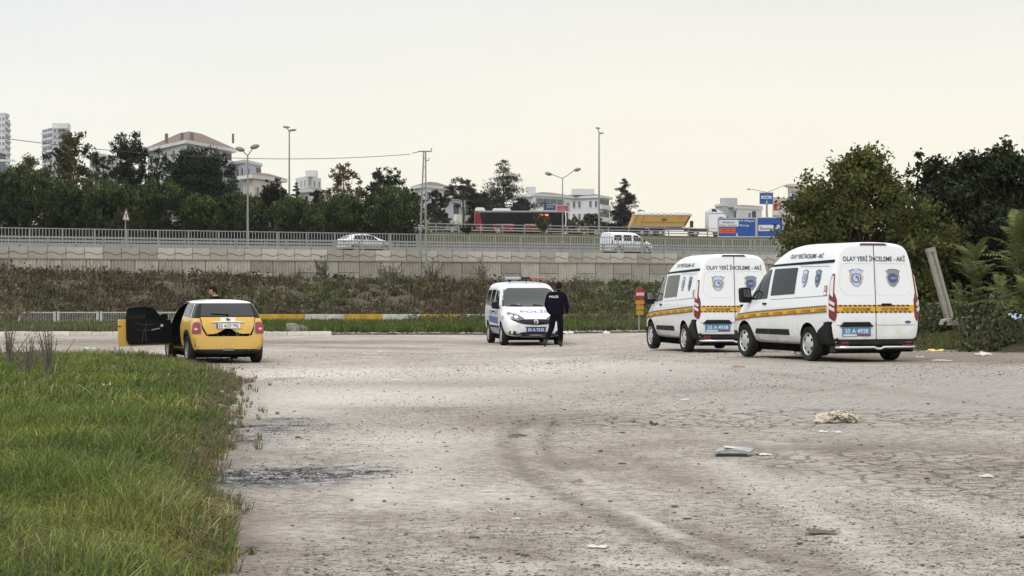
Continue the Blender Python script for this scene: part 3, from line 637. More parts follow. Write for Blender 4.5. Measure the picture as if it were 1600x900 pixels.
    for sd, sg in (('L', 1), ('R', -1)):
        patch("quarter_window", glass_dark, bvh, sd, rpoly([(-1.28, 1.03), (-.46, 1.05), (-.46, 1.28), (-1.16, 1.27)], .04), t, .008, .005)
        patch("pillar_trim", alloy, bvh, sd, [(-1.50, 1.02), (-1.36, 1.02), (-1.24, 1.30), (-1.33, 1.31)], t, .009, 0)
        patch("sill", black_plastic, bvh, sd, [(-.85, .20), (.85, .20), (.85, .29), (-.85, .29)], t, .012, .02)
        cs = 'BL' if sg > 0 else 'BR'; fr = frame_of(cs); c0 = (Vector((-1.74, sg * .665, 0)) - fr[0]).dot(fr[1])
        l_ = patch("tail_lamp", mat("lamp_surround", (.35, .33, .3), .4), bvh, cs, rpoly([(c0 - .098, .645), (c0 + .098, .645), (c0 + .088, .925), (c0 - .06, .925)], .06), t, .010, .03, .06)
        l2 = patch("lamp_lens", red_lens, bvh, cs, rpoly([(c0 - .085, .66), (c0 + .085, .66), (c0 + .076, .91), (c0 - .048, .91)], .05), l_, .020, .02, .06)
        patch("lamp_lens_pale", pink_lens, bvh, cs, rpoly([(c0 - .03, .74), (c0 + .03, .74), (c0 + .03, .79), (c0 - .02, .79)], .02), l2, .023, 0, .1)
    rdoor = patch("door", yellow_paint, bvh, 'R', rpoly([(-.42, .33), (.74, .33), (.82, .55), (.80, .92), (-.42, .99)], .05), t, .006, .02)
    patch("window", glass_dark, bvh, 'R', rpoly([(-.40, 1.04), (.72, 1.02), (.50, 1.25), (-.36, 1.29)], .04), rdoor, .008, 0)
    patch("windscreen", glass_dark, bvh, 'F', rpoly([(-.66, 1.06), (.66, 1.06), (.56, 1.30), (-.56, 1.30)], .04), t, .006, .01)
    patch("rear_window", glass_mid if False else mat("rear_glass", (0.035, 0.04, 0.046), .08, coat=.1, spec=.4), bvh, 'B', rpoly([(-.60, 1.045), (.60, 1.045), (.53, 1.315), (-.53, 1.315)], .05), t, .006, .005)
    # tailgate skin: pushed in and up at the middle of its lower edge
    tg = [(.60, 1.02), (-.60, 1.02), (-.565, .80), (-.49, .66), (-.30, .655), (-.16, .70), (-.05, .775), (.05, .775), (.18, .70), (.32, .655), (.46, .65), (.555, .80)]
    tailgate = patch("tailgate", yellow_paint, bvh, 'B', tg, t, .016, .03, .07)
    for v in tailgate.data.vertices:
        d = math.exp(-((v.co.y / .22) ** 2) - ((v.co.z - .74) / .07) ** 2); v.co.x += .055 * d; v.co.x += .008 * math.sin(v.co.y * 19) * math.exp(-((v.co.z - .74) / .1) ** 2)
    patch("tailgate_gap", under_black, bvh, 'B', [(.615, 1.03), (.60, 1.03), (.555, .80), (.47, .64), (-.49, .64), (-.565, .80), (-.60, 1.03), (-.615, 1.03), (-.59, .79), (-.52, .62), (.49, .615), (.585, .79)], t, .004, 0)
    tw = mat("stripe_white", (.72, .72, .70), .5, var=.12, vscale=30)
    sp = patch("bonnet_stripe_patch", tw, bvh, 'B', [(.165, .905), (-.165, .90), (-.175, 1.015), (.165, 1.015)], t, .022, 0, .1)
    for pl in ([(.05, .91), (.02, .96), (.07, 1.0), (.02, .985), (-.005, 1.015), (-.02, .98), (-.07, .99), (-.04, .955), (-.08, .93), (-.02, .94), (-.02, .90)], [(.12, .915), (.09, .93), (.12, .94)], [(-.1, .91), (-.14, .92), (-.1, .93)]):
        patch("stripe_tear", tape_black, bvh, 'B', pl, sp, .024, 0, .3, None)
    MB().tube([project(bvh, frame_of('B'), u, .905 + .012 * (1 - (u / .37) ** 2), .03) for u in (-.37, -.2, 0, .2, .37)], [.012, .022, .024, .022, .012], 8).build("chrome_handle", chrome, t, 60)
    p = patch("number_plate", plate_white, bvh, 'B', rpoly([(-.265, .775), (.265, .775), (.265, .88), (-.265, .88)], .01), t, .032, .02, .3)
    patch("plate_strip", plate_blue_dark, bvh, 'B', [(.265, .775), (.225, .775), (.225, .88), (.265, .88)], p, .034, 0, .5, None)
    lettering("plate_lettering", tape_black, bvh, 'B', "55 ACF 792", -.01, .8275, .44, .07, p, .036, flip=True, bold=.012)
    lettering("boot_lettering", chrome, bvh, 'B', "COOPER", -.46, .86, .13, .02, t, .022, flip=True, bold=.02)
    patch("rear_bumper", yellow_paint, bvh, 'B', rpoly([(-.76, .32), (.76, .32), (.79, .50), (.76, .60), (-.76, .60), (-.79, .50)], .04), t, .030, .05)
    patch("lower_bumper", black_plastic, bvh, 'B', rpoly([(-.78, .215), (.78, .215), (.80, .315), (-.80, .315)], .03), t, .026, .05)
    patch("bumper_notch", seam_grey, bvh, 'B', rpoly([(-.13, .285), (.13, .285), (.10, .335), (-.10, .335)], .015), t, .034, 0)
    MB().lathe([(.036, -1.92), (.04, -1.90), (.04, -1.7)], 14, 'X', (0, -.45, .255)).build("exhaust_pipe", chrome, t, 40)
    MB().tube([project(bvh, frame_of('B'), .0, 1.075, .012), project(bvh, frame_of('B'), .36, 1.09, .016)], .011, 6).tube([project(bvh, frame_of('B'), .0, 1.05, .012), project(bvh, frame_of('B'), .0, 1.085, .03)], .022, 8).build("wiper", under_black, t)
    MB().tube([(-1.12, 0, 1.40), (-1.20, 0, 1.55)], .006, 5).build("antenna", under_black, t)
    sb = MB(); sb.prism(rpoly([(-.34, 1.33), (.34, 1.33), (.42, 1.37), (-.42, 1.37)], .01), -1.2, -1.16, 'X')
    # broken bits hanging in the gap and below the car
    rb = MB(); rr = random.Random(4)
    for k in range(9):
        y = rr.uniform(-.36, .36); rb.tube([(-1.74 + rr.uniform(-.02, .06), y, .60 + rr.uniform(0, .03)), (-1.78 + rr.uniform(0, .05), y + rr.uniform(-.08, .08), .64 + rr.uniform(-.02, .05))], .008, 4)
    rb.build("torn_metal", alloy, t)
    w_ = MB()
    for y0, y1 in ((.25, .1), (.02, -.12), (-.02, .05), (.5, .42)): w_.tube([(-1.74, y0, .25), (-1.80, (y0 + y1) / 2, .12), (-1.82, y1, .03)], .009, 5)
    w_.build("hanging_cable", under_black, t)
    for y in (-.26, .26):
        MB().prism(rpoly([(-.28, .55), (-.05, .55), (-.14, 1.12), (-.28, 1.12)], .05), y - .2, y + .2, 'Y').build("seat", seat, t, 40)
    # the open door: hinge at the front pillar, swung past a right angle
    dr = bpy.data.objects.new("open_door", None); col.objects.link(dr); dr.parent = t; dr.location = (.80, .815, 0); dr.rotation_euler = (0, 0, R(-79))
    # in door space the closed door lies along -x; y is outwards
    outl = rpoly([(0, .36), (-1.22, .33), (-1.26, .60), (-1.25, .95), (-.05, .90)], .05)
    MB().prism(outl, -.02, .045, 'Y').build("door_shell", yellow_paint, dr, 35)
    MB().prism(rpoly([(.02, .40), (-1.03, .375), (-1.08, .48), (-1.09, .97), (-.02, .93)], .05), -.075, -.018, 'Y').build("door_lining", mat("lining_black", (0.004, 0.004, 0.005), .6, bump=.1, spec=.2), dr, 35)
    MB().prism(rpoly([(-.14, .90), (-1.10, .945), (-1.04, 1.20), (-.62, 1.245), (-.42, 1.20)], .05), .0, .008, 'Y').build("door_glass", mat("door_glass", (0.004, 0.010, 0.009), .06, spec=.3, alpha=.9), dr)
    hm = MB(); hm.tube([(-.30, -.095, .74), (-.42, -.10, .72), (-.50, -.095, .70)], .012, 6); hm.build("door_pull", alloy, dr)
    sc = MB()
    for pts in (((-.62, .86), (-.64, .62), (-.61, .44)), ((-.36, .70), (-.62, .69), (-.86, .71)), ((-.42, .84), (-.7, .82), (-.9, .86)), ((-.72, .44), (-.70, .60), (-.66, .74))):
        sc.tube([(x, -.079, z) for x, z in pts], .0028, 4)
    sc.build("scratches", mat("scratch_grey", (.22, .22, .24), .5), dr)
    MB().prism(rpoly([(-.22, .78), (-.27, .77), (-.28, .83), (-.23, .83)], .01), -.10, -.07, 'Y').build("door_latch", plate_white, dr)
    ws = MB(); ws.prism(rpoly([(-.05, .93), (-.22, .93), (-.24, 1.06), (-.06, 1.07)], .05), .06, .20, 'Y'); ws.build("wing_mirror", black_gloss, dr, 40)
    MB().prism([(-1.262, .80), (-1.262, .78), (-1.2, .78), (-1.2, .80)], -.03, .02, 'Y').build("lock", under_black, dr)
    return t

# ---- white hatchback on the highway (simple profile, seen through the railing)
def make_hatch(label):
    t = thing("passing_car", label, "car")
    S = lambda x, pts: [(x, y, z) for y, z in pts]
    full = [(0, .2), (.7, .2), (.82, .3), (.88, .6), (.87, .85), (.82, .95), (.72, 1.18), (.62, 1.38), (.5, 1.44), (0, 1.47)]
    def at(x, z): 
        k = (z - .9) / (1.47 - .9)
        return S(x, [(y, zz if zz < .9 else .9 + (zz - .9) * max(k, .02)) if zz < .9 else (y + (1 - max(k, 0)) * .18 * (y > .3), .9 + (zz - .9) * max(k, .02)) for y, zz in full])
    rows = [S(-2.12, [(y * .85, .3 + (z - .3) * .5 if z > .3 else z + .1) for y, z in full]), at(-2.08, .95), at(-1.9, 1.05), at(-1.5, 1.36), at(-.8, 1.46), at(-.1, 1.47), at(.35, 1.40), at(1.0, 1.0), at(1.5, .93), [(x, y * .93, min(z, .84)) for x, y, z in at(1.95, .9)], S(2.12, [(y * .75, .3 + (z - .3) * .36 if z > .3 else z + .1) for y, z in full])]
    body, bvh = body_mesh("body", rows, [white_paint, under_black], wheels=((1.3, .32), (-1.3, .32)), arch_r=.36, half_w=.86, parent=t)
    MB().box((0, 0, .24), (3.4, 1.2, .14)).build("underbody", under_black, t)
    for sx in (1.3, -1.3):
        for sy in (1, -1): wheel(t, sx, sy * .78, .315, .2, .21, 7, 'spoke', sy)
    for sd in 'LR':
        patch("window", glass_dark, bvh, sd, rpoly([(-.25, .97), (.72, .95), (.3, 1.32), (-.25, 1.36)], .05), t, .01, .005)
        patch("window", glass_dark, bvh, sd, rpoly([(-1.45, 1.0), (-.32, .97), (-.32, 1.36), (-1.2, 1.32)], .05), t, .01, .005)
        patch("side_moulding", seam_grey, bvh, sd, [(-.9, .42), (.9, .42), (.9, .47), (-.9, .47)], t, .015, .01)
    patch("windscreen", glass_mid, bvh, 'F', rpoly([(-.7, .99), (.7, .99), (.56, 1.36), (-.56, 1.36)], .05), t, .01, .005)
    patch("rear_window", glass_mid, bvh, 'B', rpoly([(-.62, 1.05), (.62, 1.05), (.52, 1.34), (-.52, 1.34)], .05), t, .01, .005)
    for s in (1, -1):
        patch("headlight", lamp_lens, bvh, 'F', rpoly([(s * .45, .62), (s * .72, .64), (s * .70, .76), (s * .45, .72)], .03), t, .01, .01)
        patch("tail_lamp", red_lens, bvh, 'B', rpoly([(s * .5, .72), (s * .76, .72), (s * .74, .92), (s * .5, .88)], .03), t, .01, .01)
    return t

def make_bus():
    t = thing("city_bus", "red and black city bus with white roof units and a lit orange destination display", "bus")
    S = lambda x, pts: [(x, y, z) for y, z in pts]
    full = [(0, .35), (1.1, .35), (1.24, .45), (1.27, 1.0), (1.27, 2.2), (1.25, 2.85), (1.12, 3.0), (0, 3.04)]
    ins = lambda d: [(max(0, y - d) if y else 0, z + (d if z < 1 else (-d if z > 2.5 else 0))) for y, z in full]
    rows = [S(-6.0, ins(.15)), S(-5.98, ins(.06)), S(-5.88, ins(.01)), S(-5.7, full), S(-2, full), S(2, full), S(5.5, full), S(5.8, ins(.01)), [(x + .12 - max(0, z - 1.2) * .06, y, z) for x, y, z in S(5.88, ins(.06))], [(x + .12 - max(0, z - 1.2) * .06, y, z) for x, y, z in S(5.92, ins(.16))]]
    red = mat("bus_red", (0.18, 0.009, 0.018), .4, coat=.2, spec=.3)
    def bus_slice(bm):
        for co, no in (((0, 0, 2.8), (0, 0, 1)), ((5.6, 0, 0), (1, 0, 0))): bmesh.ops.bisect_plane(bm, geom=bm.verts[:] + bm.edges[:] + bm.faces[:], plane_co=co, plane_no=no)
        for f in bm.faces:
            c = f.calc_center_median(); f.material_index = 2 if (c.z > 2.8 or (c.x > 5.6 and c.z > .9)) else 0
    body, bvh = body_mesh("body", rows, [red, under_black, black_gloss], wheels=((3.1, .5), (-3.0, .5)), arch_r=.56, half_w=1.24, parent=t, slicer=bus_slice)
    for sx in (3.1, -3.0):
        for sy in (1, -1): wheel(t, sx, sy * 1.1, .48, .28, .3, 8, 'cover', sy)
    for sd, sg in (('R', -1), ('L', 1)):
        patch("window_band", mat("bus_glass", (.006, .007, .009), .3, spec=.12), bvh, sd, rpoly([(-5.35, 2.72), (-5.05, 1.35), (5.72, 1.35), (5.72, 2.8), (-5.35, 2.8)], .08), t, .012, .01, .4)
        for (a, b) in ((-4.75, -3.7), (-.95, .35), (3.9, 5.2)):
            if sd == 'R':
                d = patch("door", mat("bus_door_black", (.008, .008, .01), .5, spec=.1), bvh, sd, rpoly([(a, .42), (b, .42), (b, 2.55), (a, 2.55)], .04), t, .02, .02, .4)
                for q in (0, 1): patch("door_pane", mat("bus_glass", (.006, .007, .009), .3, spec=.12), bvh, sd, rpoly([(a + .05 + q * (b - a) / 2, .6), (a + (q + 1) * (b - a) / 2 - .05, .6), (a + (q + 1) * (b - a) / 2 - .05, 2.45), (a + .05 + q * (b - a) / 2, 2.45)], .04), d, .03, .01, .4)
        for xx in (-3.6, -2.2, -1.0, .5, 2.0, 3.7):
            patch("window_divider", black_plastic, bvh, sd, [(xx, 1.36), (xx + .05, 1.36), (xx + .05, 2.78), (xx, 2.78)], t, .02, 0, .5)
        patch("roof_stripe", white_trim, bvh, sd, [(-5.9, 2.83), (5.75, 2.83), (5.75, 2.94), (-5.9, 2.94)], t, .012, .01, .5)
        patch("grey_trim", alloy, bvh, sd, [(-3.65, 1.27), (-1.0, 1.27), (-1.0, 1.34), (-3.65, 1.34)], t, .014, .01, .5)
        patch("grey_trim", alloy, bvh, sd, [(.4, 1.27), (3.8, 1.27), (3.8, 1.34), (.4, 1.34)], t, .014, .01, .5)
        for xx in (-5.2, -3.45, -1.4, 1.4): patch("side_marker_lamp", mat("marker_lit", (1.0, .12, .08), .4, emit=2.0), bvh, sd, rpoly([(xx, .70), (xx + .14, .70), (xx + .14, .82), (xx, .82)], .02), t, .02, .01)
        patch("windscreen_post", white_trim, bvh, sd, [(5.62, 1.0), (5.72, 1.0), (5.80, 2.0), (5.70, 2.9), (5.58, 2.9), (5.68, 2.0)], t, .02, .02, .3)
    patch("windscreen", glass_dark, bvh, 'F', rpoly([(-1.15, 1.0), (1.15, 1.0), (1.12, 2.8), (-1.12, 2.8)], .08), t, .012, .01, .3)
    patch("destination_display", mat("display_orange", (1.0, .20, .03), .5, emit=2.2), bvh, 'R', rpoly([(2.35, 2.38), (3.45, 2.38), (3.45, 2.56), (2.35, 2.56)], .05), t, .03, .01, .4)
    for (a, b, h) in ((-5.95, -4.6, .40), (-3.7, -1.3, .30)):
        MB().prism(rpoly([(a, 3.0), (b, 3.0), (b - .25, 3.0 + h), (a + .1, 3.0 + h)], .12), -.95, .95, 'Y').build("roof_unit", white_trim, t, 40)
    MB().tube([(5.7, -1.2, 2.85), (6.25, -1.35, 2.75), (6.35, -1.38, 2.3)], .05, 6).prism(rpoly([(6.25, 1.85), (6.42, 1.85), (6.42, 2.35), (6.25, 2.35)], .04), -1.5, -1.3, 'Y').build("wing_mirror", white_trim, t, 40)
    MB().box((0, 0, .4), (11, 2.2, .3)).build("underbody", under_black, t)
    return t

def make_truck():
    t = thing("dump_truck", "articulated tipper lorry with white cab and ochre trailer tub under a pale tarpaulin", "truck")
    och = mat("tipper_ochre", (0.46, 0.27, 0.06), .5, var=.12, vscale=1.5, dirt=(2.6, (.30, .24, .16), .5)); dk = mat("chassis_dark", (.05, .052, .055), .7)
    # trailer tub, local x forward; the front end slopes back towards the floor
    tub = MB(); side = [(-8.2, 1.35), (-7.55, 2.95), (.35, 2.95), (-.55, 1.35)]
    tub.prism(side, -1.2, 1.2, 'Y'); tubo = tub.build("tub", och, t)
    for s in (-1, 1):
        MB().prism([(-7.65, 2.90), (.42, 2.90), (.42, 3.04), (-7.65, 3.04)], s * 1.2 - .05, s * 1.2 + .05, 'Y').build("top_rail", och, tubo)
        y0, y1 = (s * 1.205, s * 1.26) if s > 0 else (s * 1.26, s * 1.205)
        MB().prism([(-8.2, 1.32), (-.5, 1.32), (-.5, 1.50), (-8.15, 1.50)], y0, y1, 'Y').build("bottom_rail", mat("rail_grey_ochre", (.3, .27, .22), .6), tubo)
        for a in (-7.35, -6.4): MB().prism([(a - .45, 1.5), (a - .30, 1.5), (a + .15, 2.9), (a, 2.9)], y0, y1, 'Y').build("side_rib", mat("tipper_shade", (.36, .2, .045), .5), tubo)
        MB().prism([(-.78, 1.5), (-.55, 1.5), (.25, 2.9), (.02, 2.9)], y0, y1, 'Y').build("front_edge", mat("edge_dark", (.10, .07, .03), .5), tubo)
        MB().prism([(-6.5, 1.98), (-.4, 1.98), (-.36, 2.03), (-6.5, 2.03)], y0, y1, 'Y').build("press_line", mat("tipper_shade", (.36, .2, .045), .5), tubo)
        # small horned emblem and maker's line as dark marks
        e = MB(); yy = s * 1.262
        for pl in ([(-3.9, 2.62), (-3.75, 2.45), (-3.55, 2.40), (-3.65, 2.5)], [(-3.1, 2.62), (-3.25, 2.45), (-3.45, 2.40), (-3.35, 2.5)], [(-3.85, 2.22), (-3.15, 2.22), (-3.2, 2.36), (-3.8, 2.36)]):
            e.prism(pl, min(yy, yy + s * .01) , max(yy, yy + s * .01), 'Y')
        e.build("emblem", ink_grey, tubo)
        V, Fs = text_geo("S. MARKET", .8, .11); MB().add([(-1.2 - s * x * 1.0, yy + s * .004, 2.58 + z) for x, z in V], Fs).build("lettering", ink_grey, tubo, recalc=False)
    # tarpaulin
    nx, ny = 44, 8; V = []; rr = random.Random(3)
    for i in range(nx + 1):
        for j in range(ny + 1):
            x = -7.55 + 7.9 * i / nx; y = -1.28 + 2.56 * j / ny; e = abs(j - ny / 2) / (ny / 2)
            V.append((x, y, 3.42 - .22 * e ** 3 + .07 * math.sin(i * 1.3) + .05 * rr.random() - (.28 if j in (0, ny) else 0)))
    Fq = [(i * (ny + 1) + j, (i + 1) * (ny + 1) + j, (i + 1) * (ny + 1) + j + 1, i * (ny + 1) + j + 1) for i in range(nx) for j in range(ny)]
    mb = MB().add(V, Fq); mb.box((-3.6, 0, 3.1), (7.8, 2.3, .2)); mb.build("tarpaulin", mat("tarp_pale", (.62, .61, .60), .8, var=.15, vscale=2), t)
    ch = MB(); ch.box((-3.9, 0, 1.12), (8.4, 1.0, .3)); ch.box((2.2, 0, .95), (5.2, .9, .3)); ch.box((.6, 0, 1.75), (.35, .7, .9)); ch.build("chassis", dk, t)
    for x in (-6.6, -5.3, -4.0): 
        for s in (1, -1): wheel(t, x, s * 1.05, .5, .38, .28, 8, 'cover', s); MB().prism([(x - .6, 1.02), (x + .6, 1.02), (x + .5, 1.1), (x - .5, 1.1)], s * 1.05 - .2, s * 1.05 + .2, 'Y').build("mudguard", dk, t)
    for x in (.9, 4.3):
        for s in (1, -1): wheel(t, x, s * 1.05, .5, .34, .28, 8, 'cover', s)
    for x in (-6.0, -3.4): MB().box((x, -1.27, 1.18), (.2, .04, .14)).build("side_marker_lamp", mat("marker_lit", (1.0, .12, .08), .4, emit=2.0), t)
    cab = MB(); prof = rpoly([(2.75, .75), (5.35, .75), (5.40, 1.6), (5.22, 2.75), (4.75, 3.35), (3.9, 3.85), (2.95, 3.95), (2.75, 3.6)], .18)
    cab.prism(prof, -1.22, 1.22, 'Y'); co = cab.build("cab", white_paint, t, 40)
    for s in (1, -1):
        a, b = (1.222, 1.235) if s > 0 else (-1.235, -1.222)
        MB().prism(rpoly([(4.2, 1.95), (4.95, 1.95), (4.85, 2.7), (4.2, 2.75)], .12), a, b, 'Y').build("window", glass_dark, co)
        MB().prism(rpoly([(3.15, 3.45), (3.95, 3.45), (3.75, 3.8), (3.2, 3.85)], .1), a, b, 'Y').build("sleeper_window", glass_dark, co)
        MB().prism([(2.78, 3.18), (4.9, 3.18), (4.86, 3.26), (2.78, 3.26)], a, b, 'Y').build("cab_seam", seam_grey, co)
        MB().prism(rpoly([(5.3, 2.0), (5.45, 2.0), (5.45, 2.75), (5.3, 2.75)], .05), s * 1.42 - .1, s * 1.42 + .1, 'Y').build("wing_mirror", black_plastic, co)
    MB().prism([(5.28, 2.66), (5.62, 2.5), (5.62, 2.56), (5.28, 2.74)], -1.15, 1.15, 'Y').build("sun_visor", black_gloss, co)
    MB().prism([(5.37, 1.75), (5.42, 1.75), (5.26, 2.6), (5.20, 2.6)], -1.1, 1.1, 'Y').build("windscreen", glass_dark, co)
    MB().prism([(5.36, .8), (5.44, .8), (5.44, 1.5), (5.38, 1.5)], -1.0, 1.0, 'Y').build("grille", dk, co)
    return t

# ------------------------------------------------------------------ people
skin_m = mat("skin", (0.42, 0.24, 0.17), .55); hair_m = mat("hair_black", (0.012, 0.010, 0.009), .85, spec=.1, bump=.4, bscale=60)
def head_mesh(parent, loc, yaw, pitch=0, hair=True, scale=1.0):
    """head with brow, nose, lips, chin, eye sockets and ears; faces +y before yaw"""
    n, m = 28, 22; V = []
    for i in range(m + 1):
        ph = math.pi * i / m
        for j in range(n):
            th = 2 * math.pi * j / n; x, y, z = math.sin(ph) * math.cos(th), math.sin(ph) * math.sin(th), math.cos(ph)
            X, Y, Z = x * .078, y * .098, z * .118
            if y > 0: Y *= .93
            if z < 0: X *= 1 - .30 * (-z) ** 1.2; Y *= (1 - .12 * (-z)) if y < 0 else 1 - .02 * (-z); 
            g = lambda cx, cz, s: math.exp(-(((X - cx) / s) ** 2 + ((Z - cz) / s) ** 2)) if y > .2 else 0
            Y += .024 * g(0, -.022, .012) + .014 * g(0, -.004, .010) + .007 * g(0, .018, .03) + .007 * g(0, -.060, .014) + .009 * g(0, -.098, .02) - .010 * g(.031, .006, .013) - .010 * g(-.031, .006, .013)
            V.append((X, Y, Z))
    Fq = [(i * n + j, i * n + (j + 1) % n, (i + 1) * n + (j + 1) % n, (i + 1) * n + j) for i in range(m) for j in range(n)]
    mb = MB().add(V, Fq)
    for s in (1, -1):
        mb.lathe([(.004, 0), (.012, .003), (.016, .010), (.013, .016), (.006, .018)], 10, 'X', (s * .074 - .009, -.008, -.008))
    h = mb.build("head", skin_m, parent, 60, loc); h.rotation_euler = (pitch, 0, yaw); h.scale = (scale,) * 3
    e = MB()
    for s in (1, -1): e.lathe([(.001, .009), (.008, .006), (.011, 0)], 8, 'Y', (s * .031, .078, .006)); e.tube([(s * .016, .092, .024), (s * .032, .091, .028), (s * .046, .082, .022)], .003, 4)
    e.tube([(-.02, .0915, -.06), (0, .0965, -.059), (.02, .0915, -.06)], .003, 4)
    e.build("face_features", hair_m, h)
    hv = []
    for i in range(m + 1):
        ph = math.pi * i / m
        for j in range(n):
            th = 2 * math.pi * j / n; x, y, z = math.sin(ph) * math.cos(th), math.sin(ph) * math.sin(th), math.cos(ph)
            hv.append((x * .087, y * .105 - .006, z * .126 + .002))
    Fh = []
    for i in range(m):
        for j in range(n):
            th = 2 * math.pi * (j + .5) / n; z = math.cos(math.pi * (i + .5) / m); y = math.sin(th)
            lim = .42 if y > .35 else (-.1 if y > -.25 else -.55)
            if z > lim: Fh.append((i * n + j, i * n + (j + 1) % n, (i + 1) * n + (j + 1) % n, (i + 1) * n + j))
    MB().add(hv, Fh).build("hair", hair_m, h, 60)
    return h
def skinned(name, pts, edges, root, matfn, mats, parent):
    me = bpy.data.meshes.new(name); me.from_pydata([p[0] for p in pts], edges, [])
    o = bpy.data.objects.new(name, me); col.objects.link(o)
    sm = o.modifiers.new("k", 'SKIN'); sm.use_smooth_shade = True; sm.branch_smoothing = .3
    for i, p in enumerate(pts):
        r = p[1] if isinstance(p[1], tuple) else (p[1], p[1]); me.skin_vertices[0].data[i].radius = r; me.skin_vertices[0].data[i].use_root = (i == root)
    s = o.modifiers.new("s", 'SUBSURF'); s.levels = s.render_levels = 2
    dg = bpy.context.evaluated_depsgraph_get(); m2 = bpy.data.meshes.new_from_object(o.evaluated_get(dg)); bpy.data.objects.remove(o)
    m2.name = name; m2.materials.clear()
    for m in mats: m2.materials.append(m)
    for p in m2.polygons: p.material_index = matfn(p.center); p.use_smooth = True
    ob = bpy.data.objects.new(name, m2); col.objects.link(ob); ob.parent = parent
    return ob
navy = mat("navy_cloth", (0.006, 0.007, 0.015), .9, spec=.03, bump=.5, bscale=14, var=.3, vscale=8); navy2 = mat("trouser_cloth", (0.006, 0.0065, 0.011), .9, spec=.03, bump=.5, bscale=14)
shoe = mat("boot_leather", (0.03, 0.026, 0.022), .6, var=.3)
def make_person(label, pose, jacket=True):
    t = thing("person", label, "person")
    P = pose; pts = []; E = []
    def add(p, r, prev=None):
        pts.append((p, r)); 
        if prev is not None: E.append((prev, len(pts) - 1))
        return len(pts) - 1
    pel = add(P['pelvis'], (.165, .13)); wa = add(P['waist'], (.165, .13), pel); ch = add(P['chest'], (.19, .14), wa); ns = add(P['neckbase'], (.13, .10), ch); nk = add(P['neck'], .056, ns); add(P['skull'], .062, nk)
    for s in ('l', 'r'):
        hp = add(P[s + 'hip'], .118, pel); kn = add(P[s + 'knee'], .086, hp); cf = add(P[s + 'calf'], .080, kn); an = add(P[s + 'ankle'], .060, cf); 
        he = add(P[s + 'ball'], (.046, .036), an); add(P[s + 'toe'], (.038, .026), he)
        sh = add(P[s + 'shoulder'], .082, ch if False else ns); el = add(P[s + 'elbow'], .062, sh); wr = add(P[s + 'wrist'], .040, el); pa = add(P[s + 'palm'], (.036, .02), wr)
        d = (Vector(P[s + 'palm']) - Vector(P[s + 'wrist'])).normalized(); side = d.cross(Vector((0, 1, 0))).normalized()
        for q, ln in enumerate((.062, .072, .068, .052)):
            b = Vector(P[s + 'palm']) + d * .035 + side * (.027 - .018 * q); k1 = add(tuple(b), .009, pa); k2 = add(tuple(b + d * ln * .55 + Vector((0, .008, 0))), .0085, k1); add(tuple(b + d * ln + Vector((0, .024, 0))), .007, k2)
        b = Vector(P[s + 'wrist']) + d * .03 + side * .034; k1 = add(tuple(b), .010, pa); add(tuple(b + d * .035 + side * .018), .009, k1)
    zw = P['waist'][2] - .02
    def mf(c):
        if c.z > P['neckbase'][2] + .055: return 0
        for s in ('l', 'r'):
            w = Vector(P[s + 'wrist']); d = (Vector(P[s + 'palm']) - w).normalized()
            if (c - w).dot(d) > -.005 and (c - w).length < .24 and (c - w - d * (c - w).dot(d)).length < .09: return 0
            a = Vector(P[s + 'ankle'])
            if (c - a).length < .30 and c.z < a.z + .07: return 3
        if c.z > zw - .08: return 1
        for s in ('l', 'r'):
            e = Vector(P[s + 'elbow'])
            if (c - e).length < .25: return 1
        return 2
    skinned("body", pts, E, 0, mf, [skin_m, navy, navy2, shoe], t)
    return t
# ------------------------------------------------------------------ terrain frame along the highway wall
PHI = R(32.5); WC, WS = math.cos(PHI), math.sin(PHI); WX0, WY0 = -34.0, 140.0
WALL_TOP = 4.43; DECK = 4.33
def W(t_, o, z=0.0): return (WX0 + t_ * WC - o * WS, WY0 + t_ * WS + o * WC, z)
def to_wall(X, Y): dx, dy = X - WX0, Y - WY0; return dx * WC + dy * WS, -dx * WS + dy * WC
def hill(X, Y):
    """height of the land between the lot and the wall"""
    X = np.asarray(X, float); Y = np.asarray(Y, float); t_, o = to_wall(X, Y)
    base = gz(X, np.minimum(Y, 60))
    top = np.interp(t_, [-30, 0, 20, 40, 60, 100], [2.75, 2.6, 2.15, 1.8, 1.6, 1.5])
    foot = np.interp(t_, [-30, 0, 30, 50, 80], [28, 30, 34, 44, 54])
    k = sstep(-1, 0, (o + foot * .38) / (foot * .62)) if False else sstep(0, 1, (o + foot) / (foot - 4.0))
    k = np.maximum(k * .55, sstep(0, 1, (o + foot) / (foot - 4.0)) ** 1.0)
    lump = .22 * np.sin(X * .9 + Y * .3) * np.sin(Y * .55 - X * .2) + .15 * np.sin(X * 2.1) * np.sin(Y * 1.7)
    mid = np.exp(-((X + 11.5) / 5) ** 2 - ((Y - 118) / 12) ** 2)       # rubble hollow
    return base + (top - base) * k + lump * np.clip(k * 3, 0, 1) * np.clip(-o / 6, 0, 1) - .35 * mid

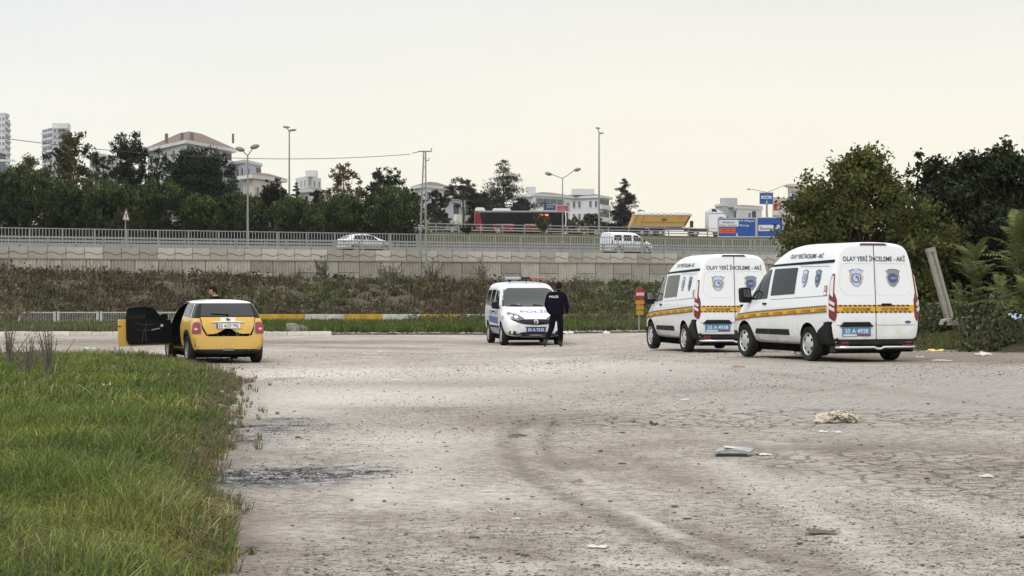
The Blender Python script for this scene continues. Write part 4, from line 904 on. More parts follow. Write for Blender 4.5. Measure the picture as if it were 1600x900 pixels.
def rock_noise(n, l, vec, scale, detail=8, rough=.65, dist=0):
    t = n.new("ShaderNodeTexNoise"); t.inputs["Scale"].default_value = scale; t.inputs["Detail"].default_value = detail; t.inputs["Roughness"].default_value = rough; t.inputs["Distortion"].default_value = dist; l.new(vec, t.inputs["Vector"]); return t.outputs["Fac"]
def mrange(n, l, s, a, b, lo, hi):
    r = n.new("ShaderNodeMapRange"); r.inputs[1].default_value = lo; r.inputs[2].default_value = hi; r.inputs[3].default_value = a; r.inputs[4].default_value = b; l.new(s, r.inputs[0]); return r.outputs[0]
def mixc(n, l, f, a, b, mode='MIX'):
    m = n.new("ShaderNodeMix"); m.data_type = 'RGBA'; m.blend_type = mode
    if hasattr(f, 'links'): l.new(f, m.inputs[0])
    else: m.inputs[0].default_value = f
    for s, v in ((6, a), (7, b)):
        if hasattr(v, 'links'): l.new(v, m.inputs[s])
        else: m.inputs[s].default_value = (*v, 1)
    return m.outputs[2]
def math_(n, l, op, a, b=None, clamp=False):
    m = n.new("ShaderNodeMath"); m.operation = op; m.use_clamp = clamp
    for i, v in enumerate((a, b)):
        if v is None: continue
        if hasattr(v, 'links'): l.new(v, m.inputs[i])
        else: m.inputs[i].default_value = v
    return m.outputs[0]

def lot_material():
    m, n, l, b = newmat("lot_gravel")
    tcn = n.new("ShaderNodeTexCoord"); P = tcn.outputs["Object"]
    at = lambda nm: (lambda a: (setattr(a, "attribute_name", nm), a.outputs["Fac"])[1])(n.new("ShaderNodeAttribute"))
    big = rock_noise(n, l, P, .22, 6, .6, .4); med = rock_noise(n, l, P, 1.3, 8, .7, .3); fine = rock_noise(n, l, P, 9, 8, .75); grit = rock_noise(n, l, P, 55, 6, .8)
    c = mixc(n, l, mrange(n, l, big, 0, 1, .42, .58), (.40, .357, .315), (.585, .535, .485))
    c = mixc(n, l, mrange(n, l, med, 0, .85, .44, .62), c, (.315, .275, .24))
    c = mixc(n, l, mrange(n, l, fine, 0, .9, .50, .60), c, (.19, .172, .148))
    c = mixc(n, l, mrange(n, l, fine, .8, 0, .36, .50), c, (.64, .585, .53))
    c = mixc(n, l, mrange(n, l, grit, 0, .95, .52, .60), c, (.13, .12, .105))
    c = mixc(n, l, mrange(n, l, grit, .8, 0, .36, .48), c, (.68, .64, .57))
    # pebbles
    for sc, lo, hi, cc, am in ((26, .13, .26, (.15, .14, .125), .75), (14, .10, .2, (.62, .60, .55), .8), (60, .16, .3, (.62, .6, .55), .5)):
        v = n.new("ShaderNodeTexVoronoi"); v.inputs["Scale"].default_value = sc; l.new(P, v.inputs["Vector"])
        s2 = n.new("ShaderNodeSeparateColor"); l.new(v.outputs["Color"], s2.inputs[0])
        f = math_(n, l, 'MULTIPLY', mrange(n, l, v.outputs["Distance"], am, 0, lo, hi), mrange(n, l, s2.outputs[0], 0, 1, .62, .7))
        c = mixc(n, l, f, c, cc)
    pale = at("pale"); dark = at("dark"); burn = at("burn"); tyre = at("tyre"); crack = at("crack"); asph = at("asphalt")
    c = mixc(n, l, math_(n, l, 'MULTIPLY', asph, mrange(n, l, fine, .75, .35, .3, .7)), c, (.365, .36, .34))
    c = mixc(n, l, math_(n, l, 'MULTIPLY', pale, mrange(n, l, fine, 1.0, .55, .35, .65)), c, (.74, .69, .635))
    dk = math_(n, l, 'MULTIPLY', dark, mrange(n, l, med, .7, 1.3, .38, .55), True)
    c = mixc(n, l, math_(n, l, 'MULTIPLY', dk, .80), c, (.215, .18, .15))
    c = mixc(n, l, math_(n, l, 'MULTIPLY', tyre, mrange(n, l, fine, .35, .95, .35, .6), True), c, (.20, .178, .15))
    c = mixc(n, l, math_(n, l, 'MULTIPLY', burn, .55, True), c, (.36, .36, .365))
    bn = math_(n, l, 'MULTIPLY', burn, mrange(n, l, rock_noise(n, l, P, 3.4, 8, .8, .8), 0, 1.6, .42, .58), True)
    c = mixc(n, l, bn, c, (.075, .075, .08))
    ash = math_(n, l, 'MULTIPLY', burn, mrange(n, l, rock_noise(n, l, P, 6.5, 8, .8, .5), 0, 1.4, .55, .68), True)
    c = mixc(n, l, ash, c, (.60, .61, .62))
    # broken asphalt: plates with dark joints
    dn = n.new("ShaderNodeTexNoise"); dn.inputs["Scale"].default_value = 2.5; dn.inputs["Detail"].default_value = 3; l.new(P, dn.inputs["Vector"])
    mv = n.new("ShaderNodeVectorMath"); mv.operation = 'MULTIPLY_ADD'; l.new(dn.outputs["Color"], mv.inputs[0]); mv.inputs[1].default_value = (.35, .35, 0); l.new(P, mv.inputs[2])
    v = n.new("ShaderNodeTexVoronoi"); v.feature = 'DISTANCE_TO_EDGE'; v.inputs["Scale"].default_value = 3.0; l.new(mv.outputs[0], v.inputs["Vector"])
    ck = math_(n, l, 'MULTIPLY', mrange(n, l, v.outputs["Distance"], 1, 0, .0, .07), crack, True)
    c = mixc(n, l, math_(n, l, 'MULTIPLY', ck, .6), c, (.10, .09, .078))
    l.new(c, b.inputs["Base Color"]); b.inputs["Roughness"].default_value = .95; b.inputs["Specular IOR Level"].default_value = .05
    h = math_(n, l, 'ADD', math_(n, l, 'MULTIPLY', fine, .5), math_(n, l, 'MULTIPLY', grit, .25)); h = math_(n, l, 'SUBTRACT', h, math_(n, l, 'MULTIPLY', ck, .9)); h = math_(n, l, 'ADD', h, math_(n, l, 'MULTIPLY', med, .8))
    bp = n.new("ShaderNodeBump"); bp.inputs["Strength"].default_value = 1.0; bp.inputs["Distance"].default_value = .05; l.new(h, bp.inputs["Height"]); l.new(bp.outputs[0], b.inputs["Normal"])
    return m
def soil_material(name, c1, c2, c3, scale=.8):
    m, n, l, b = newmat(name); P = n.new("ShaderNodeTexCoord").outputs["Object"]
    a = rock_noise(n, l, P, scale, 8, .7, .5); f = rock_noise(n, l, P, scale * 7, 8, .8)
    c = mixc(n, l, mrange(n, l, a, 0, 1, .4, .6), c1, c2); c = mixc(n, l, mrange(n, l, f, 0, .9, .5, .7), c, c3)
    l.new(c, b.inputs["Base Color"]); b.inputs["Roughness"].default_value = .95; b.inputs["Specular IOR Level"].default_value = .04
    bp = n.new("ShaderNodeBump"); bp.inputs["Strength"].default_value = 1; bp.inputs["Distance"].default_value = .15; l.new(f, bp.inputs["Height"]); l.new(bp.outputs[0], b.inputs["Normal"])
    return m

# ---- outline of the meadow in the near left corner
edge_px = [(0, 541), (120, 543), (200, 549), (270, 562), (330, 580), (372, 597), (352, 622), (355, 655), (348, 700), (335, 745), (345, 790), (372, 830), (376, 870), (355, 905), (330, 960)]
EP = np.array([gpt(x, y) for x, y in edge_px]); EP = EP[np.argsort(EP[:, 1])]
def meadow_edge(D): return np.interp(D, EP[:, 1], EP[:, 0])
# ---- the lot
LOT_END = 74.5
def build_lot():
    nu, nv = 420, 460
    U = np.linspace(-.52, .52, nu); Z = np.exp(np.linspace(math.log(5.0), math.log(LOT_END), nv))
    UU, ZZ = np.meshgrid(U, Z); X = UU * ZZ; Y = ZZ
    H = gz(X, Y)
    def blob(x, y, rx, ry, s=1.0, rot=0.0):
        """soft patch centred on the ground point under photo pixel (x,y); radii in metres"""
        gx, gy = gpt(x, y); c, sn = math.cos(rot), math.sin(rot); dx, dy = X - gx, Y - gy
        return s * np.exp(-(((dx * c + dy * sn) / rx) ** 2 + ((-dx * sn + dy * c) / ry) ** 2))
    def track(pts, w, s=1.0):
        P = [gpt(*p) for p in pts]; P = np.array(P); d = np.full(X.shape, 1e9)
        for a, b in zip(P[:-1], P[1:]):
            ab = b - a; L = ab @ ab; tt = np.clip(((X - a[0]) * ab[0] + (Y - a[1]) * ab[1]) / L, 0, 1)
            d = np.minimum(d, np.hypot(X - a[0] - tt * ab[0], Y - a[1] - tt * ab[1]))
        return s * np.exp(-(d / w) ** 2), d
    burn = blob(470, 742, .55, .75) + blob(400, 748, .55, .8) + blob(580, 736, .22, .45, .9) + blob(420, 668, .7, 1.1, .9) + blob(385, 690, .3, .5, .7) + blob(450, 655, .3, .4, .7) + blob(350, 565, .9, 1.5, .8) + blob(520, 700, 1.2, 2, .25) + blob(372, 800, .1, .2, .7) + blob(385, 860, .12, .4, .6)
    pale = blob(610, 690, 1.1, 1.6, .9) + blob(560, 620, 2.2, 4, .6) + blob(700, 780, .7, .8, .8) + blob(1000, 880, .5, .35, .9) + blob(860, 885, .3, .3, .8) + blob(930, 765, .5, .3, .0) + blob(480, 585, 2.0, 3.5, .7) + blob(900, 575, 4, 4, .5) + blob(420, 830, .5, .6, .6) + blob(1250, 760, 1.0, 1.3, .4)
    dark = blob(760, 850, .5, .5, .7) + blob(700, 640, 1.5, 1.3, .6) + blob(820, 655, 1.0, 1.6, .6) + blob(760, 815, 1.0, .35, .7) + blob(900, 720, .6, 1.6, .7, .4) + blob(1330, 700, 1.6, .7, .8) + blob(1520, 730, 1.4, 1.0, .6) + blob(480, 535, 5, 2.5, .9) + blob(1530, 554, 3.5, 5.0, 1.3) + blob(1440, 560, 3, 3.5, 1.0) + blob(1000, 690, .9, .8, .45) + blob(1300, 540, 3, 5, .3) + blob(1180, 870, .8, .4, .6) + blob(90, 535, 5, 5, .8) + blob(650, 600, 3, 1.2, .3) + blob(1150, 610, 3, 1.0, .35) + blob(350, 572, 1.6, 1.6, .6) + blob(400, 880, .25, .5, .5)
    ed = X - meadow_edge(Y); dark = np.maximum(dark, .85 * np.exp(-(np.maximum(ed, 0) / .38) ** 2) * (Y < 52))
    tr = 0; hgt = 0
    for pts, w, s in (([(838, 655), (800, 672), (790, 690), (800, 715), (830, 745), (900, 785), (990, 825), (1120, 880)], .11, .9), ([(862, 660), (850, 690), (862, 720), (905, 752), (980, 790), (1080, 830), (1230, 880)], .09, .8),
                      ([(500, 710), (520, 760), (560, 830), (600, 900)], .12, .3), ([(470, 700), (480, 780), (500, 900)], .12, .25), ([(1600, 640), (1400, 612), (1250, 590), (1130, 575)], .25, .35), ([(1600, 700), (1450, 660), (1300, 640)], .2, .3),
                      ([(820, 800), (700, 770), (620, 790), (560, 850)], .2, .35), ([(1350, 900), (1200, 800), (1050, 740), (950, 700)], .14, .35), ([(960, 560), (1100, 566), (1300, 575)], .25, .25)):
        a, d = track(pts, w, s); tr = np.maximum(tr, a); hgt = hgt - .009 * a + .005 * s * np.exp(-((d - w * 1.8) / (w * .6)) ** 2)
    for pts, w, s in (([(885, 735), (940, 770), (1010, 808), (1060, 840)], .10, 1.0), ([(700, 690), (640, 720), (600, 790)], .5, .5), ([(1120, 720), (1260, 790), (1400, 900)], .22, .5), ([(1200, 690), (1400, 770), (1600, 830)], .2, .45), ([(860, 560), (760, 580), (560, 590)], .8, .4)):
        pale = np.maximum(pale, track(pts, w, s)[0])
    for pts, w, s in (([(640, 640), (760, 645), (840, 660)], .45, .6), ([(900, 700), (1000, 720), (1100, 770)], .35, .5), ([(600, 860), (760, 850), (900, 890)], .25, .6), ([(1080, 830), (1200, 870), (1330, 900)], .3, .5), ([(420, 540), (640, 545)], .9, .7), ([(380, 600), (460, 590)], .3, .6), ([(1240, 690), (1420, 700), (1600, 712)], .3, .6)):
        dark = np.maximum(dark, track(pts, w, s)[0])
    crack = sstep(.25, .7, blob(1120, 655, 3.2, 1.9) + blob(1400, 720, 2.0, 1.6, .8) + blob(1540, 760, 1.2, 1.5, .9) + blob(1480, 650, 3, 1.2, .5))
    asph = np.clip(blob(1350, 600, 6, 7, 1) + blob(1050, 585, 4, 4, .8) + blob(1550, 610, 4, 6, .8), 0, 1)
    H = H + hgt
    rr = np.random.default_rng(5)
    Fc = np.arange(nu * nv).reshape(nv, nu); Fq = np.stack([Fc[:-1, :-1], Fc[:-1, 1:], Fc[1:, 1:], Fc[1:, :-1]], -1).reshape(-1, 4)
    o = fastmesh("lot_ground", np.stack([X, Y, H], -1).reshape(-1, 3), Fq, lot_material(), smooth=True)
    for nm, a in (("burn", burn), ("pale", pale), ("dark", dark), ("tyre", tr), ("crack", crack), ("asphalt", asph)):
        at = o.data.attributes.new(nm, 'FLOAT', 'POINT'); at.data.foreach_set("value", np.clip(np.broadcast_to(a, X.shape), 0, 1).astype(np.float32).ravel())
    tag(o, kind="structure"); return o
build_lot()
# ---- land around and behind
def build_land():
    xs = np.concatenate([np.linspace(-400, -70, 12), np.linspace(-66, 66, 150), np.linspace(70, 400, 12)])
    ys = np.concatenate([np.linspace(-60, 72, 20), np.linspace(74.3, 180, 130), ])
    XX, YY = np.meshgrid(xs, ys); H = hill(XX, YY); t_, o_ = to_wall(XX, YY)
    H = np.where(YY < 73.5, gz(XX, YY) - .25 * sstep(0, 1, 1.0) , H)
    H = np.where(YY < 73.5, -.22 + 0 * H, H)
    H = np.where(o_ > .3, np.minimum(H, 1.9), H)
    Fc = np.arange(XX.size).reshape(XX.shape); Fq = np.stack([Fc[:-1, :-1], Fc[:-1, 1:], Fc[1:, 1:], Fc[1:, :-1]], -1).reshape(-1, 4)
    cen = o_.ravel()[Fq].min(1); Fq = Fq[cen < 3]
    o = fastmesh("bank_terrain", np.stack([XX, YY, H], -1).reshape(-1, 3), Fq, soil_material("bank_soil", (.10, .085, .06), (.17, .14, .105), (.065, .055, .04)), smooth=True)
    tag(o, kind="structure")
    MBx = MB()
    # highway deck, verge, far carriageway, land to the horizon
    A, B = -60, 190
    def strip(name, m, secs):
        mb = MB(); ts = [A + (B - A) * i / 10 for i in range(11)]; V = []; k = len(secs)
        for tt in ts:
            for o2, z in secs: V.append(W(tt, o2, z))
        mb.add(V, [(i * k + j, (i + 1) * k + j, (i + 1) * k + j + 1, i * k + j + 1) for i in range(10) for j in range(k - 1)])
        return tag(mb.build(name, m), kind="structure")
    asph = soil_material("asphalt_grey", (.075, .075, .077), (.10, .10, .10), (.055, .055, .056), 2)
    strip("near_carriageway", asph, [(.5, DECK), (16, DECK + .1)])
    strip("verge", soil_material("verge_grass", (.075, .08, .04), (.11, .10, .06), (.05, .055, .03)), [(16, DECK + .11), (20, DECK + .3), (40, 6.9), (52, 7.45)])
    strip("far_carriageway", asph, [(52, 7.46), (95, 8.7), (104, 8.75)])
    lm = MB(); wht = mat("road_marking", (.6, .6, .58), .7)
    for o2, z in ((1.5, DECK + .012), (15.2, DECK + .105), (53, 7.50), (94, 8.68)):
        V = []; [V.extend([W(tt, o2, z), W(tt, o2 + .15, z)]) for tt in (A, B)]; lm.add(V, [(0, 1, 3, 2)])
    tag(lm.build("lane_marking", wht), kind="structure")
    # far land rising to the town
    mb = MB(); nx, ny = 40, 24; V = []
    for j in range(ny + 1):
        o2 = 104 + (1350 - 104) * (j / ny) ** 1.8
        for i in range(nx + 1):
            tt = -500 + 1300 * i / nx; z = 8.72 + min(o2 - 104, 900) * .012
            V.append(W(tt, o2, z))
    mb.add(V, [(j * (nx + 1) + i, (j + 1) * (nx + 1) + i, (j + 1) * (nx + 1) + i + 1, j * (nx + 1) + i + 1) for j in range(ny) for i in range(nx)])
    tag(mb.build("far_land", soil_material("far_soil", (.10, .11, .07), (.14, .14, .10), (.08, .085, .055), .05), smooth=60), kind="structure")
build_land()
# ground sheet below everything so the land reaches the horizon on every side
mb = MB(); s_ = 1700; mb.add([(-s_, -s_, -.6), (s_, -s_, -.6), (s_, s_ , -.6), (-s_, s_, -.6)], [(0, 1, 2, 3)]); tag(mb.build("base_ground", soil_material("plain_soil", (.22, .2, .165), (.3, .27, .23), (.15, .13, .11), .3)), kind="structure")

# ---- kerb of the lot
kerb_m = mat("kerb_concrete", (.50, .47, .42), .9, spec=.05, var=.3, vscale=2, bump=.3, rnd=.12)
kb = MB()
kerbroot = thing("kerb", "low pale concrete kerb along the far left edge of the gravel lot", "kerb", (0, 0, 0))
kmesh = None
for i in range(17):
    x0, x1 = px(-60 + i * 34, 73.4), px(-60 + (i + 1) * 34, 73.4); y = 73.4
    if kmesh is None:
        kmesh = MB().prism(rpoly([(-.14, -.1), (.14, -.1), (.14, .14), (-.14, .14)], .03, 2), 0.005, (x1 - x0) - .01, 'X').build("kerb_stone", kerb_m, kerbroot, 40); o = kmesh
    else: o = kmesh.copy(); col.objects.link(o)
    o.location = (x0, y, float(gz(x0, y)) + random.uniform(-.012, .012))

# ---- retaining wall with interlocking ribbed panels and a waved parapet
conc = mat("wall_concrete", (.375, .355, .31), .9, spec=.05, var=.26, vscale=.9, bump=.2, bscale=12, rnd=.24)
conc2 = mat("parapet_concrete", (.46, .44, .385), .9, spec=.05, var=.2, vscale=1.0, bump=.15, bscale=12, rnd=.22)
wall = thing("retaining_wall", "long pale concrete highway retaining wall with ribbed panels and wavy parapet", "wall", (WX0, WY0, 0), PHI)
MB().box((45, .45, 1.0), (150, .5, 6.2)).build("wall_core", mat("wall_joint", (.10, .095, .085), .9), wall)     # core top at 4.1
def ribbed_panel(L, H):
    mb = MB(); n = 7; V = []; x = -L / 2 + .03
    prof = [(-L / 2 + .02, 0.0)]
    st = (L - .04) / n
    for i in range(n):
        a = -L / 2 + .02 + i * st; prof += [(a + st * .08, -.045), (a + st * .72, -.045), (a + st * .8, -.0)] 
    prof.append((L / 2 - .02, 0.0)); k = len(prof)
    V = [(x, y - .05, .02) for x, y in prof] + [(x, y - .05, H - .02) for x, y in prof]
    Fq = [(i, i + 1, k + i + 1, k + i) for i in range(k - 1)]
    V += [(prof[0][0], .16, .02), (prof[-1][0], .16, .02), (prof[0][0], .16, H - .02), (prof[-1][0], .16, H - .02)]; b = 2 * k
    Fq += [(0, b, b + 2, k), (k - 1, b + 1, b + 3, 2 * k - 1), tuple(range(k, 2 * k)) + (b + 3, b + 2), tuple(range(k))[::-1] + (b, b + 1)]
    return mb.add(V, Fq)
PT = 3.62                                     # underside of the parapet
tall = ribbed_panel(1.75, 1.70).build("wall_panel", conc, wall); half = ribbed_panel(1.75, .85).build("wall_panel", conc, wall)
flat = MB().box((0, -.02, .85), (1.71, .2, 1.66)).build("wall_panel", conc, wall)
proto_t, proto_h, proto_f = tall, half, flat; used = set()
def put(pr, x, z):
    if pr.name not in used: used.add(pr.name); o = pr
    else: o = pr.copy(); col.objects.link(o)
    o.location = (x, .12, z)
cnt = 0
for i in range(-9, 60):
    x = i * 1.75; pp = proto_f if i in (27, 36, -1) else proto_t
    z = PT
    if i % 2 == 0:
        put(pp, x, z - 1.70); put(proto_t, x, z - 3.40)
    else:
        put(proto_h, x, z - .85); put(proto_t, x, z - 2.55)
def parapet_panel(L, H):
    n = 14; V = []; xs = [-L / 2 + .022 + (L - .044) * i / n for i in range(n + 1)]
    wv = lambda x: H * .42 + .085 * math.sin(2 * math.pi * (x + L / 2) / L + .3)
    for x in xs: V += [(x, 0, 0.012), (x, 0, wv(x) - .02), (x, .05, wv(x) - .01), (x, .05, wv(x) + .01), (x, -.02, wv(x) + .035), (x, -.02, H - .0), (x, .3, H)]
    Fq = [(i * 7 + j, (i + 1) * 7 + j, (i + 1) * 7 + j + 1, i * 7 + j + 1) for i in range(n) for j in range(6)]
    Fq += [tuple(range(7)) , tuple(n * 7 + j for j in range(7))[::-1]]
    return MB().add(V, Fq)
pp0 = parapet_panel(1.32, WALL_TOP - PT - .06).build("parapet_panel", conc2, wall, 30); pp0.location = (0 * 1.32, -.02, PT + .05)
for i in range(-11, 78):
    if i == 0: continue
    o = pp0.copy(); col.objects.link(o); o.location = (i * 1.32, -.02, PT + .05)
MB().box((45, .1, PT + .02), (140, .28, .05)).build("drip_ledge", conc, wall)
MB().box((45, .36, WALL_TOP - .1), (140, .34, .18)).build("wall_coping", conc2, wall)

# ---- railing on top of the wall
galv = mat("galvanised_steel", (.34, .35, .35), .5, metal=.35, var=.08)
rail = thing("railing", "long galvanised steel railing with upright balusters on top of the highway wall", "railing", (WX0, WY0, WALL_TOP - .01), PHI)
A_, B_ = -7.0, 72.0
for nm, z, h in (("top_rail", 1.24, .06), ("middle_rail", .62, .045), ("bottom_rail", .14, .045)):
    MB().box(((A_ + B_) / 2, .3, z), (B_ - A_, .05, h)).build(nm, galv, rail)
po = None
n_ = int((B_ - A_) / 2.3)
for i in range(n_ + 1):
    if po is None: po = MB().box((0, .3, .62), (.09, .07, 1.28)).box((0, .3, .02), (.2, .2, .03)).build("post", galv, rail); o = po
    else: o = po.copy(); col.objects.link(o)
    o.location = (A_ + i * 2.3, 0, 0)
ba = None; k = 0; x = A_
bl = []
while x < B_:
    if min(abs((x - A_) % 2.3), 2.3 - (x - A_) % 2.3) > .09: bl.append(x)
    x += .235
for i, x in enumerate(bl[:300]):
    if ba is None: ba = MB().box((0, .3, .69), (.045, .028, 1.1)).build("baluster", galv, rail); o = ba
    else: o = ba.copy(); col.objects.link(o)
    o.location = (x, 0, 0)
if len(bl) > 300:
    mb = MB(); [mb.box((x, .3, .69), (.045, .028, 1.1)) for x in bl[300:]]; tag(mb.build("baluster_run", galv, rail), kind="stuff")
def guardrail(label, o_, z, A0, B0, rails, postgap, h, pw=.1, name="guard_rail"):
    g = thing(name, label, "guard rail", W(0, o_, z), PHI)
    for (zz, hh) in rails:
        MB().prism([(-.03, zz - hh / 2), (.02, zz - hh / 2), (.05, zz - hh / 4), (.0, zz), (.05, zz + hh / 4), (.02, zz + hh / 2), (-.03, zz + hh / 2)], A0, B0, 'X').build("rail_beam", galv, g)
    p = None; x = A0
    while x < B0:
        if p is None: p = MB().box((0, .1, h / 2), (pw, .1, h)).build("post", galv, g); o = p
        else: o = p.copy(); col.objects.link(o)
        o.location = (x, 0, 0); x += postgap
    return g
guardrail("steel guard rail with several horizontal beams close behind the railing", 1.6, DECK, -10, 80, ((.28, .11), (.52, .11), (.78, .13)), 2.0, .85)
guardrail("grey steel guard rail along the far side of the near carriageway", 15.4, DECK + .1, -30, 120, ((.45, .3), (.8, .1)), 3.0, .9)
guardrail("upper steel guard rail in front of the bus and the tipper lorry", 50.5, 7.3, 12, 150, ((.35, .12), (.62, .12), (.95, .09)), 2.7, 1.0)
# ------------------------------------------------------------------ parked vehicles and people on the lot
def set_on_ground(o, X, Y, yaw, z=None):
    o.location = (X, Y, float(gz(X, Y)) if z is None else z); o.rotation_euler = (0, 0, R(yaw)); return o
def place_by_wheel(o, lx, ly, X, Y, yaw, z):
    c, s = math.cos(R(yaw)), math.sin(R(yaw)); o.location = (X - (c * lx - s * ly), Y - (s * lx + c * ly), z); o.rotation_euler = (0, 0, R(yaw))
van = make_van("nearer white crime scene van, the larger one in front of the dark trees")
place_by_wheel(van, -1.465, .9, 5.91, 41.8, 109.0, .200)
van2 = copy_tree(van); van2["label"] = "farther white crime scene van standing between the police car and the nearer van"
place_by_wheel(van2, -1.465, .9, 4.17, 50.6, 102.0, .110)
mini = make_mini(); mini.location = (-6.81, 48.05, -.01); mini.rotation_euler = (0, 0, R(109))
doblo = make_doblo("small white police car with blue and red roof lights, facing the camera"); doblo.location = (.353, 62.18, 0.0); doblo.rotation_euler = (0, 0, R(-81.7))
# a plain copy of the same kind of van on the highway
combi = make_doblo("white compact passenger van driving behind the railing above the no entry sign", police=False)
combi.location = (px(979, 172.5), 172.5, DECK + .02); combi.rotation_euler = (0, 0, R(32.5))
hatch = make_hatch("white hatchback driving behind the railing left of the lattice pole"); hatch.location = (px(570, 160.5), 160.5, DECK + .02); hatch.rotation_euler = (0, 0, R(32.5)); hatch.scale = (1, 1, .97)
bus = make_bus(); bus.location = (px(814, 262), 262, 8.2); bus.rotation_euler = (0, 0, R(3)); bus.scale = (.96, 1, 1.0)
truck = make_truck(); truck.location = (px(1074, 292), 292, 8.72); truck.rotation_euler = (0, 0, R(7))

# officer seen from behind, walking past the police car, hands in front of him
off = make_person("police officer in dark navy uniform seen from behind in front of the police car", dict(
    pelvis=(-.02, 0, .93), waist=(-.03, .0, 1.08), chest=(-.05, -.01, 1.32), neckbase=(-.04, .01, 1.50), neck=(.02, .02, 1.585), skull=(.035, .03, 1.63),
    lhip=(-.12, 0, .86), lknee=(-.17, .05, .52), lcalf=(-.24, -.06, .36), lankle=(-.34, -.20, .15), lball=(-.345, -.12, .075), ltoe=(-.35, -.05, .035),
    rhip=(.07, 0, .86), rknee=(.08, .02, .49), rcalf=(.08, .01, .36), rankle=(.08, .02, .09), rball=(.10, .13, .04), rtoe=(.115, .21, .03),
    lshoulder=(-.235, 0, 1.47), lelbow=(-.315, -.05, 1.17), lwrist=(-.24, .13, .97), lpalm=(-.19, .19, .92),
    rshoulder=(.185, .0, 1.46), relbow=(.275, -.06, 1.16), rwrist=(.24, .10, .94), rpalm=(.20, .15, .87)))
off.location = (px(871, 58.7), 58.7, 0.0); off.scale = (1.0, 1.0, 1.0); off.rotation_euler = (0, 0, R(-3))
hd = head_mesh(off, (.04, .035, 1.695), R(-14), 0)
# jacket: hem, collar and back yoke as clothing over the body
jk = MB(); rings = [(-.03, 0, .915, .205, .155), (-.03, 0, .93, .212, .165), (-.03, -.0, 1.0, .205, .155), (-.035, -.005, 1.12, .205, .155), (-.05, -.01, 1.30, .238, .165), (-.05, -.01, 1.42, .250, .155), (-.045, 0, 1.49, .20, .125), (-.035, .0, 1.535, .12, .105)]
V = []; n = 28
for i, (cx, cy, z, rx, ry) in enumerate(rings):
    for j in range(n):
        a = 2 * math.pi * j / n; w = 1 + .03 * math.sin(5 * a + i) + .02 * math.sin(9 * a - i * 2); V.append((cx + rx * w * abs(math.cos(a)) ** .85 * (1 if math.cos(a) > 0 else -1), cy + ry * w * abs(math.sin(a)) ** .85 * (1 if math.sin(a) > 0 else -1), z))
jk.add(V, [(i * n + j, i * n + (j + 1) % n, (i + 1) * n + (j + 1) % n, (i + 1) * n + j) for i in range(len(rings) - 1) for j in range(n)])
jo = jk.build("jacket", navy, off, 60)
MB().lathe([(.090, 1.50), (.088, 1.56), (.078, 1.60), (.07, 1.598), (.075, 1.55)], 20, 'Z', (-.0, .012, 0)).build("collar", navy, off, 60)
bm = bmesh.new(); bm.from_mesh(jo.data); jb = BVHTree.FromBMesh(bm); bm.free()
V2, F2 = text_geo("POL\u0130S", .25, .075, bold=.02)
def _pj(x, z):
    h = jb.ray_cast(Vector((x, -3, z)), Vector((0, 1, 0))); return (h[0] + Vector((0, -.012, 0))) if h[0] else Vector((x, -.17, z))
MB().add([_pj(-.05 - .045 + x, 1.415 + z) for x, z in V2], F2).build("lettering", mat("reflective_white", (.75, .76, .78), .5), jo, recalc=False)
MB().prism(rpoly([(-.03, 1.31), (.03, 1.31), (.03, 1.37), (0, 1.385), (-.03, 1.37)], .01), .262, .272, 'X').build("sleeve_patch", mat("patch_pale", (.35, .36, .4), .6), off)

# person beyond the yellow car, only the head shows above its roof
p2 = make_person("person in dark clothes standing behind the yellow car, only the head showing", dict(
    pelvis=(0, 0, .87), waist=(0, 0, 1.0), chest=(0, .02, 1.23), neckbase=(0, .03, 1.40), neck=(0, .05, 1.475), skull=(0, .06, 1.52),
    lhip=(-.10, 0, .80), lknee=(-.11, .03, .46), lcalf=(-.11, 0, .33), lankle=(-.12, -.02, .085), lball=(-.13, .10, .04), ltoe=(-.135, .17, .03),
    rhip=(.10, 0, .80), rknee=(.11, .03, .46), rcalf=(.11, 0, .33), rankle=(.12, -.02, .085), rball=(.13, .10, .04), rtoe=(.135, .17, .03),
    lshoulder=(-.2, .03, 1.37), lelbow=(-.27, .03, 1.09), lwrist=(-.2, .22, .95), lpalm=(-.16, .28, .93),
    rshoulder=(.2, .03, 1.37), relbow=(.27, .03, 1.09), rwrist=(.2, .22, .95), rpalm=(.16, .28, .93)))
p2.location = (px(338, 51.5), 51.5, .0); p2.rotation_euler = (0, 0, R(118))
head_mesh(p2, (0, .085, 1.575), 0, R(-12))
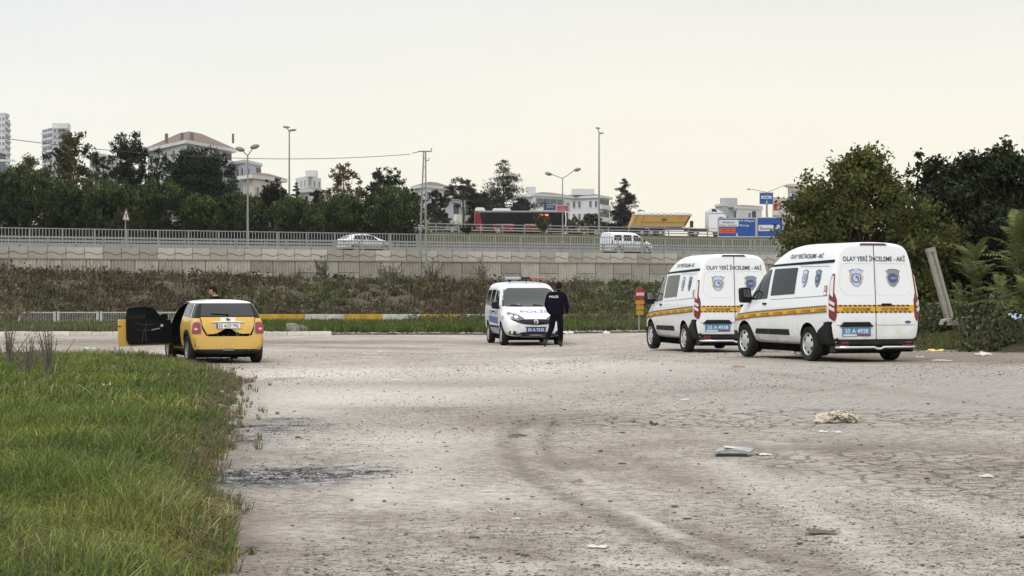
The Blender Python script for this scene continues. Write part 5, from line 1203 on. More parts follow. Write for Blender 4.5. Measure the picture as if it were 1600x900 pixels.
# ------------------------------------------------------------------ roadside furniture, signs, buildings
def wpt(x, o):
    """point on the line at offset o beyond the wall that shows at photo column x"""
    k = (x - 800) / F; t_ = (k * (WY0 + o * WC) - WX0 + o * WS) / (WC - k * WS); return W(t_, o)[:2]
def zoff(o): return float(np.interp(o, [0, .5, 16, 20, 40, 52, 95, 104, 800], [DECK, DECK, DECK + .1, DECK + .3, 6.9, 7.45, 8.7, 8.72, 17]))
pole_m = mat("pole_galvanised", (.27, .275, .275), .6, metal=.1, spec=.2); lamp_m = mat("lamp_head_grey", (.22, .23, .23), .5)
def street_lamp(x, o, junction_y, heads, label, h_rad=.09, bowl=True, z0=None):
    X, Y = wpt(x, o); z0 = zoff(o) if z0 is None else z0; t = thing("street_lamp", label, "street lamp", (X, Y, z0), 0, "double armed street lamps along the highway")
    zj = pz(junction_y, Y) - z0; MB().tube([(0, 0, 0), (0, 0, zj * .5), (0, 0, zj)], [h_rad, h_rad * .8, h_rad * .55], 10).box((0, 0, .15), (.35, .35, .3)).build("pole", pole_m, t, 40)
    for hx, hy in heads:
        dx, dz = (hx - x) * Y / F, pz(hy, Y) - z0
        MB().tube([(0, 0, zj - .05), (dx * .5, 0, (zj + dz) / 2 + .0), (dx * .85, 0, dz)], h_rad * .45, 6).build("arm", pole_m, t, 60)
        hd = MB(); L = .36 if bowl else .35; sg = 1 if dx > 0 else -1
        hd.add([], []); pr = [(0.001, -L), (.10, -L * .8), (.17, -L * .2), (.17, L * .3), (.08, L * .9), (.001, L)] if bowl else [(0.001, -L), (.07, -L * .7), (.10, 0), (.06, L * .8), (.001, L)]
        hd.lathe(pr, 12, 'X'); ho = hd.build("lamp_head", lamp_m, t, 60); ho.location = (dx, 0, dz); ho.rotation_euler = (0, R(-14 * sg if bowl else -5 * sg), 0)
        bw = MB().lathe([(r_ * .8, x_ * .8) for r_, x_ in pr], 12, 'X').build("lamp_bowl", mat("bowl_pale", (.5, .5, .47), .3), ho, 60); bw.location = (0, 0, -.05)
    return t
street_lamp(387, 2.6, 242, ((375, 233), (398, 229)), "street lamp with two round heads in front of the left trees")
street_lamp(452, 34, 205, ((447.5, 198.5), (457.5, 203)), "very tall thin lamp mast rising behind the left trees", .10, False)
street_lamp(879, 30, 278, ((857, 271.5), (902, 265)), "street lamp with two long spread arms beside the bus front", .08, bowl=True)
street_lamp(936, 84, 207, ((934, 200), (939.5, 208)), "very tall thin lamp mast between white apartment block and conifer", .14, False)
street_lamp(1199, 110, 300, ((1170, 295.5), (1226, 290.5)), "street lamp whose arms spread above the small blue sign", .10, bowl=False)

# lattice power pole in front of the wall, its wire running left
X, Y = px(661, 152), 152.0; zb = float(hill(X, Y)); t = thing("power_pole", "narrow A shaped lattice power pole standing in front of the retaining wall", "power pole", (X, Y, zb))
zt = pz(237, Y) - zb
MB().box((-.24, 0, zt / 2 + .3), (.07, .07, .1)).build("bolt_plate", pole_m, t)
for s in (-1, 1): MB().tube([(s * .26, 0, -.4), (s * .20, 0, zt * .35), (s * .07 + .12, 0, zt)], [.075, .065, .05], 6).build("leg", pole_m, t)
mb = MB()
for i in range(14):
    z = .6 + i * zt / 15; wv = lambda z: .26 - .19 * z / zt; c = .12 * max(0, (z / zt - .35) / .65)
    MB().tube([(-wv(z) + c, 0, z), (wv(z + .35) + c, 0, z + .35)], .018, 4).build("brace", pole_m, t)
MB().box((.12, 0, zt + .02), (.98, .10, .09)).build("crossarm", pole_m, t)
MB().tube([(.60, 0, zt + .05), (.60, 0, zt + .22), (.66, 0, zt + .25)], .035, 6).build("insulator", lamp_m, t); MB().tube([(.18, 0, zt - .65), (.42, 0, zt - .62), (.42, 0, zt - .45)], .035, 6).build("insulator", lamp_m, t)
MB().tube([(-.37, 0, zt - .03), (-.75, -.1, zt - .10)], .03, 6).build("insulator", lamp_m, t)
wt = thing("power_cable", "thin black overhead cable sagging to the left from the lattice power pole", "cable", (0, 0, 0))
a = Vector((px(641, 152), 151.9, pz(241, 152))); b = Vector((px(-130, 112), 112, pz(196, 112))); pts = []
for i in range(41):
    k = i / 40; p = a.lerp(b, k); p.z -= 4 * .92 * k * (1 - k); pts.append(p)
MB().tube(pts, .020, 5).build("wire", tape_black, wt)

# warning triangle behind the railing
X, Y = wpt(196, 2.4); t = thing("warning_sign", "narrow looking red and white triangular warning sign on a post behind the railing", "traffic sign", (X, Y, DECK), R(68))
MB().tube([(0, 0, 0), (0, 0, pz(335, Y) - DECK)], .04, 8).build("post", pole_m, t)
zz = pz(345, Y) - DECK
for nm, m_, k, y in (("sign_plate", red_lens, 1, -.05), ("sign_field", plate_white, .70, -.062)):
    c = zz + .3; MB().prism(rpoly([(-.5 * k, c - .29 * k), (.5 * k, c - .29 * k), (0, c + .62 * k)], .05), y, y + .012, 'Y').build(nm, m_, t)
MB().prism([(-.05, zz + .15), (.05, zz + .15), (.08, zz + .5), (-.08, zz + .5)], -.072, -.063, 'Y').build("sign_mark", tape_black, t)

# signs in front of the lorry
sb = mat("sign_blue", (.012, .07, .30), .45); sw = mat("sign_white", (.66, .68, .70), .45); so = mat("sign_orange_red", (.62, .10, .04), .5); sgrey = mat("sign_frame", (.45, .47, .48), .4)
def flat_sign(name, label, x0, x1, y0, y1, Yd, items, zbase, posts=2, col_=sb, rz=0.0, cat="road sign", back=.06):
    X = px((x0 + x1) / 2, Yd); w, h = (x1 - x0) * Yd / F, (y1 - y0) * Yd / F; zc = pz((y0 + y1) / 2, Yd); t = thing(name, label, cat, (X, Yd, zbase), rz)
    z = zc - zbase; u = Yd / F
    MB().box((0, .0, z), (w, back, h)).build("panel", col_, t)
    for e, d in (((0, -.0, z + h / 2), (w + .1, back + .03, .09)), ((0, 0, z - h / 2), (w + .1, back + .03, .09)), ((-w / 2, 0, z), (.09, back + .034, h)), ((w / 2, 0, z), (.09, back + .034, h))): MB().box(e, d).build("frame", sgrey, t)
    for i in range(posts):
        xx = 0 if posts == 1 else (-.36 + .72 * i) * w; MB().box((xx, .12, (z + h / 2) / 2 - .2), (.14, .14, z + h / 2 + .0)).build("post", pole_m, t)
    fy = -back / 2
    for it in items:
        k = it[0]
        if k == 'r':
            _, a, b, c, d, m_ = it; cx, cz = ((a + c) / 2 - (x0 + x1) / 2) * u, -((b + d) / 2 - (y0 + y1) / 2) * u + z
            MB().prism(rpoly([(cx - (c - a) * u / 2, cz - (d - b) * u / 2), (cx + (c - a) * u / 2, cz - (d - b) * u / 2), (cx + (c - a) * u / 2, cz + (d - b) * u / 2), (cx - (c - a) * u / 2, cz + (d - b) * u / 2)], .06), fy - .014, fy + .01, 'Y').build("sign_field", m_, t)
        elif k == 't':
            _, s_, cxp, cyp, wp, hp, m_ = it; V, Fs = text_geo(s_, wp * u, hp * u, bold=.012); cx, cz = (cxp - (x0 + x1) / 2) * u, -(cyp - (y0 + y1) / 2) * u + z
            MB().add([(cx + a, fy - .02, cz + b) for a, b in V], Fs).build("lettering", m_, t, recalc=False)
        elif k == 'a':
            _, cxp, cyp, r_, ang, m_ = it; cx, cz = (cxp - (x0 + x1) / 2) * u, -(cyp - (y0 + y1) / 2) * u + z; r_ *= u; ca, sa = math.cos(R(ang)), math.sin(R(ang))
            pl = [(-1, -.22), (0, -.22), (0, -.75), (1, 0), (0, .75), (0, .22), (-1, .22)]
            MB().prism([(cx + (a * ca - b * sa) * r_, cz + (a * sa + b * ca) * r_) for a, b in pl], fy - .022, fy - .012, 'Y').build("arrow", m_, t)
    return t
flat_sign("direction_sign", "large blue road sign with white and orange fields reading 19 May\u0131s and Sinop", 1122, 1181, 341, 370, 196, [('r', 1123.5, 343.5, 1154, 354, sw), ('r', 1123.5, 356, 1149, 364.5, so), ('t', "Atakum", 1138, 347.2, 19, 3.4, ink_grey), ('t', "Hast. Turizmi", 1138, 351.8, 26, 2.6, ink_grey), ('t', "\u015eehir Hast.", 1137, 358.2, 20, 2.4, ink_grey), ('t', "Org. Sanayi", 1137, 362, 20, 2.4, ink_grey), ('t', "19 May\u0131s", 1167, 345.5, 23, 4.2, sw), ('t', "Sinop", 1163, 352.5, 15, 4.2, sw), ('a', 1151.5, 366.8, 2.8, -90, sw)], 5.5)
flat_sign("exit_sign", "blue road sign reading \u0130lkad\u0131m with a white slanting arrow", 1183, 1223, 340, 370, 196.2, [('r', 1185, 351.5, 1208.5, 361, sw), ('t', "\u0130lkad\u0131m", 1197, 356.5, 20, 5.4, ink_grey), ('a', 1215.5, 354.5, 5, 50, sw)], 5.5)
flat_sign("lane_sign", "small blue overhead lane sign on a thin post, between the lamp arms", 1187, 1208, 301, 319, 320, [('r', 1189.5, 306, 1205.5, 310.5, sw), ('t', "Atakum", 1197.5, 308.2, 13, 2.8, ink_grey), ('a', 1197.5, 316, 2, -90, sw)], 9, posts=1)
flat_sign("direction_board", "blue and pale road board in front of the beige building", 1233, 1256, 300, 318, 315, [('r', 1234, 301.5, 1254, 306.5, sw), ('t', "Atakum", 1244, 304, 15, 2.6, ink_grey), ('t', "19 May\u0131s", 1241, 311.3, 11, 2.2, sw), ('t', "Sinop", 1239, 314.5, 7, 2, sw), ('a', 1252, 315, 2.4, 50, sw)], 9, posts=2)
flat_sign("billboard", "white advertising board with a red corner beside the beige building", 1208, 1233, 318, 336, 420, [('r', 1208.5, 317, 1217.5, 329, mat("ad_red", (.5, .04, .07), .5)), ('a', 1216, 324.5, 2.6, 60, sw), ('t', "C\u0130S", 1221, 327, 8, 3, seam_grey), ('t', "C\u0130RC\u0130O", 1223, 332, 14, 3, seam_grey)], 9, posts=2, col_=sw, cat="billboard")
flat_sign("billboard", "dark blue advertising board left of the red one, behind the bus", 849, 869, 320, 329, 330, [('t', "TOPTAN", 859, 323.5, 11, 2.5, badge_pale)], 9, 2, mat("ad_navy", (.045, .055, .16), .5), cat="billboard")
flat_sign("billboard", "plain red advertising board behind the front of the bus", 870, 888, 321, 355, 328, [('r', 872, 324, 886, 330, mat("ad_red_pale", (.42, .08, .10), .6))], 9, 2, mat("ad_red_dark", (.33, .035, .055), .5), cat="billboard")

# no entry sign, elongated by its angle, with yellow chevrons below
D_ = 76.0; X = px(1000, D_); zb = float(hill(X, D_)); t = thing("no_entry_sign", "red and white no entry sign with yellow arrow plates on its post", "traffic sign", (X, D_, zb), R(52))
zc = pz(459.5, D_) - zb; u = D_ / F
MB().tube([(0, .04, -.1), (0, .04, zc + .2)], .035, 8).build("post", pole_m, t)
MB().prism(ell(0, zc, .27, .27, 28), -.012, .012, 'Y').build("sign_plate", mat("sign_red", (.42, .02, .03), .45), t)
MB().prism([(-.25, zc - .055), (.25, zc - .055), (.25, zc + .055), (-.25, zc + .055)], -.018, -.010, 'Y').build("white_bar", sw, t)
for q, (yy, w_) in enumerate(((472.5, .27), (480.5, .24), (488.5, .22))):
    zz = pz(yy, D_) - zb; MB().prism([(-w_, zz - .075), (w_ * .75, zz - .075), (w_, zz), (w_ * .75, zz + .075), (-w_, zz + .075)], -.02, .0, 'Y').build("arrow_plate", mat("sign_yellow", (.62, .34, .02), .5), t)

# painted barrier blocks, yellow and white in turn
by = mat("barrier_yellow", (.40, .26, .045), .9, spec=.05, var=.35, vscale=3, bump=.2); bw_ = mat("barrier_white", (.42, .41, .38), .9, spec=.05, var=.4, vscale=3, bump=.2)
bt = thing("painted_barrier", "low concrete barrier painted in worn yellow and white lengths behind the grass strip", "barrier", (0, 94, 0))
cols_ = [(300, 390, 0), (390, 476, 1), (476, 539, 0), (539, 598, 1), (598, 660, 0), (660, 716, 1), (716, 790, 0), (790, 860, 1), (860, 932, 1), (932, 990, 0), (990, 1060, 0)]
for (a, b, c) in ((398, 476, 1), (476, 539, 0), (539, 598, 1), (598, 658, 0), (658, 717, 1), (717, 785, 0), (785, 850, 1), (868, 938, 1), (938, 1000, 0), (1000, 1070, 1), (1070, 1140, 0)):
    xa, xb = px(a, 94) , px(b, 94); g = float(hill((xa + xb) / 2, 94.0))
    zt_ = pz(491, 94); MB().prism(rpoly([(-.16, g - .3), (.16, g - .3), (.12, zt_), (-.12, zt_)], .03, 2), xa + .008, xb - .008, 'X').build("barrier_block", by if c else bw_, bt, 40)
# low metal fence on the left
ft = thing("metal_fence", "low pale metal mesh fence at the foot of the bank on the left", "fence", (0, 93, 0))
fm = mat("fence_paint", (.46, .47, .45), .6, var=.15)
xs_ = [-40, 30, 91, 158, 225, 292, 345]
zt_, zb_ = pz(487.5, 93), pz(508, 93)
def fpost(x): MB().box((x, 0, (zt_ + zb_) / 2 - .05), (.10, .08, zt_ - zb_ + .15)).build("post", fm, ft)
bars = None
for a, b in zip(xs_[:-1], xs_[1:]):
    xa, xb = px(a, 93), px(b, 93); fpost(xa); fpost(xb - .16)
    for zz in (zt_ - .02, zb_ + .06): MB().box(((xa + xb) / 2 - .08, 0, zz), (xb - xa - .1, .04, .05)).build("rail", fm, ft)
    mb = MB(); x = xa + .1
    while x < xb - .25: mb.box((x, 0, (zt_ + zb_) / 2), (.012, .012, zt_ - zb_ - .06)); x += .075
    tag(mb.build("mesh_infill", fm, ft), kind="stuff")

# ---- buildings
def bmat(nm, c): return mat(nm, c, .85, var=.06, vscale=.3)
pane = mat("building_pane", (.05, .06, .07), .4, spec=.1); pane2 = mat("building_pane_pale", (.15, .17, .20), .5, spec=.1); bframe = mat("building_white_frame", (.62, .62, .62), .7)
roof_br = mat("roof_brown", (.17, .125, .11), .85, var=.15, vscale=1); roof_gr = mat("roof_grey", (.16, .155, .155), .85, var=.15, vscale=1); dark_rail = mat("balcony_shade", (.25, .26, .28), .8)
_wc = {}
def facade(t, wallo, x0, x1, D0, D1, ytop_z, zbase, floors, cols, fz0=None, pat=None, wfrac=.42, hfrac=.5, frame=True, pm=None):
    """windows on the vertical face from (x0 at depth D0) to (x1 at depth D1); local coords of thing t"""
    A = Vector((px(x0, D0), D0)) - Vector(t.location[:2]); B = Vector((px(x1, D1), D1)) - Vector(t.location[:2]); d = B - A; L = d.length; d.normalize(); ang = math.atan2(d.y, d.x)
    H = (ytop_z - zbase) / floors; cw = L / cols
    for f in range(floors):
        for c in range(cols):
            p_ = pat[(f % len(pat))][c % len(pat[f % len(pat)])] if pat else 'w'
            if p_ == ' ': continue
            cx = (c + .5) * cw; z = zbase + (f + .52) * H - t.location[2]; w, h = cw * wfrac, H * hfrac
            if p_ == 'B': w, h = cw * .92, H * .42
            key = (round(w, 2), round(h, 2), p_, frame)
            if key not in _wc:
                mb = MB()
                if p_ == 'B':
                    _wc[key] = (MB().prism([(-w / 2, -h * .95), (w / 2, -h * .95), (w / 2, -h * .1), (-w / 2, -h * .1)], -.55, -.0, 'Y').build("balcony", bframe), MB().prism([(-w / 2 + .1, -h * .1), (w / 2 - .1, -h * .1), (w / 2 - .1, h * .9), (-w / 2 + .1, h * .9)], -.03, .02, 'Y').build("pane", pm or pane))
                else:
                    for e, s_ in (((0, 0, h / 2 + .06), (w + .24, .14, .12)), ((0, 0, -h / 2 - .06), (w + .3, .2, .12)), ((-w / 2 - .06, 0, 0), (.12, .14, h)), ((w / 2 + .06, 0, 0), (.12, .14, h)), ((0, 0, 0), (.07, .1, h))): mb.box(e, s_)
                    _wc[key] = (mb.build("window", bframe), MB().box((0, -.02, 0), (w, .04, h)).build("pane", pm or pane))
                first = True
            else: first = False
            o, g = _wc[key]
            if not first: o = o.copy(); g = g.copy(); col.objects.link(o); col.objects.link(g)
            o.parent = t; g.parent = o; q = A + d * cx; o.location = (q.x + d.y * .03, q.y - d.x * .03, z); o.rotation_euler = (0, 0, ang); g.location = (0, 0, 0)
def block(name, label, xL, xC, xR, DL, DC, DR, ytop, wm, zb=None, cat="building", roof=None, roof_y=None, eave=.0, base_y=None):
    """corner building: left face xL..xC, right face xC..xR"""
    zt = pz(ytop, DC); zb = 6 if zb is None else zb
    A, C_, B = Vector((px(xL, DL), DL)), Vector((px(xC, DC), DC)), Vector((px(xR, DR), DR)); Dv = A + B - C_
    t = thing(name, label, cat, (C_.x, C_.y, zb)); P = [A, C_, B, Dv]; P = [(p - C_) for p in P]
    MB().prism([(p.x, p.y) for p in P], 0, zt - zb, 'Z').build("wall", wm, t)
    if eave: 
        c = sum(P, Vector((0, 0))) / 4; Q = [(p - c) * (1 + eave / max((p - c).length, 1)) + c for p in P]
        MB().prism([(p.x, p.y) for p in Q], zt - zb, zt - zb + .5, 'Z').build("eave", bframe, t)
        if roof:
            rz_ = pz(roof_y, (DL + DR) / 2) - zb; mid = [c + (p - c) * .25 for p in Q]
            V = [(p.x, p.y, zt - zb + .5) for p in Q] + [(p.x, p.y, rz_) for p in mid]
            MB().add(V, [(0, 1, 5, 4), (1, 2, 6, 5), (2, 3, 7, 6), (3, 0, 4, 7), (4, 5, 6, 7)]).build("roof", roof, t)
    return t, zt
w_grey = bmat("facade_grey", (.42, .43, .44)); w_white = bmat("facade_white", (.62, .63, .64)); w_cream = bmat("facade_cream", (.55, .52, .46)); w_blue = bmat("facade_bluegrey", (.42, .46, .52)); w_beige = bmat("facade_beige", (.46, .38, .29)); w_pale = bmat("facade_tower", (.58, .60, .66))
# far towers
t, zt = block("tower_block", "tall pale tower block cut by the left edge of the photo", -30, 8, 15.5, 905, 900, 925, 181, w_pale, 12); facade(t, None, -30, 8, 905, 900, zt, 12, 24, 7, wfrac=.5, hfrac=.5, pm=pane2); facade(t, None, 8, 15.5, 900, 925, zt, 12, 24, 3, pat=["BBB"], pm=pane2)
MB().box((-6, 8, zt - 12 + .8), (10, 8, 1.6)).build("roof_room", w_grey, t)
t, zt = block("tower_block", "pale tower block with long dark balconies behind the brownish tree", 66, 82, 110, 960, 945, 960, 199, w_pale, 12); facade(t, None, 66, 82, 960, 945, zt, 12, 22, 2, pat=["BB"], pm=pane2); facade(t, None, 82, 110, 945, 960, zt, 12, 22, 4, pat=["wwBB"], pm=pane2)
MB().box((2.5, 7, zt - 12 + 1), (7, 6, 2.4)).build("roof_room", w_white, t)
t, zt = block("warehouse", "low blue grey building with white roof edge at the left edge of the photo", -40, -10, 9, 420, 400, 412, 236, bmat("facade_slate", (.14, .17, .22)), 7, eave=.6); MB().box((0, -.2, zt - 7 - 1.8), (8, .3, .4)).build("white_band", bframe, t)
t, zt = block("apartment_block", "low pale block between the brownish tree and the left pine", 140, 160, 185, 520, 510, 525, 243, w_grey, 8, eave=.3); facade(t, None, 140, 160, 520, 510, zt, 8, 9, 3); facade(t, None, 160, 185, 510, 525, zt, 8, 9, 4)
# large corner apartment block
t, zt = block("apartment_block", "large grey apartment block with brown hipped roof and white eaves above the pines", 231, 291, 362, 352, 330, 352, 224, w_grey, 7, roof=roof_br, roof_y=209, eave=.9)
facade(t, None, 231, 291, 352, 330, zt, 7, 6, 5, pat=["wwBww", "wwwww"], wfrac=.36, hfrac=.52); facade(t, None, 291, 362, 330, 352, zt, 7, 6, 6, pat=["BwwBwB", "BwwwwB"], wfrac=.36, hfrac=.52)
for cx, cy in ((-3.9, 5), (-1.2, 3.4), (.4, 3.2), (6.6, 5.4)): MB().box((cx, cy, zt - 7 + 1.15), (.45 if cx < 6 else .3, .45, 1.5)).build("chimney", roof_br, t)
t, zt = block("apartment_block", "blue grey apartment block stepping down right of the large hipped roof block", 362, 383, 408, 352, 345, 356, 254, w_blue, 7, eave=.3); facade(t, None, 362, 383, 352, 345, zt, 7, 4, 3, pat=["www"]); facade(t, None, 383, 408, 345, 356, zt, 7, 4, 3, pat=["w B"])
t, zt = block("house", "cream house with red brown roof band behind the street lamp", 380, 396, 440, 300, 296, 306, 279, w_cream, 7, roof=roof_br, roof_y=271, eave=1.2); facade(t, None, 396, 440, 296, 306, zt, 7, 2, 4, wfrac=.3, hfrac=.5)
t, zt = block("apartment_block", "small white apartment block left of the brown leaved tree", 462, 480, 502, 480, 470, 480, 275, w_white, 8); facade(t, None, 462, 480, 480, 470, zt, 8, 6, 3, wfrac=.25, hfrac=.4); facade(t, None, 480, 502, 470, 480, zt, 8, 6, 3, wfrac=.25, hfrac=.4)
MB().box((.8, 2, zt - 8 + .6), (2.5, 2.5, 1.4)).build("roof_room", w_white, t)
t, zt = block("house", "low grey roofed house left of the brown leaved tree", 470, 485, 512, 360, 355, 366, 300, w_white, 7, roof=roof_gr, roof_y=293, eave=.8); facade(t, None, 485, 512, 355, 366, zt, 7, 2, 3)
t, zt = block("apartment_block", "white apartment block with hipped brown roof behind the umbrella pine", 648, 664, 702, 392, 385, 396, 293, w_white, 7, roof=roof_br, roof_y=285, eave=.9); facade(t, None, 648, 664, 392, 385, zt, 7, 4, 2); facade(t, None, 664, 702, 385, 396, zt, 7, 4, 4, pat=["wBwB"])
t, zt = block("apartment_block", "white apartment block seen between the umbrella pine trunk and the bus", 696, 708, 745, 350, 345, 355, 312, bmat("facade_shade", (.40, .42, .46)), 7, eave=.4); facade(t, None, 708, 745, 345, 355, zt, 7, 2, 4, pat=["BwBw"])
t, zt = block("apartment_block", "white block with dark grey roof and blank wall right of the tall cedar", 812, 836, 892, 480, 470, 482, 306, w_white, 8, roof=roof_gr, roof_y=301, eave=.6); facade(t, None, 838, 892, 470, 482, zt, 8, 3, 5, pat=["BBBBw"], pm=pane2)
MB().box((-.9, 3, zt - 8 + 1.0), (2.2, 3, 2.2)).build("roof_room", w_white, t); MB().prism([(-2.4, -1.2), (1.8, -1.2), (1.8, 1), (-2.4, 1)], 0, pz(320, 470) - 8, 'Z').build("low_wing", w_white, t)
t, zt = block("apartment_block", "white four storey apartment block with grey hipped roof and a glazed stair column", 876, 936, 952, 500, 492, 502, 309, w_white, 8, roof=roof_gr, roof_y=302, eave=.9); facade(t, None, 876, 936, 500, 492, zt, 8, 5, 7, pat=["w ww w", "w wwww"], wfrac=.42, hfrac=.5); facade(t, None, 936, 952, 492, 502, zt, 8, 5, 1, pat=["B"])
MB().box((-3.6, 5, zt - 8 + 1.5), (5.2, 4, 1.5)).build("roof_room", w_white, t)
t, zt = block("apartment_block", "pale grey block with a square tower room right of the lorry cab", 1118, 1129, 1190, 455, 450, 462, 322, w_grey, 8, eave=.3); facade(t, None, 1129, 1190, 450, 462, zt, 8, 3, 5, pat=[" w  w"], wfrac=.3)
MB().box((1.6, 3, zt - 8 + .8), (3.4, 3, 2.0)).build("roof_room", w_grey, t)
t, zt = block("apartment_block", "grey roofed white block with a dark window column behind the blue signs", 1150, 1152, 1189, 440, 438, 444, 326, w_white, 8, roof=roof_gr, roof_y=321, eave=.6); facade(t, None, 1152, 1189, 438, 444, zt, 8, 3, 5, pat=["  wB "])
t, zt = block("office_building", "beige building beside the blue board, partly hidden by the green tree", 1231, 1233, 1300, 420, 415, 425, 291, w_beige, 8, eave=.6); facade(t, None, 1233, 1300, 415, 425, zt, 8, 4, 7, wfrac=.4)
t, zt = block("office_building", "striped pinkish building behind the red and white billboard", 1207, 1209, 1232, 470, 466, 472, 308, bmat("facade_pinkish", (.50, .36, .31)), 8)
for q in range(3): MB().box((1.6, -.3, zt - 8 - .6 - q * 1.2), (3.6, .3, .25)).build("band", w_cream, t)
for x_, yy, lab in ((912, 352, "low red roofed house right of the bus"), (945, 352, "low red roofed house left of the small cedar"), (1020, 350, "low pale shed behind the lorry")):
    t, zt = block("house", lab, x_ - 20, x_ - 10, x_ + 20, 390, 386, 392, yy + 2, w_cream, 7, roof=mat("roof_tile_red", (.34, .13, .09), .85), roof_y=yy - 4, eave=.6)
# ------------------------------------------------------------------ trees and plants
bark = mat("bark_brown", (.10, .08, .06), .9, bump=.5, bscale=8, var=.25); bark_p = mat("bark_grey", (.15, .135, .12), .9, bump=.5, bscale=8, var=.25)
def unit(n): v = rng.normal(size=(n, 3)); return v / np.linalg.norm(v, axis=1)[:, None]
def leaf_cloud(cen, rad, per, size, aspect=.45, outward=.3, shell=.55, flat=1.0, tint=(.6, 1.4), hue=.12, up=0.0, clump_tint=None, out_of=None):
    """leaf quads spread through clumps. cen (K,3), rad (K,)"""
    K = len(cen); per = np.maximum(1, (per * (rad / rad.mean()) ** 2).astype(int)) if np.ndim(per) == 0 else per
    idx = np.repeat(np.arange(K), per); N = len(idx)
    d = unit(N); r = (shell + (1 - shell) * rng.random(N)) * rng.random(N) ** .25
    dd = d.copy(); dd[:, 2] *= flat
    p = cen[idx] + dd * (r * rad[idx])[:, None]
    ax = unit(N) * (1 - outward) + d * outward + np.array([0, 0, up]); ax /= np.linalg.norm(ax, axis=1)[:, None]
    b = np.cross(ax, unit(N)); b /= np.linalg.norm(b, axis=1)[:, None] + 1e-9
    s = size * (.6 + .8 * rng.random(N)); a = ax * s[:, None]; b = b * (s * aspect)[:, None]
    V = np.stack([p - a * .5, p + b * .5, p + a * .5, p - b * .5], 1).reshape(-1, 3)
    ct = rng.uniform(tint[0], tint[1], K) if clump_tint is None else clump_tint
    br = ct[idx] * rng.uniform(.75, 1.25, N); hu = rng.normal(0, hue, N)
    C = np.stack([br * (1 + hu), br, br * (1 - hu * .6)], -1); C = np.repeat(C, 4, 0)
    return V, np.arange(N * 4).reshape(-1, 4), np.clip(C, 0, 3)
def join(parts):
    V = []; Fq = []; C = []; n = 0
    for v, f, c in parts: V.append(v); Fq.append(f + n); C.append(c); n += len(v)
    return np.concatenate(V), np.concatenate(Fq), np.concatenate(C)
needle = leafmat("needle_green", (.042, .060, .025), .06); needle_b = leafmat("needle_bluish", (.022, .031, .021), .06); needle_d = leafmat("needle_dark", (.022, .026, .020), .05); leafg = leafmat("leaf_green", (.085, .092, .028), .25)
leafd = leafmat("leaf_dark", (.024, .032, .015), .12); leafb = leafmat("leaf_brown", (.14, .105, .055), .3); leafo = leafmat("leaf_olive", (.085, .085, .04), .25)
GRP = {}
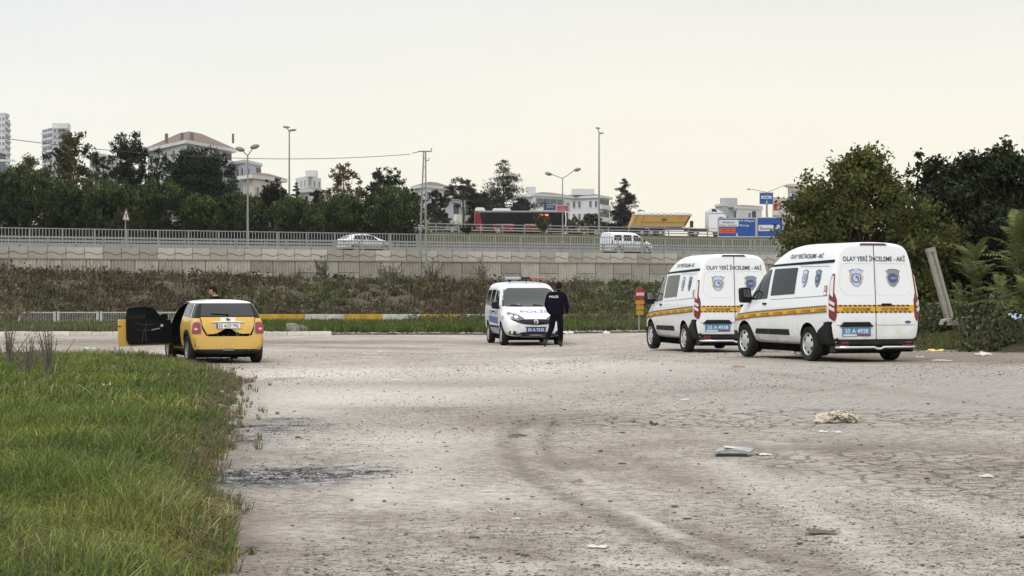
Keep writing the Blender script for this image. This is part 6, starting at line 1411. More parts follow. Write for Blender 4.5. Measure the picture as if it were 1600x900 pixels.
def tree(name, label, X, Y, zb, h, w, kind, lm, group=None, leaf=.22, n=60, per=60, trunk_r=.12, seed=1):
    global rng
    h *= 1.03 if kind == 'round' else .95; rng = np.random.default_rng(seed); rs = random.Random(seed)
    t = thing(name, label, "tree", (X, Y, zb), 0, group); cen = []; rad = []; limbs = MB(); parts = []
    if kind == 'round':                       # dense rounded crown down to the ground
        for i in range(n):
            d = unit(1)[0]; d[2] = d[2] * .5 + .5 if rs.random() < .8 else d[2] * .5; z = h * (.42 + .52 * (2 * d[2] - 1) * (1 if d[2] > .5 else 1)); 
            a = rs.uniform(0, 2 * math.pi); e = rs.uniform(-1, 1) ; rr_ = math.sqrt(max(0, 1 - abs(e) ** (1.9 if e > 0 else 3.5))) * w / 2 * rs.uniform(.86, .98); cen.append((rr_ * math.cos(a), rr_ * math.sin(a), h * (.46 + .46 * e))); rad.append(w * rs.uniform(.08, .12))
        for i in range(n // 4): cen.append((rs.gauss(0, w * .16), rs.gauss(0, w * .16), rs.uniform(.08, .82) * h)); rad.append(w * .17)
        cen = np.array(cen); rad = np.array(rad)
        V, Fq, C = leaf_cloud(cen, rad, per, leaf, .32, .55, .5, 1.0, (.35, 1.1), .08, .6)
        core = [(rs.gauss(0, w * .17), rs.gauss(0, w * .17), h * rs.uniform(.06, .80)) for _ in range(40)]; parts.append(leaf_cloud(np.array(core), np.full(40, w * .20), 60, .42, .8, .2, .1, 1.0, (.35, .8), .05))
        # upper clumps get brighter tips: new growth and dome shading put into the colour
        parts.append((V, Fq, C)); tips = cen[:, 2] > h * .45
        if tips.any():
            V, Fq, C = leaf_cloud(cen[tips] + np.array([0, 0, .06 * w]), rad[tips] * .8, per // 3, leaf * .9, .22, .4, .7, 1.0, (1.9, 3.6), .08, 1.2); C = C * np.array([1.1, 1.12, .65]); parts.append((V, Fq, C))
        limbs.tube([(0, 0, -.3), (0, 0, h * .5), (0, 0, h * .8)], [trunk_r, trunk_r * .7, .03], 7)
    elif kind in ('cedar', 'spruce'):
        lv = n; tiers = int(19 if kind == 'cedar' else 16)
        limbs.tube([(0, 0, -.3), (.1, 0, h * .5), (0, 0, h * .99)], [trunk_r, trunk_r * .6, .02], 7)
        for k in range(tiers):
            f = (k + .3) / tiers; z = h * (.14 + .84 * f); R_ = w / 2 * (1 - f) ** (1.05 if kind == 'cedar' else .9) + .04 * w
            m_ = max(3, int(9 * (1 - f) + 3))
            for q in range(m_):
                a = rs.uniform(0, 2 * math.pi); L = R_ * rs.uniform(.45, 1.15); tip = Vector((L * math.cos(a), L * math.sin(a), z + L * rs.uniform(-.30, .25)))
                limbs.tube([(0, 0, z - .1), tip * .5 + Vector((0, 0, z * .5 + .0)), tip], [trunk_r * .28 * (1 - f) + .012, .015, .006], 4)
                for s_ in np.linspace(.3, 1, 4): p = Vector((0, 0, z)).lerp(tip, s_); cen.append(tuple(p)); rad.append(w * (.085 if kind == 'cedar' else .07) * rs.uniform(.6, 1.3) * (1.15 - f * .7))
        cen = np.array(cen); rad = np.array(rad); parts.append(leaf_cloud(cen, rad, per, leaf, .22, .3, .3, .7, (.45, 1.6), .06, .1))
    elif kind == 'pine':                      # open irregular crown on upper limbs
        limbs.tube([(0, 0, -.3), (.03 * w, 0, h * .35), (-.02 * w, 0, h * .65), (0, 0, h * .93)], [trunk_r, trunk_r * .8, trunk_r * .5, .03], 7)
        for i in range(n):
            f = rs.uniform(.32, 1) ** .8; a = rs.uniform(0, 2 * math.pi); L = w / 2 * rs.uniform(.25, 1.0) * (1.08 - .62 * ((f - .45) / .55) ** 2 if f > .45 else .85); z = h * f
            tip = Vector((L * math.cos(a), L * math.sin(a), z)); limbs.tube([(0, 0, z - L * .35), tip * .6 + Vector((0, 0, z * .38 )), tip], [.05, .03, .012], 4)
            for q in range(5): cen.append((tip.x * rs.uniform(.6, 1.05) + rs.gauss(0, .06 * w), tip.y * rs.uniform(.6, 1.05) + rs.gauss(0, .06 * w), tip.z + rs.gauss(0, .05 * h))); rad.append(w * rs.uniform(.05, .115))
        cen = np.array(cen); rad = np.array(rad); parts.append(leaf_cloud(cen, rad, int(per * .8), leaf, .34, .4, .3, .8, (.4, 1.6), .08, .4))
    elif kind == 'umbrella':
        limbs.tube([(0, 0, -.3), (.04 * w, 0, h * .4), (0, 0, h * .7)], [trunk_r, trunk_r * .85, trunk_r * .6], 7)
        for i in range(n):
            a = rs.uniform(0, 2 * math.pi); L = w / 2 * math.sqrt(rs.random()); z = h * (.95 - .30 * (L / (w / 2)) ** 2) - rs.random() * h * .16
            tip = Vector((L * math.cos(a), L * math.sin(a), z)); limbs.tube([(0, 0, h * .62), tip * .5 + Vector((0, 0, h * .33)), tip], [.05, .035, .012], 4)
            for q in range(2): cen.append((tip.x + rs.gauss(0, .05 * w), tip.y + rs.gauss(0, .05 * w), tip.z + rs.gauss(0, .02 * h))); rad.append(w * rs.uniform(.06, .11))
        cen = np.array(cen); rad = np.array(rad); parts.append(leaf_cloud(cen, rad, per, leaf, .25, .4, .35, .6, (.5, 1.5), .08, .3))
    elif kind == 'broad':
        hubs = []
        limbs.tube([(0, 0, -.3), (.02 * w, 0, h * .2), (0, 0, h * .38)], [trunk_r, trunk_r * .8, trunk_r * .65], 8)
        for i in range(n):
            f = rs.random(); a = rs.uniform(0, 2 * math.pi); z = h * (.22 + .74 * f); prof = math.sin(math.pi * min(1, (f * .8 + .22))) ** .6; L = w / 2 * prof * rs.uniform(.35, 1.02)
            tip = Vector((L * math.cos(a), L * math.sin(a), z + rs.gauss(0, .02 * h))); 
            m1 = Vector((tip.x * .45 + rs.gauss(0, .03 * w), tip.y * .45, h * .3 + (tip.z - h * .3) * .55)); limbs.tube([(0, 0, h * .25), m1, tip], [trunk_r * .35, trunk_r * .18, .012], 5)
            for q in range(3): cen.append((tip.x + rs.gauss(0, .055 * w), tip.y + rs.gauss(0, .055 * w), tip.z + rs.gauss(0, .04 * h))); rad.append(w * rs.uniform(.05, .13))
        cen = np.array(cen); rad = np.array(rad); parts.append(leaf_cloud(cen, rad, per, leaf, .55, .2, .15, .85, (.45, 1.6), .12, -.15))
    V, Fq, C = join(parts)
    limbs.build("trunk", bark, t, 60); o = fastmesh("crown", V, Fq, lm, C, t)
    return t
def tree_px(name, label, x, ytop, wpx, Yd, zb, kind, lm, **k):
    return tree(name, label, px(x, Yd), Yd, zb, pz(ytop, Yd) - zb, wpx * Yd / F, kind, lm, **k)
G1 = "row of rounded pines behind the highway"
for i, (x, yt, w_, lab) in enumerate(((22, 254, 105, "tallest dense rounded pine at the left end of the row"), (98, 280, 84, "rounded pine in front of the brownish tree"), (176, 281, 92, "rounded pine above the left of the warning triangle"), (246, 278, 98, "broad rounded pine right of the warning triangle"), (312, 302, 66, "smaller rounded pine left of the two headed street lamp"), (374, 301, 92, "rounded pine behind the two headed street lamp"), (458, 308, 92, "rounded pine in front of the tall lamp mast"), (537, 301, 84, "rounded pine below the brown leaved tree"), (612, 290, 104, "rounded pine at the right end of the row beside the lattice pole"))):
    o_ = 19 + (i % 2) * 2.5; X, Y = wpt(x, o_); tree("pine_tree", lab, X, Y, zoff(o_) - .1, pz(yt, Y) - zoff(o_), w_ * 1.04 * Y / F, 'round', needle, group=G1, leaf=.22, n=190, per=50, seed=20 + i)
for x, yt, w_, o_, kind, lm, nm, lab, kw in (
    (108, 200, 108, 30, 'broad', leafo, "deciduous_tree", "tall brownish green tree in front of the balcony tower", dict(leaf=.26, n=75, per=30, trunk_r=.2, seed=41)),
    (45, 242, 112, 33, 'broad', leafo, "deciduous_tree", "brownish spreading tree above the left end of the pine row", dict(leaf=.26, n=60, per=30, trunk_r=.18, seed=42)),
    (150, 232, 70, 36, 'broad', leafo, "deciduous_tree", "olive green tree left of the open dark pine", dict(leaf=.26, n=45, per=30, seed=52)),
    (203, 210, 96, 28, 'pine', needle_b, "pine_tree", "open dark pine left of the large apartment block", dict(leaf=.28, n=62, per=48, trunk_r=.2, seed=43)),
    (305, 236, 140, 27, 'pine', needle_b, "pine_tree", "wide dark pine in front of the large apartment block", dict(leaf=.30, n=110, per=52, trunk_r=.25, seed=44)),
    (366, 258, 44, 30, 'spruce', needle_d, "conifer_tree", "small pointed dark conifer left of the street lamp heads", dict(leaf=.24, per=16, seed=45)),
    (425, 283, 62, 34, 'pine', needle_d, "pine_tree", "low dark pine left of the tall lamp mast", dict(leaf=.28, n=40, per=40, seed=46)),
    (463, 276, 36, 36, 'spruce', needle_d, "conifer_tree", "small dark conifer right of the tall lamp mast", dict(leaf=.26, per=18, seed=47)),
    (496, 296, 50, 36, 'pine', needle_d, "pine_tree", "low dark pine left of the brown leaved tree", dict(leaf=.28, n=30, per=36, seed=54)),
    (535, 247, 74, 34, 'broad', leafb, "deciduous_tree", "brown leaved tree standing above the pine row", dict(leaf=.25, n=52, per=24, trunk_r=.16, seed=48)),
    (606, 262, 76, 26, 'pine', needle_b, "pine_tree", "spiky topped pine left of the lattice pole", dict(leaf=.28, n=42, per=36, seed=49)),
    (652, 300, 34, 40, 'pine', needle_d, "pine_tree", "dark tree just left of the lattice pole", dict(leaf=.28, n=22, per=36, seed=50)),
    (682, 298, 40, 108, 'pine', needle_d, "pine_tree", "small dark pine right of the lattice pole", dict(leaf=.34, n=30, per=36, trunk_r=.14, seed=61)),
    (722, 270, 72, 110, 'umbrella', needle_d, "umbrella_pine", "umbrella pine with bare trunk left of the bus", dict(leaf=.36, n=62, per=44, trunk_r=.2, seed=62)),
    (786, 238, 150, 112, 'cedar', needle_d, "cedar_tree", "tall pointed cedar rising behind the bus", dict(leaf=.40, per=26, trunk_r=.25, seed=63)),
    (752, 300, 60, 116, 'pine', needle_d, "pine_tree", "dark pine between the umbrella pine and the tall cedar", dict(leaf=.36, n=46, per=40, seed=64)),
    (815, 310, 40, 113, 'pine', needle_d, "pine_tree", "dark low pine at the right foot of the tall cedar", dict(leaf=.36, n=30, per=36, seed=65)),
    (976, 270, 84, 112, 'cedar', needle_d, "cedar_tree", "small lone cedar left of the tipper lorry", dict(leaf=.40, per=26, trunk_r=.2, seed=66)),
    (899, 336, 30, 120, 'broad', leafo, "deciduous_tree", "pale green tree below the white four storey block", dict(leaf=.5, n=26, per=24, seed=67)),
    (925, 330, 34, 125, 'broad', leafo, "deciduous_tree", "round green tree right below the white four storey block", dict(leaf=.5, n=30, per=24, seed=68)),
    (1012, 332, 34, 150, 'broad', leafo, "deciduous_tree", "distant green tree behind the trailer of the lorry", dict(leaf=.5, n=26, per=24, seed=69)),
    (690, 330, 44, 130, 'broad', leafo, "deciduous_tree", "distant green tree behind the lattice pole", dict(leaf=.5, n=26, per=24, seed=70)),
    (742, 335, 34, 120, 'broad', leafo, "deciduous_tree", "distant green tree below the umbrella pine", dict(leaf=.5, n=24, per=24, seed=71))):
    X, Y = wpt(x, o_); zb = zoff(o_); tree(nm, lab, X, Y, zb - .1, pz(yt, Y) - zb, w_ * Y / F, kind, lm, **kw)
# shrubs on the verge in front of the bus
def shrub(name, label, X, Y, zb, h, w, lm, stems=30, leaf=.15, per=14, seed=5, cat="shrub", sm=None, flat=False):
    rs = random.Random(seed); global rng; rng = np.random.default_rng(seed)
    t = thing(name, label, cat, (X, Y, zb)); st = MB(); cen = []; rad = []
    for i in range(stems):
        a = rs.uniform(0, 2 * math.pi); L = w / 2 * rs.uniform(.1, 1.0); hh = h * rs.uniform(.6, 1.0) * (1 - .25 * (L / (w / 2)) ** 2); tip = Vector((L * math.cos(a), L * math.sin(a), hh))
        st.tube([(tip.x * .12, tip.y * .12, -.1), (tip.x * .5, tip.y * .5, hh * .55), tip], [.012 + .006 * h, .01, .005], 4)
        for q in range(4): f = rs.uniform(.35, 1); cen.append((tip.x * f, tip.y * f, hh * f)); rad.append(max(.08, h * .09) * rs.uniform(.6, 1.2))
    V, Fq, C = leaf_cloud(np.array(cen), np.array(rad), per, leaf, .35, .3, .2, 1.0, (.5, 1.5), .12, .5)
    st.build("stems", sm or bark_p, t, 60); fastmesh("foliage", V, Fq, lm, C, t); return t
X, Y = wpt(848, 44); shrub("shrub", "tall loose green shrub on the verge in front of the bus", X, Y, zoff(44), pz(331, Y) - zoff(44), 34 * Y / F, leafo, 34, .26, 12, 81)
X, Y = wpt(728, 40); shrub("shrub", "low dark bush on the verge in front of the bus rear", X, Y, zoff(40), 1.0, 2.2, leafd, 26, .22, 12, 82)

# right hand trees
tree("broadleaf_tree", "large green broadleaf tree rising behind the nearer van", px(1346, 66), 66, .1, pz(236, 66) - .1, 280 * 66 / F, 'broad', leafg, leaf=.14, n=190, per=62, trunk_r=.17, seed=91)
tree("broadleaf_tree", "dense very dark tree filling the right edge behind the ferny plants", px(1556, 71), 71, .1, pz(220, 71) - .1, 262 * 71 / F, 'broad', leafd, leaf=.17, n=210, per=66, trunk_r=.2, seed=92)
tree("broadleaf_tree", "dark lower tree between the green tree and the leaning concrete pole", px(1462, 73), 73, .1, pz(238, 73) - .1, 175 * 73 / F, 'broad', leafd, leaf=.17, n=80, per=60, trunk_r=.15, seed=93)
tree("broadleaf_tree", "low olive tree just behind the roof of the nearer van", px(1290, 70), 70, .1, pz(330, 70) - .1, 150 * 70 / F, 'broad', leafg, leaf=.15, n=80, per=50, trunk_r=.12, seed=94)
# yellowish spray on the green tree's right top
# tree-of-heaven saplings: long feathered fronds, each frond a part
frond_m = leafmat("frond_green", (.12, .145, .055), .25)
def frond_mesh(L, seed, n=13):
    rs = np.random.default_rng(seed); V = []; Fq = []; C = []
    for i in range(n):
        f = (i + 1.2) / (n + .6); x = L * f; z = .10 * L * math.sin(f * 2.2) - .24 * L * f ** 2.2; ll = L * .23 * math.sin(math.pi * min(1, .22 + f * .72)) ** .7
        for s in (-1, 1):
            b = len(V); dx, dy, dz = .35 * ll, s * ll, -.25 * ll + rs.normal(0, .02); w = ll * .13
            V += [(x - w, s * .01, z), (x + dx * .5 - w * 1.2, dy * .55, z + dz * .4 + .01), (x + dx, dy, z + dz), (x + dx * .5 + w * 1.4, dy * .5, z + dz * .4), (x + w, s * .01, z)]
            Fq += [(b, b + 1, b + 3, b + 4), (b + 1, b + 2, b + 3, b + 3)]; br = rs.uniform(.75, 1.35); C += [(br * 1.02, br, br * .9)] * 5
    for i in range(6):
        f0, f1 = i / 6, (i + 1) / 6; g = lambda f: .10 * L * math.sin(f * 2.2) - .24 * L * f ** 2.2; b = len(V)
        V += [(L * f0, -.006, g(f0)), (L * f1, -.005, g(f1)), (L * f1, .005, g(f1)), (L * f0, .006, g(f0))]; Fq.append((b, b + 1, b + 2, b + 3)); C += [(1.3, 1.1, .8)] * 4
    me = bpy.data.meshes.new("frond"); me.from_pydata(V, [], [tuple(dict.fromkeys(f)) for f in Fq]); ca = me.color_attributes.new("Col", 'FLOAT_COLOR', 'POINT')
    ca.data.foreach_set("color", np.concatenate([np.array(C), np.ones((len(C), 1))], 1).ravel().astype(np.float32)); me.materials.append(frond_m); return me
FM = [frond_mesh(L, s) for L, s in ((.75, 1), (.85, 2), (.65, 3))]
def sapling(label, X, Y, h, nf, seed, spread=1.0, z0=None):
    rs = random.Random(seed); zb = float(gz(X, Y)) + .1 if z0 is None else z0; t = thing("tree_of_heaven", label, "plant", (X, Y, zb)); st = MB(); st.tube([(0, 0, -.2), (rs.gauss(0, .05), 0, h * .5), (rs.gauss(0, .08), rs.gauss(0, .05), h)], [.035, .025, .012], 6).build("stem", bark_p, t, 60)
    for i in range(nf):
        f = (i + .5) / nf; o = bpy.data.objects.new("frond", FM[i % 3]); col.objects.link(o); o.parent = t
        o.location = (0, 0, h * (.25 + .75 * f)); o.rotation_euler = (rs.gauss(0, .15), R(-12 - 48 * f ** 2 + rs.gauss(0, 8)), i * 2.4 + rs.gauss(0, .25)); s = spread * rs.uniform(.8, 1.15) * (1.1 - .35 * f); o.scale = (s, s, s)
    return t
sapling("ferny green sapling just right of the leaning concrete pole", px(1524, 57), 57, 2.35, 32, 5, 1.25)
sapling("tall pale green ferny sapling at the right edge", px(1592, 56), 56, 3.0, 42, 6, 1.5)
sapling("ferny sapling cut by the right edge, lower than its neighbour", px(1606, 54.5), 54.5, 1.5, 24, 7, 1.1)
sapling("small ferny sapling between the leaning pole and the edge plants", px(1560, 58), 58, 1.5, 20, 8, .95)
sapling("small drooping sapling behind the foot of the leaning pole", px(1500, 60), 60, 1.4, 16, 9, .9)

# ---- undergrowth
def weeds(name, pts, h, lm_or_cols, per=26, leaf=.10, label=None, stem_w=.014, seed=3, tint=(.5, 1.5), cat=None, up=.6, hvar=.5, mat_=None, cols=None, parent=None, stemfrac=.35, asp=.4):
    """clumps of thin stems with small leaves; pts (K,3) clump feet, h (K,) heights, cols (K,3) colours"""
    r = np.random.default_rng(seed); K = len(pts); idx = np.repeat(np.arange(K), per); N = len(idx)
    hh = h[idx] * (1 - hvar + hvar * r.random(N)); ang = r.uniform(0, 2 * np.pi, N); sp = (h[idx] * .45) * np.sqrt(r.random(N)); foot = pts[idx] + np.stack([np.cos(ang) * sp, np.sin(ang) * sp, np.zeros(N)], -1)
    stem = r.random(N) < stemfrac
    lean = np.stack([np.cos(ang), np.sin(ang), np.zeros(N)], -1) * (hh * r.uniform(0, .45, N))[:, None] + r.normal(0, .06, (N, 3)) * hh[:, None]
    top = foot + lean + np.array([0, 0, 1.0]) * hh[:, None]
    side = np.stack([np.ones(N), r.normal(0, .5, N), r.normal(0, .2, N)], -1)
    # stems: tapered quads
    S = np.where(stem)[0]; w = stem_w * (.6 + .8 * r.random(len(S)))
    Vs = np.stack([foot[S] - side[S] * w[:, None], foot[S] + side[S] * w[:, None], top[S] + side[S] * w[:, None] * .3, top[S] - side[S] * w[:, None] * .3], 1).reshape(-1, 3)
    L = np.where(~stem)[0]; f = r.random(len(L)) ** .8; c = foot[L] + (top[L] - foot[L]) * f[:, None] + r.normal(0, 1, (len(L), 3)) * (h[idx[L]] * .12)[:, None]
    a = r.normal(size=(len(L), 3)) + np.array([0, 0, up]); a /= np.linalg.norm(a, axis=1)[:, None]; b = np.cross(a, r.normal(size=(len(L), 3))); b /= np.linalg.norm(b, axis=1)[:, None] + 1e-9
    s = leaf * (.5 + r.random(len(L))); a *= s[:, None]; b *= (s * asp)[:, None]
    Vl = np.stack([c - a, c + b, c + a, c - b], 1).reshape(-1, 3)
    V = np.concatenate([Vs, Vl]); Fq = np.arange(len(V)).reshape(-1, 4)
    cc = cols[np.concatenate([idx[S], idx[L]])] * (r.uniform(tint[0], tint[1], len(Fq)))[:, None]
    o = fastmesh(name, V, Fq, mat_ or weed_m, np.repeat(cc, 4, 0), parent); o["kind"] = "stuff"; return o
weed_m = leafmat("weed_leaf", (1, 1, 1), .18, .8)
BR = np.array([(.070, .050, .034), (.095, .075, .048), (.046, .036, .024), (.14, .118, .078)]); GR = np.array([(.07, .085, .032), (.05, .064, .027), (.10, .11, .045)])
rb_ = np.random.default_rng(11)
def scatter(n, x0, x1, d0, d1, keep=None):
    D = rb_.uniform(d0, d1, n); xx = rb_.uniform(x0, x1, n); X = (xx - 800) * D / F
    return X, D, xx
# bank: brown thicket left, green patch right of it, brown again, greener towards the van
X, D, xx = scatter(6500, -80, 1320, 98, 178); t_, o_ = to_wall(X, D); ok = (o_ < -1.2); X, D, xx, o_ = X[ok], D[ok], xx[ok], o_[ok]
g = hill(X, D); yy = 450 - (g - CAM_H) * F / D
gp = .95 * np.exp(-((xx - 505) / 75) ** 2 - ((yy - 462) / 34) ** 2) + .5 * (np.sin(X * .35 + 1) * np.sin(D * .21) > .45) + sstep(840, 930, xx) * .75 + .55 * np.exp(-((xx - 40) / 60) ** 2 - ((yy - 480) / 14) ** 2)
bare = np.exp(-((xx - 575) / 42) ** 2 - ((yy - 478) / 16) ** 2); isg = rb_.random(len(X)) < np.clip(gp + .14, 0, .92); ok = rb_.random(len(X)) > bare * .97
X, D, g, isg, xx = X[ok], D[ok], g[ok], isg[ok], xx[ok]
cols = np.where(isg[:, None], GR[rb_.integers(0, 3, len(X))], BR[rb_.integers(0, 4, len(X))]); cols = cols * (.75 + .5 * rb_.random(len(X)))[:, None]
hh = rb_.uniform(.45, 1.1, len(X)) * np.where(isg, .75, 1.0) * (.45 + .55 * sstep(-2, -14, to_wall(X, D)[1]))
weeds("dry_undergrowth", np.stack([X, D, g - .05], -1), hh, None, per=30, leaf=.115, cols=cols, seed=21, hvar=.6)
# ragged tall stems against the wall
X, D, xx = scatter(420, -60, 1250, 120, 182); t_, o_ = to_wall(X, D); ok = (o_ < -2) & (o_ > -9); X, D = X[ok], D[ok]
weeds("tall_dead_stems", np.stack([X, D, hill(X, D)], -1), rb_.uniform(.5, 1.5, len(X)), None, per=16, leaf=.07, cols=BR[rb_.integers(0, 4, len(X))] * .8, seed=22, stemfrac=.5)
# individual shrubs in front of the wall
for x, D_, h_, w_, lm, sd, lab in ((612, 142, 1.9, 2.6, leafo, 31, "rounded yellow green bush against the wall left of the lattice pole"), (752, 150, 2.5, 2.2, leafb, 32, "bare fan shaped shrub against the wall left of the police car"), (675, 150, 2.0, 2.6, leafb, 33, "dry brown bush at the foot of the lattice pole"), (905, 140, 1.7, 3.0, leafo, 34, "green bush on the bank right of the walking officer"), (505, 148, 2.0, 1.6, leafo, 35, "straggly green weed against the wall above the grassy hollow")):
    X = px(x, D_); shrub("shrub", lab, X, D_, float(hill(X, D_)) - .1, h_, w_, lm, 34, .10, 7, sd)
# grass strip in front of the barrier, and its ragged rubble edge
X, D, xx = scatter(5200, 385, 1020, 76.5, 93.5); g = hill(X, D)
cols = np.array([(.085, .125, .035), (.12, .15, .05), (.07, .095, .03)])[rb_.integers(0, 3, len(X))]
mudd = (sstep(800, 1000, xx) * .7 * rb_.random(len(X)) > .35); cols[mudd] = np.array((.13, .125, .07))
weeds("grass_strip", np.stack([X, D, g - .02], -1), rb_.uniform(.16, .38, len(X)), None, per=20, leaf=.07, cols=cols, seed=23, up=2.5, stemfrac=.75, stem_w=.02, asp=.2)
X, D, xx = scatter(2200, -60, 400, 78, 96); g = hill(X, D)
cols = np.array([(.11, .12, .055), (.09, .12, .04), (.17, .15, .09)])[rb_.integers(0, 3, len(X))]
weeds("grass_strip", np.stack([X, D, g - .02], -1), rb_.uniform(.12, .32, len(X)), None, per=18, leaf=.07, cols=cols, seed=24, up=2.5, stemfrac=.75, stem_w=.02, asp=.2)
X, D, xx = scatter(1500, 640, 1010, 88, 93.4); kk = rb_.random(len(X)) < sstep(620, 860, xx) * .8 + .12; X, D, g = X[kk], D[kk], hill(X[kk], D[kk])
weeds("barrier_weeds", np.stack([X, D, g - .02], -1), rb_.uniform(.2, .62, len(X)), None, per=24, leaf=.07, cols=np.array([(.10, .11, .05), (.13, .12, .07), (.075, .09, .035)])[rb_.integers(0, 3, len(X))], seed=44, stemfrac=.4, asp=.35)
# pale straw clump at the far left
for x, D_, h_, w_, sd, lab in ((18, 92, 1.15, 3.2, 36, "pale straw coloured bush at the left edge by the metal fence"), (1008, 90, .8, 1.3, 37, "dull green weed clump at the foot of the no entry sign")):
    X = px(x, D_); shrub("shrub", lab, X, D_, float(hill(X, D_)) - .05, h_, w_, leafmat("leaf_straw", (.21, .19, .10), .3), 46, .09, 9, sd)
# undergrowth on the right, under the trees
def right_edge(D): return np.interp(D, [40, 50, 54, 60, 75, 100], [13.6, 11.2, 9.8, 9.3, 10.2, 13.5])
X = rb_.uniform(8.8, 24, 5200); D = rb_.uniform(50, 78, 5200); ok = (X > right_edge(D) + rb_.normal(0, .35, len(X))) & ~((X * F / D + 800 < 1508) & (D < 56.8)); X, D = X[ok], D[ok]
dst = X - right_edge(D)
def rbank(X, D): return gz(X, D) + .55 * sstep(.2, 3.0, X - right_edge(D)) 
cols = np.array([(.055, .07, .028), (.075, .085, .035), (.11, .10, .065), (.045, .055, .025)])[rb_.integers(0, 4, len(X))]
weeds("undergrowth", np.stack([X, D, rbank(X, D) - .08], -1), rb_.uniform(.25, .8, len(X)) * (.45 + .55 * sstep(0, 2, dst)), None, per=44, stemfrac=.08, asp=.65, leaf=.06, cols=cols, seed=25, hvar=.5)
X = rb_.uniform(9.0, 12.6, 900); D = rb_.uniform(52, 60, 900); ok = (X > right_edge(D) - .3) & (X < right_edge(D) + 1.6); X, D = X[ok], D[ok]
weeds("grass_strip", np.stack([X, D, rbank(X, D)], -1), rb_.uniform(.08, .22, len(X)), None, per=24, leaf=.05, cols=np.array([(.10, .12, .04), (.13, .12, .06)])[rb_.integers(0, 2, len(X))], seed=26, up=2.5, stemfrac=.8, asp=.2)
# soil mound carrying the undergrowth
nu, nv = 60, 70; uu = np.concatenate([np.linspace(-.6, 16, nu - 8), np.linspace(18, 70, 8)]); dd = np.linspace(49, 98, nv); UU, DD = np.meshgrid(uu, dd); XX = right_edge(DD) + UU; ZZ = rbank(XX, DD) + .05 * np.sin(XX * 3) * np.cos(DD * 2.3) - .25 * (1 - sstep(-.6, .1, UU))
Fc = np.arange(XX.size).reshape(XX.shape); Fq = np.stack([Fc[:-1, :-1], Fc[:-1, 1:], Fc[1:, 1:], Fc[1:, :-1]], -1).reshape(-1, 4)
tag(fastmesh("verge_soil", np.stack([XX, DD, ZZ], -1).reshape(-1, 3), Fq, soil_material("verge_soil", (.10, .085, .06), (.15, .125, .095), (.06, .05, .04), 2), smooth=True), kind="structure")

# ---- meadow in the near left corner
r = np.random.default_rng(31)
def meadow(n, d0, d1, h0, h1, w, seed, dens_pow=1.0):
    r = np.random.default_rng(seed)
    D = d0 + (d1 - d0) * r.random(n) ** dens_pow; e = meadow_edge(D); X = e - (r.random(n) ** .9) * np.minimum(7.0, e + .29 * D + 1.0)
    ragged = .16 * np.sin(D * 3.1) + .12 * np.sin(D * 7.7 + 1) + .10 * np.sin(D * 1.3 + 2) + r.normal(0, .07, n) + np.where(r.random(n) < .07, r.exponential(.22, n), 0); ok = X < e + ragged - .02; X, D, e = X[ok], D[ok], e[ok]; n = len(X)
    pat = np.sin(X * 1.1 + 2.2 * np.sin(D * .45)) * np.sin(D * .75 + X * .3); pat2 = np.sin(X * 2.7 + 1.3) * np.sin(D * 1.9 + .4 * X)
    tuft = np.maximum(0, np.sin(X * 5.1 + 2 * np.sin(D * 2.3)) * np.sin(D * 3.7 + 1.7 * np.sin(X * 2.9))) ; h = (h0 + (h1 - h0) * r.random(n) ** 1.4) * (1 + .35 * pat + .2 * pat2 + .55 * tuft) * (.35 + .65 * sstep(-.25, .8, e - X))
    ang = r.uniform(0, 2 * np.pi, n); lean = r.uniform(.08, 1.45, n) ** 1.2 * h; wind = np.array([.10, -.04])
    dx, dy = np.cos(ang) * lean + wind[0] * h, np.sin(ang) * lean + wind[1] * h
    ww = w * (.6 + .8 * r.random(n)); sa = r.uniform(0, np.pi, n); sx, sy = np.cos(sa) * ww, np.sin(sa) * ww
    z0 = gz(X, D) - .01; P0 = np.stack([X, D, z0], -1); S = np.stack([sx, sy, np.zeros(n)], -1)
    P1 = P0 + np.stack([dx * .22, dy * .22, h * .5], -1); P2 = P0 + np.stack([dx * .55, dy * .55, h * .83], -1); P3 = P0 + np.stack([dx, dy, h * (1 - .25 * (lean / np.maximum(h, .01)))], -1)
    V = np.stack([P0 - S, P0 + S, P1 - S * .9, P1 + S * .9, P2 - S * .6, P2 + S * .6, P3 - S * .12, P3 + S * .12], 1).reshape(-1, 3)
    b = np.arange(n)[:, None] * 8; Fq = np.concatenate([b + np.array(q) for q in ((0, 1, 3, 2), (2, 3, 5, 4), (4, 5, 7, 6))], 0)
    pal = np.array([(.155, .215, .045), (.215, .27, .075), (.11, .16, .04), (.24, .27, .10), (.38, .35, .21), (.21, .165, .11)])
    dry = np.clip(.08 + .22 * sstep(.0, 1.0, np.sin(X * .8 + D * .33) * np.sin(D * .5 + 1.7)) + .75 * np.exp(-((e - X) / .55) ** 2) * (np.sin(D * .9 + .5) > -.4), 0, .85)
    isd = r.random(n) < dry; k = np.where(isd, r.choice([3, 4, 5, 5], n), r.choice([0, 1, 2, 0, 3], n)); patc = .5 + .5 * np.sin(X * 1.7 + 1.5 * np.sin(D * .9)) * np.sin(D * 1.1 + 1.2 * np.sin(X * .9 + 2)); C = pal[k] * (.62 + .40 * patc)[:, None] * np.stack([.90 + .16 * patc, np.ones(n), 1.1 - .2 * patc], -1) * (.5 + 1.0 * r.random(n) ** 1.3)[:, None] * (1 + .16 * pat2 + .12 * pat)[:, None]
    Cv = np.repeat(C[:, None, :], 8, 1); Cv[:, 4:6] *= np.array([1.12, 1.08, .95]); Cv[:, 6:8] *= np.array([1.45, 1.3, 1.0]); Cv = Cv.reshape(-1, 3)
    return V, Fq, Cv
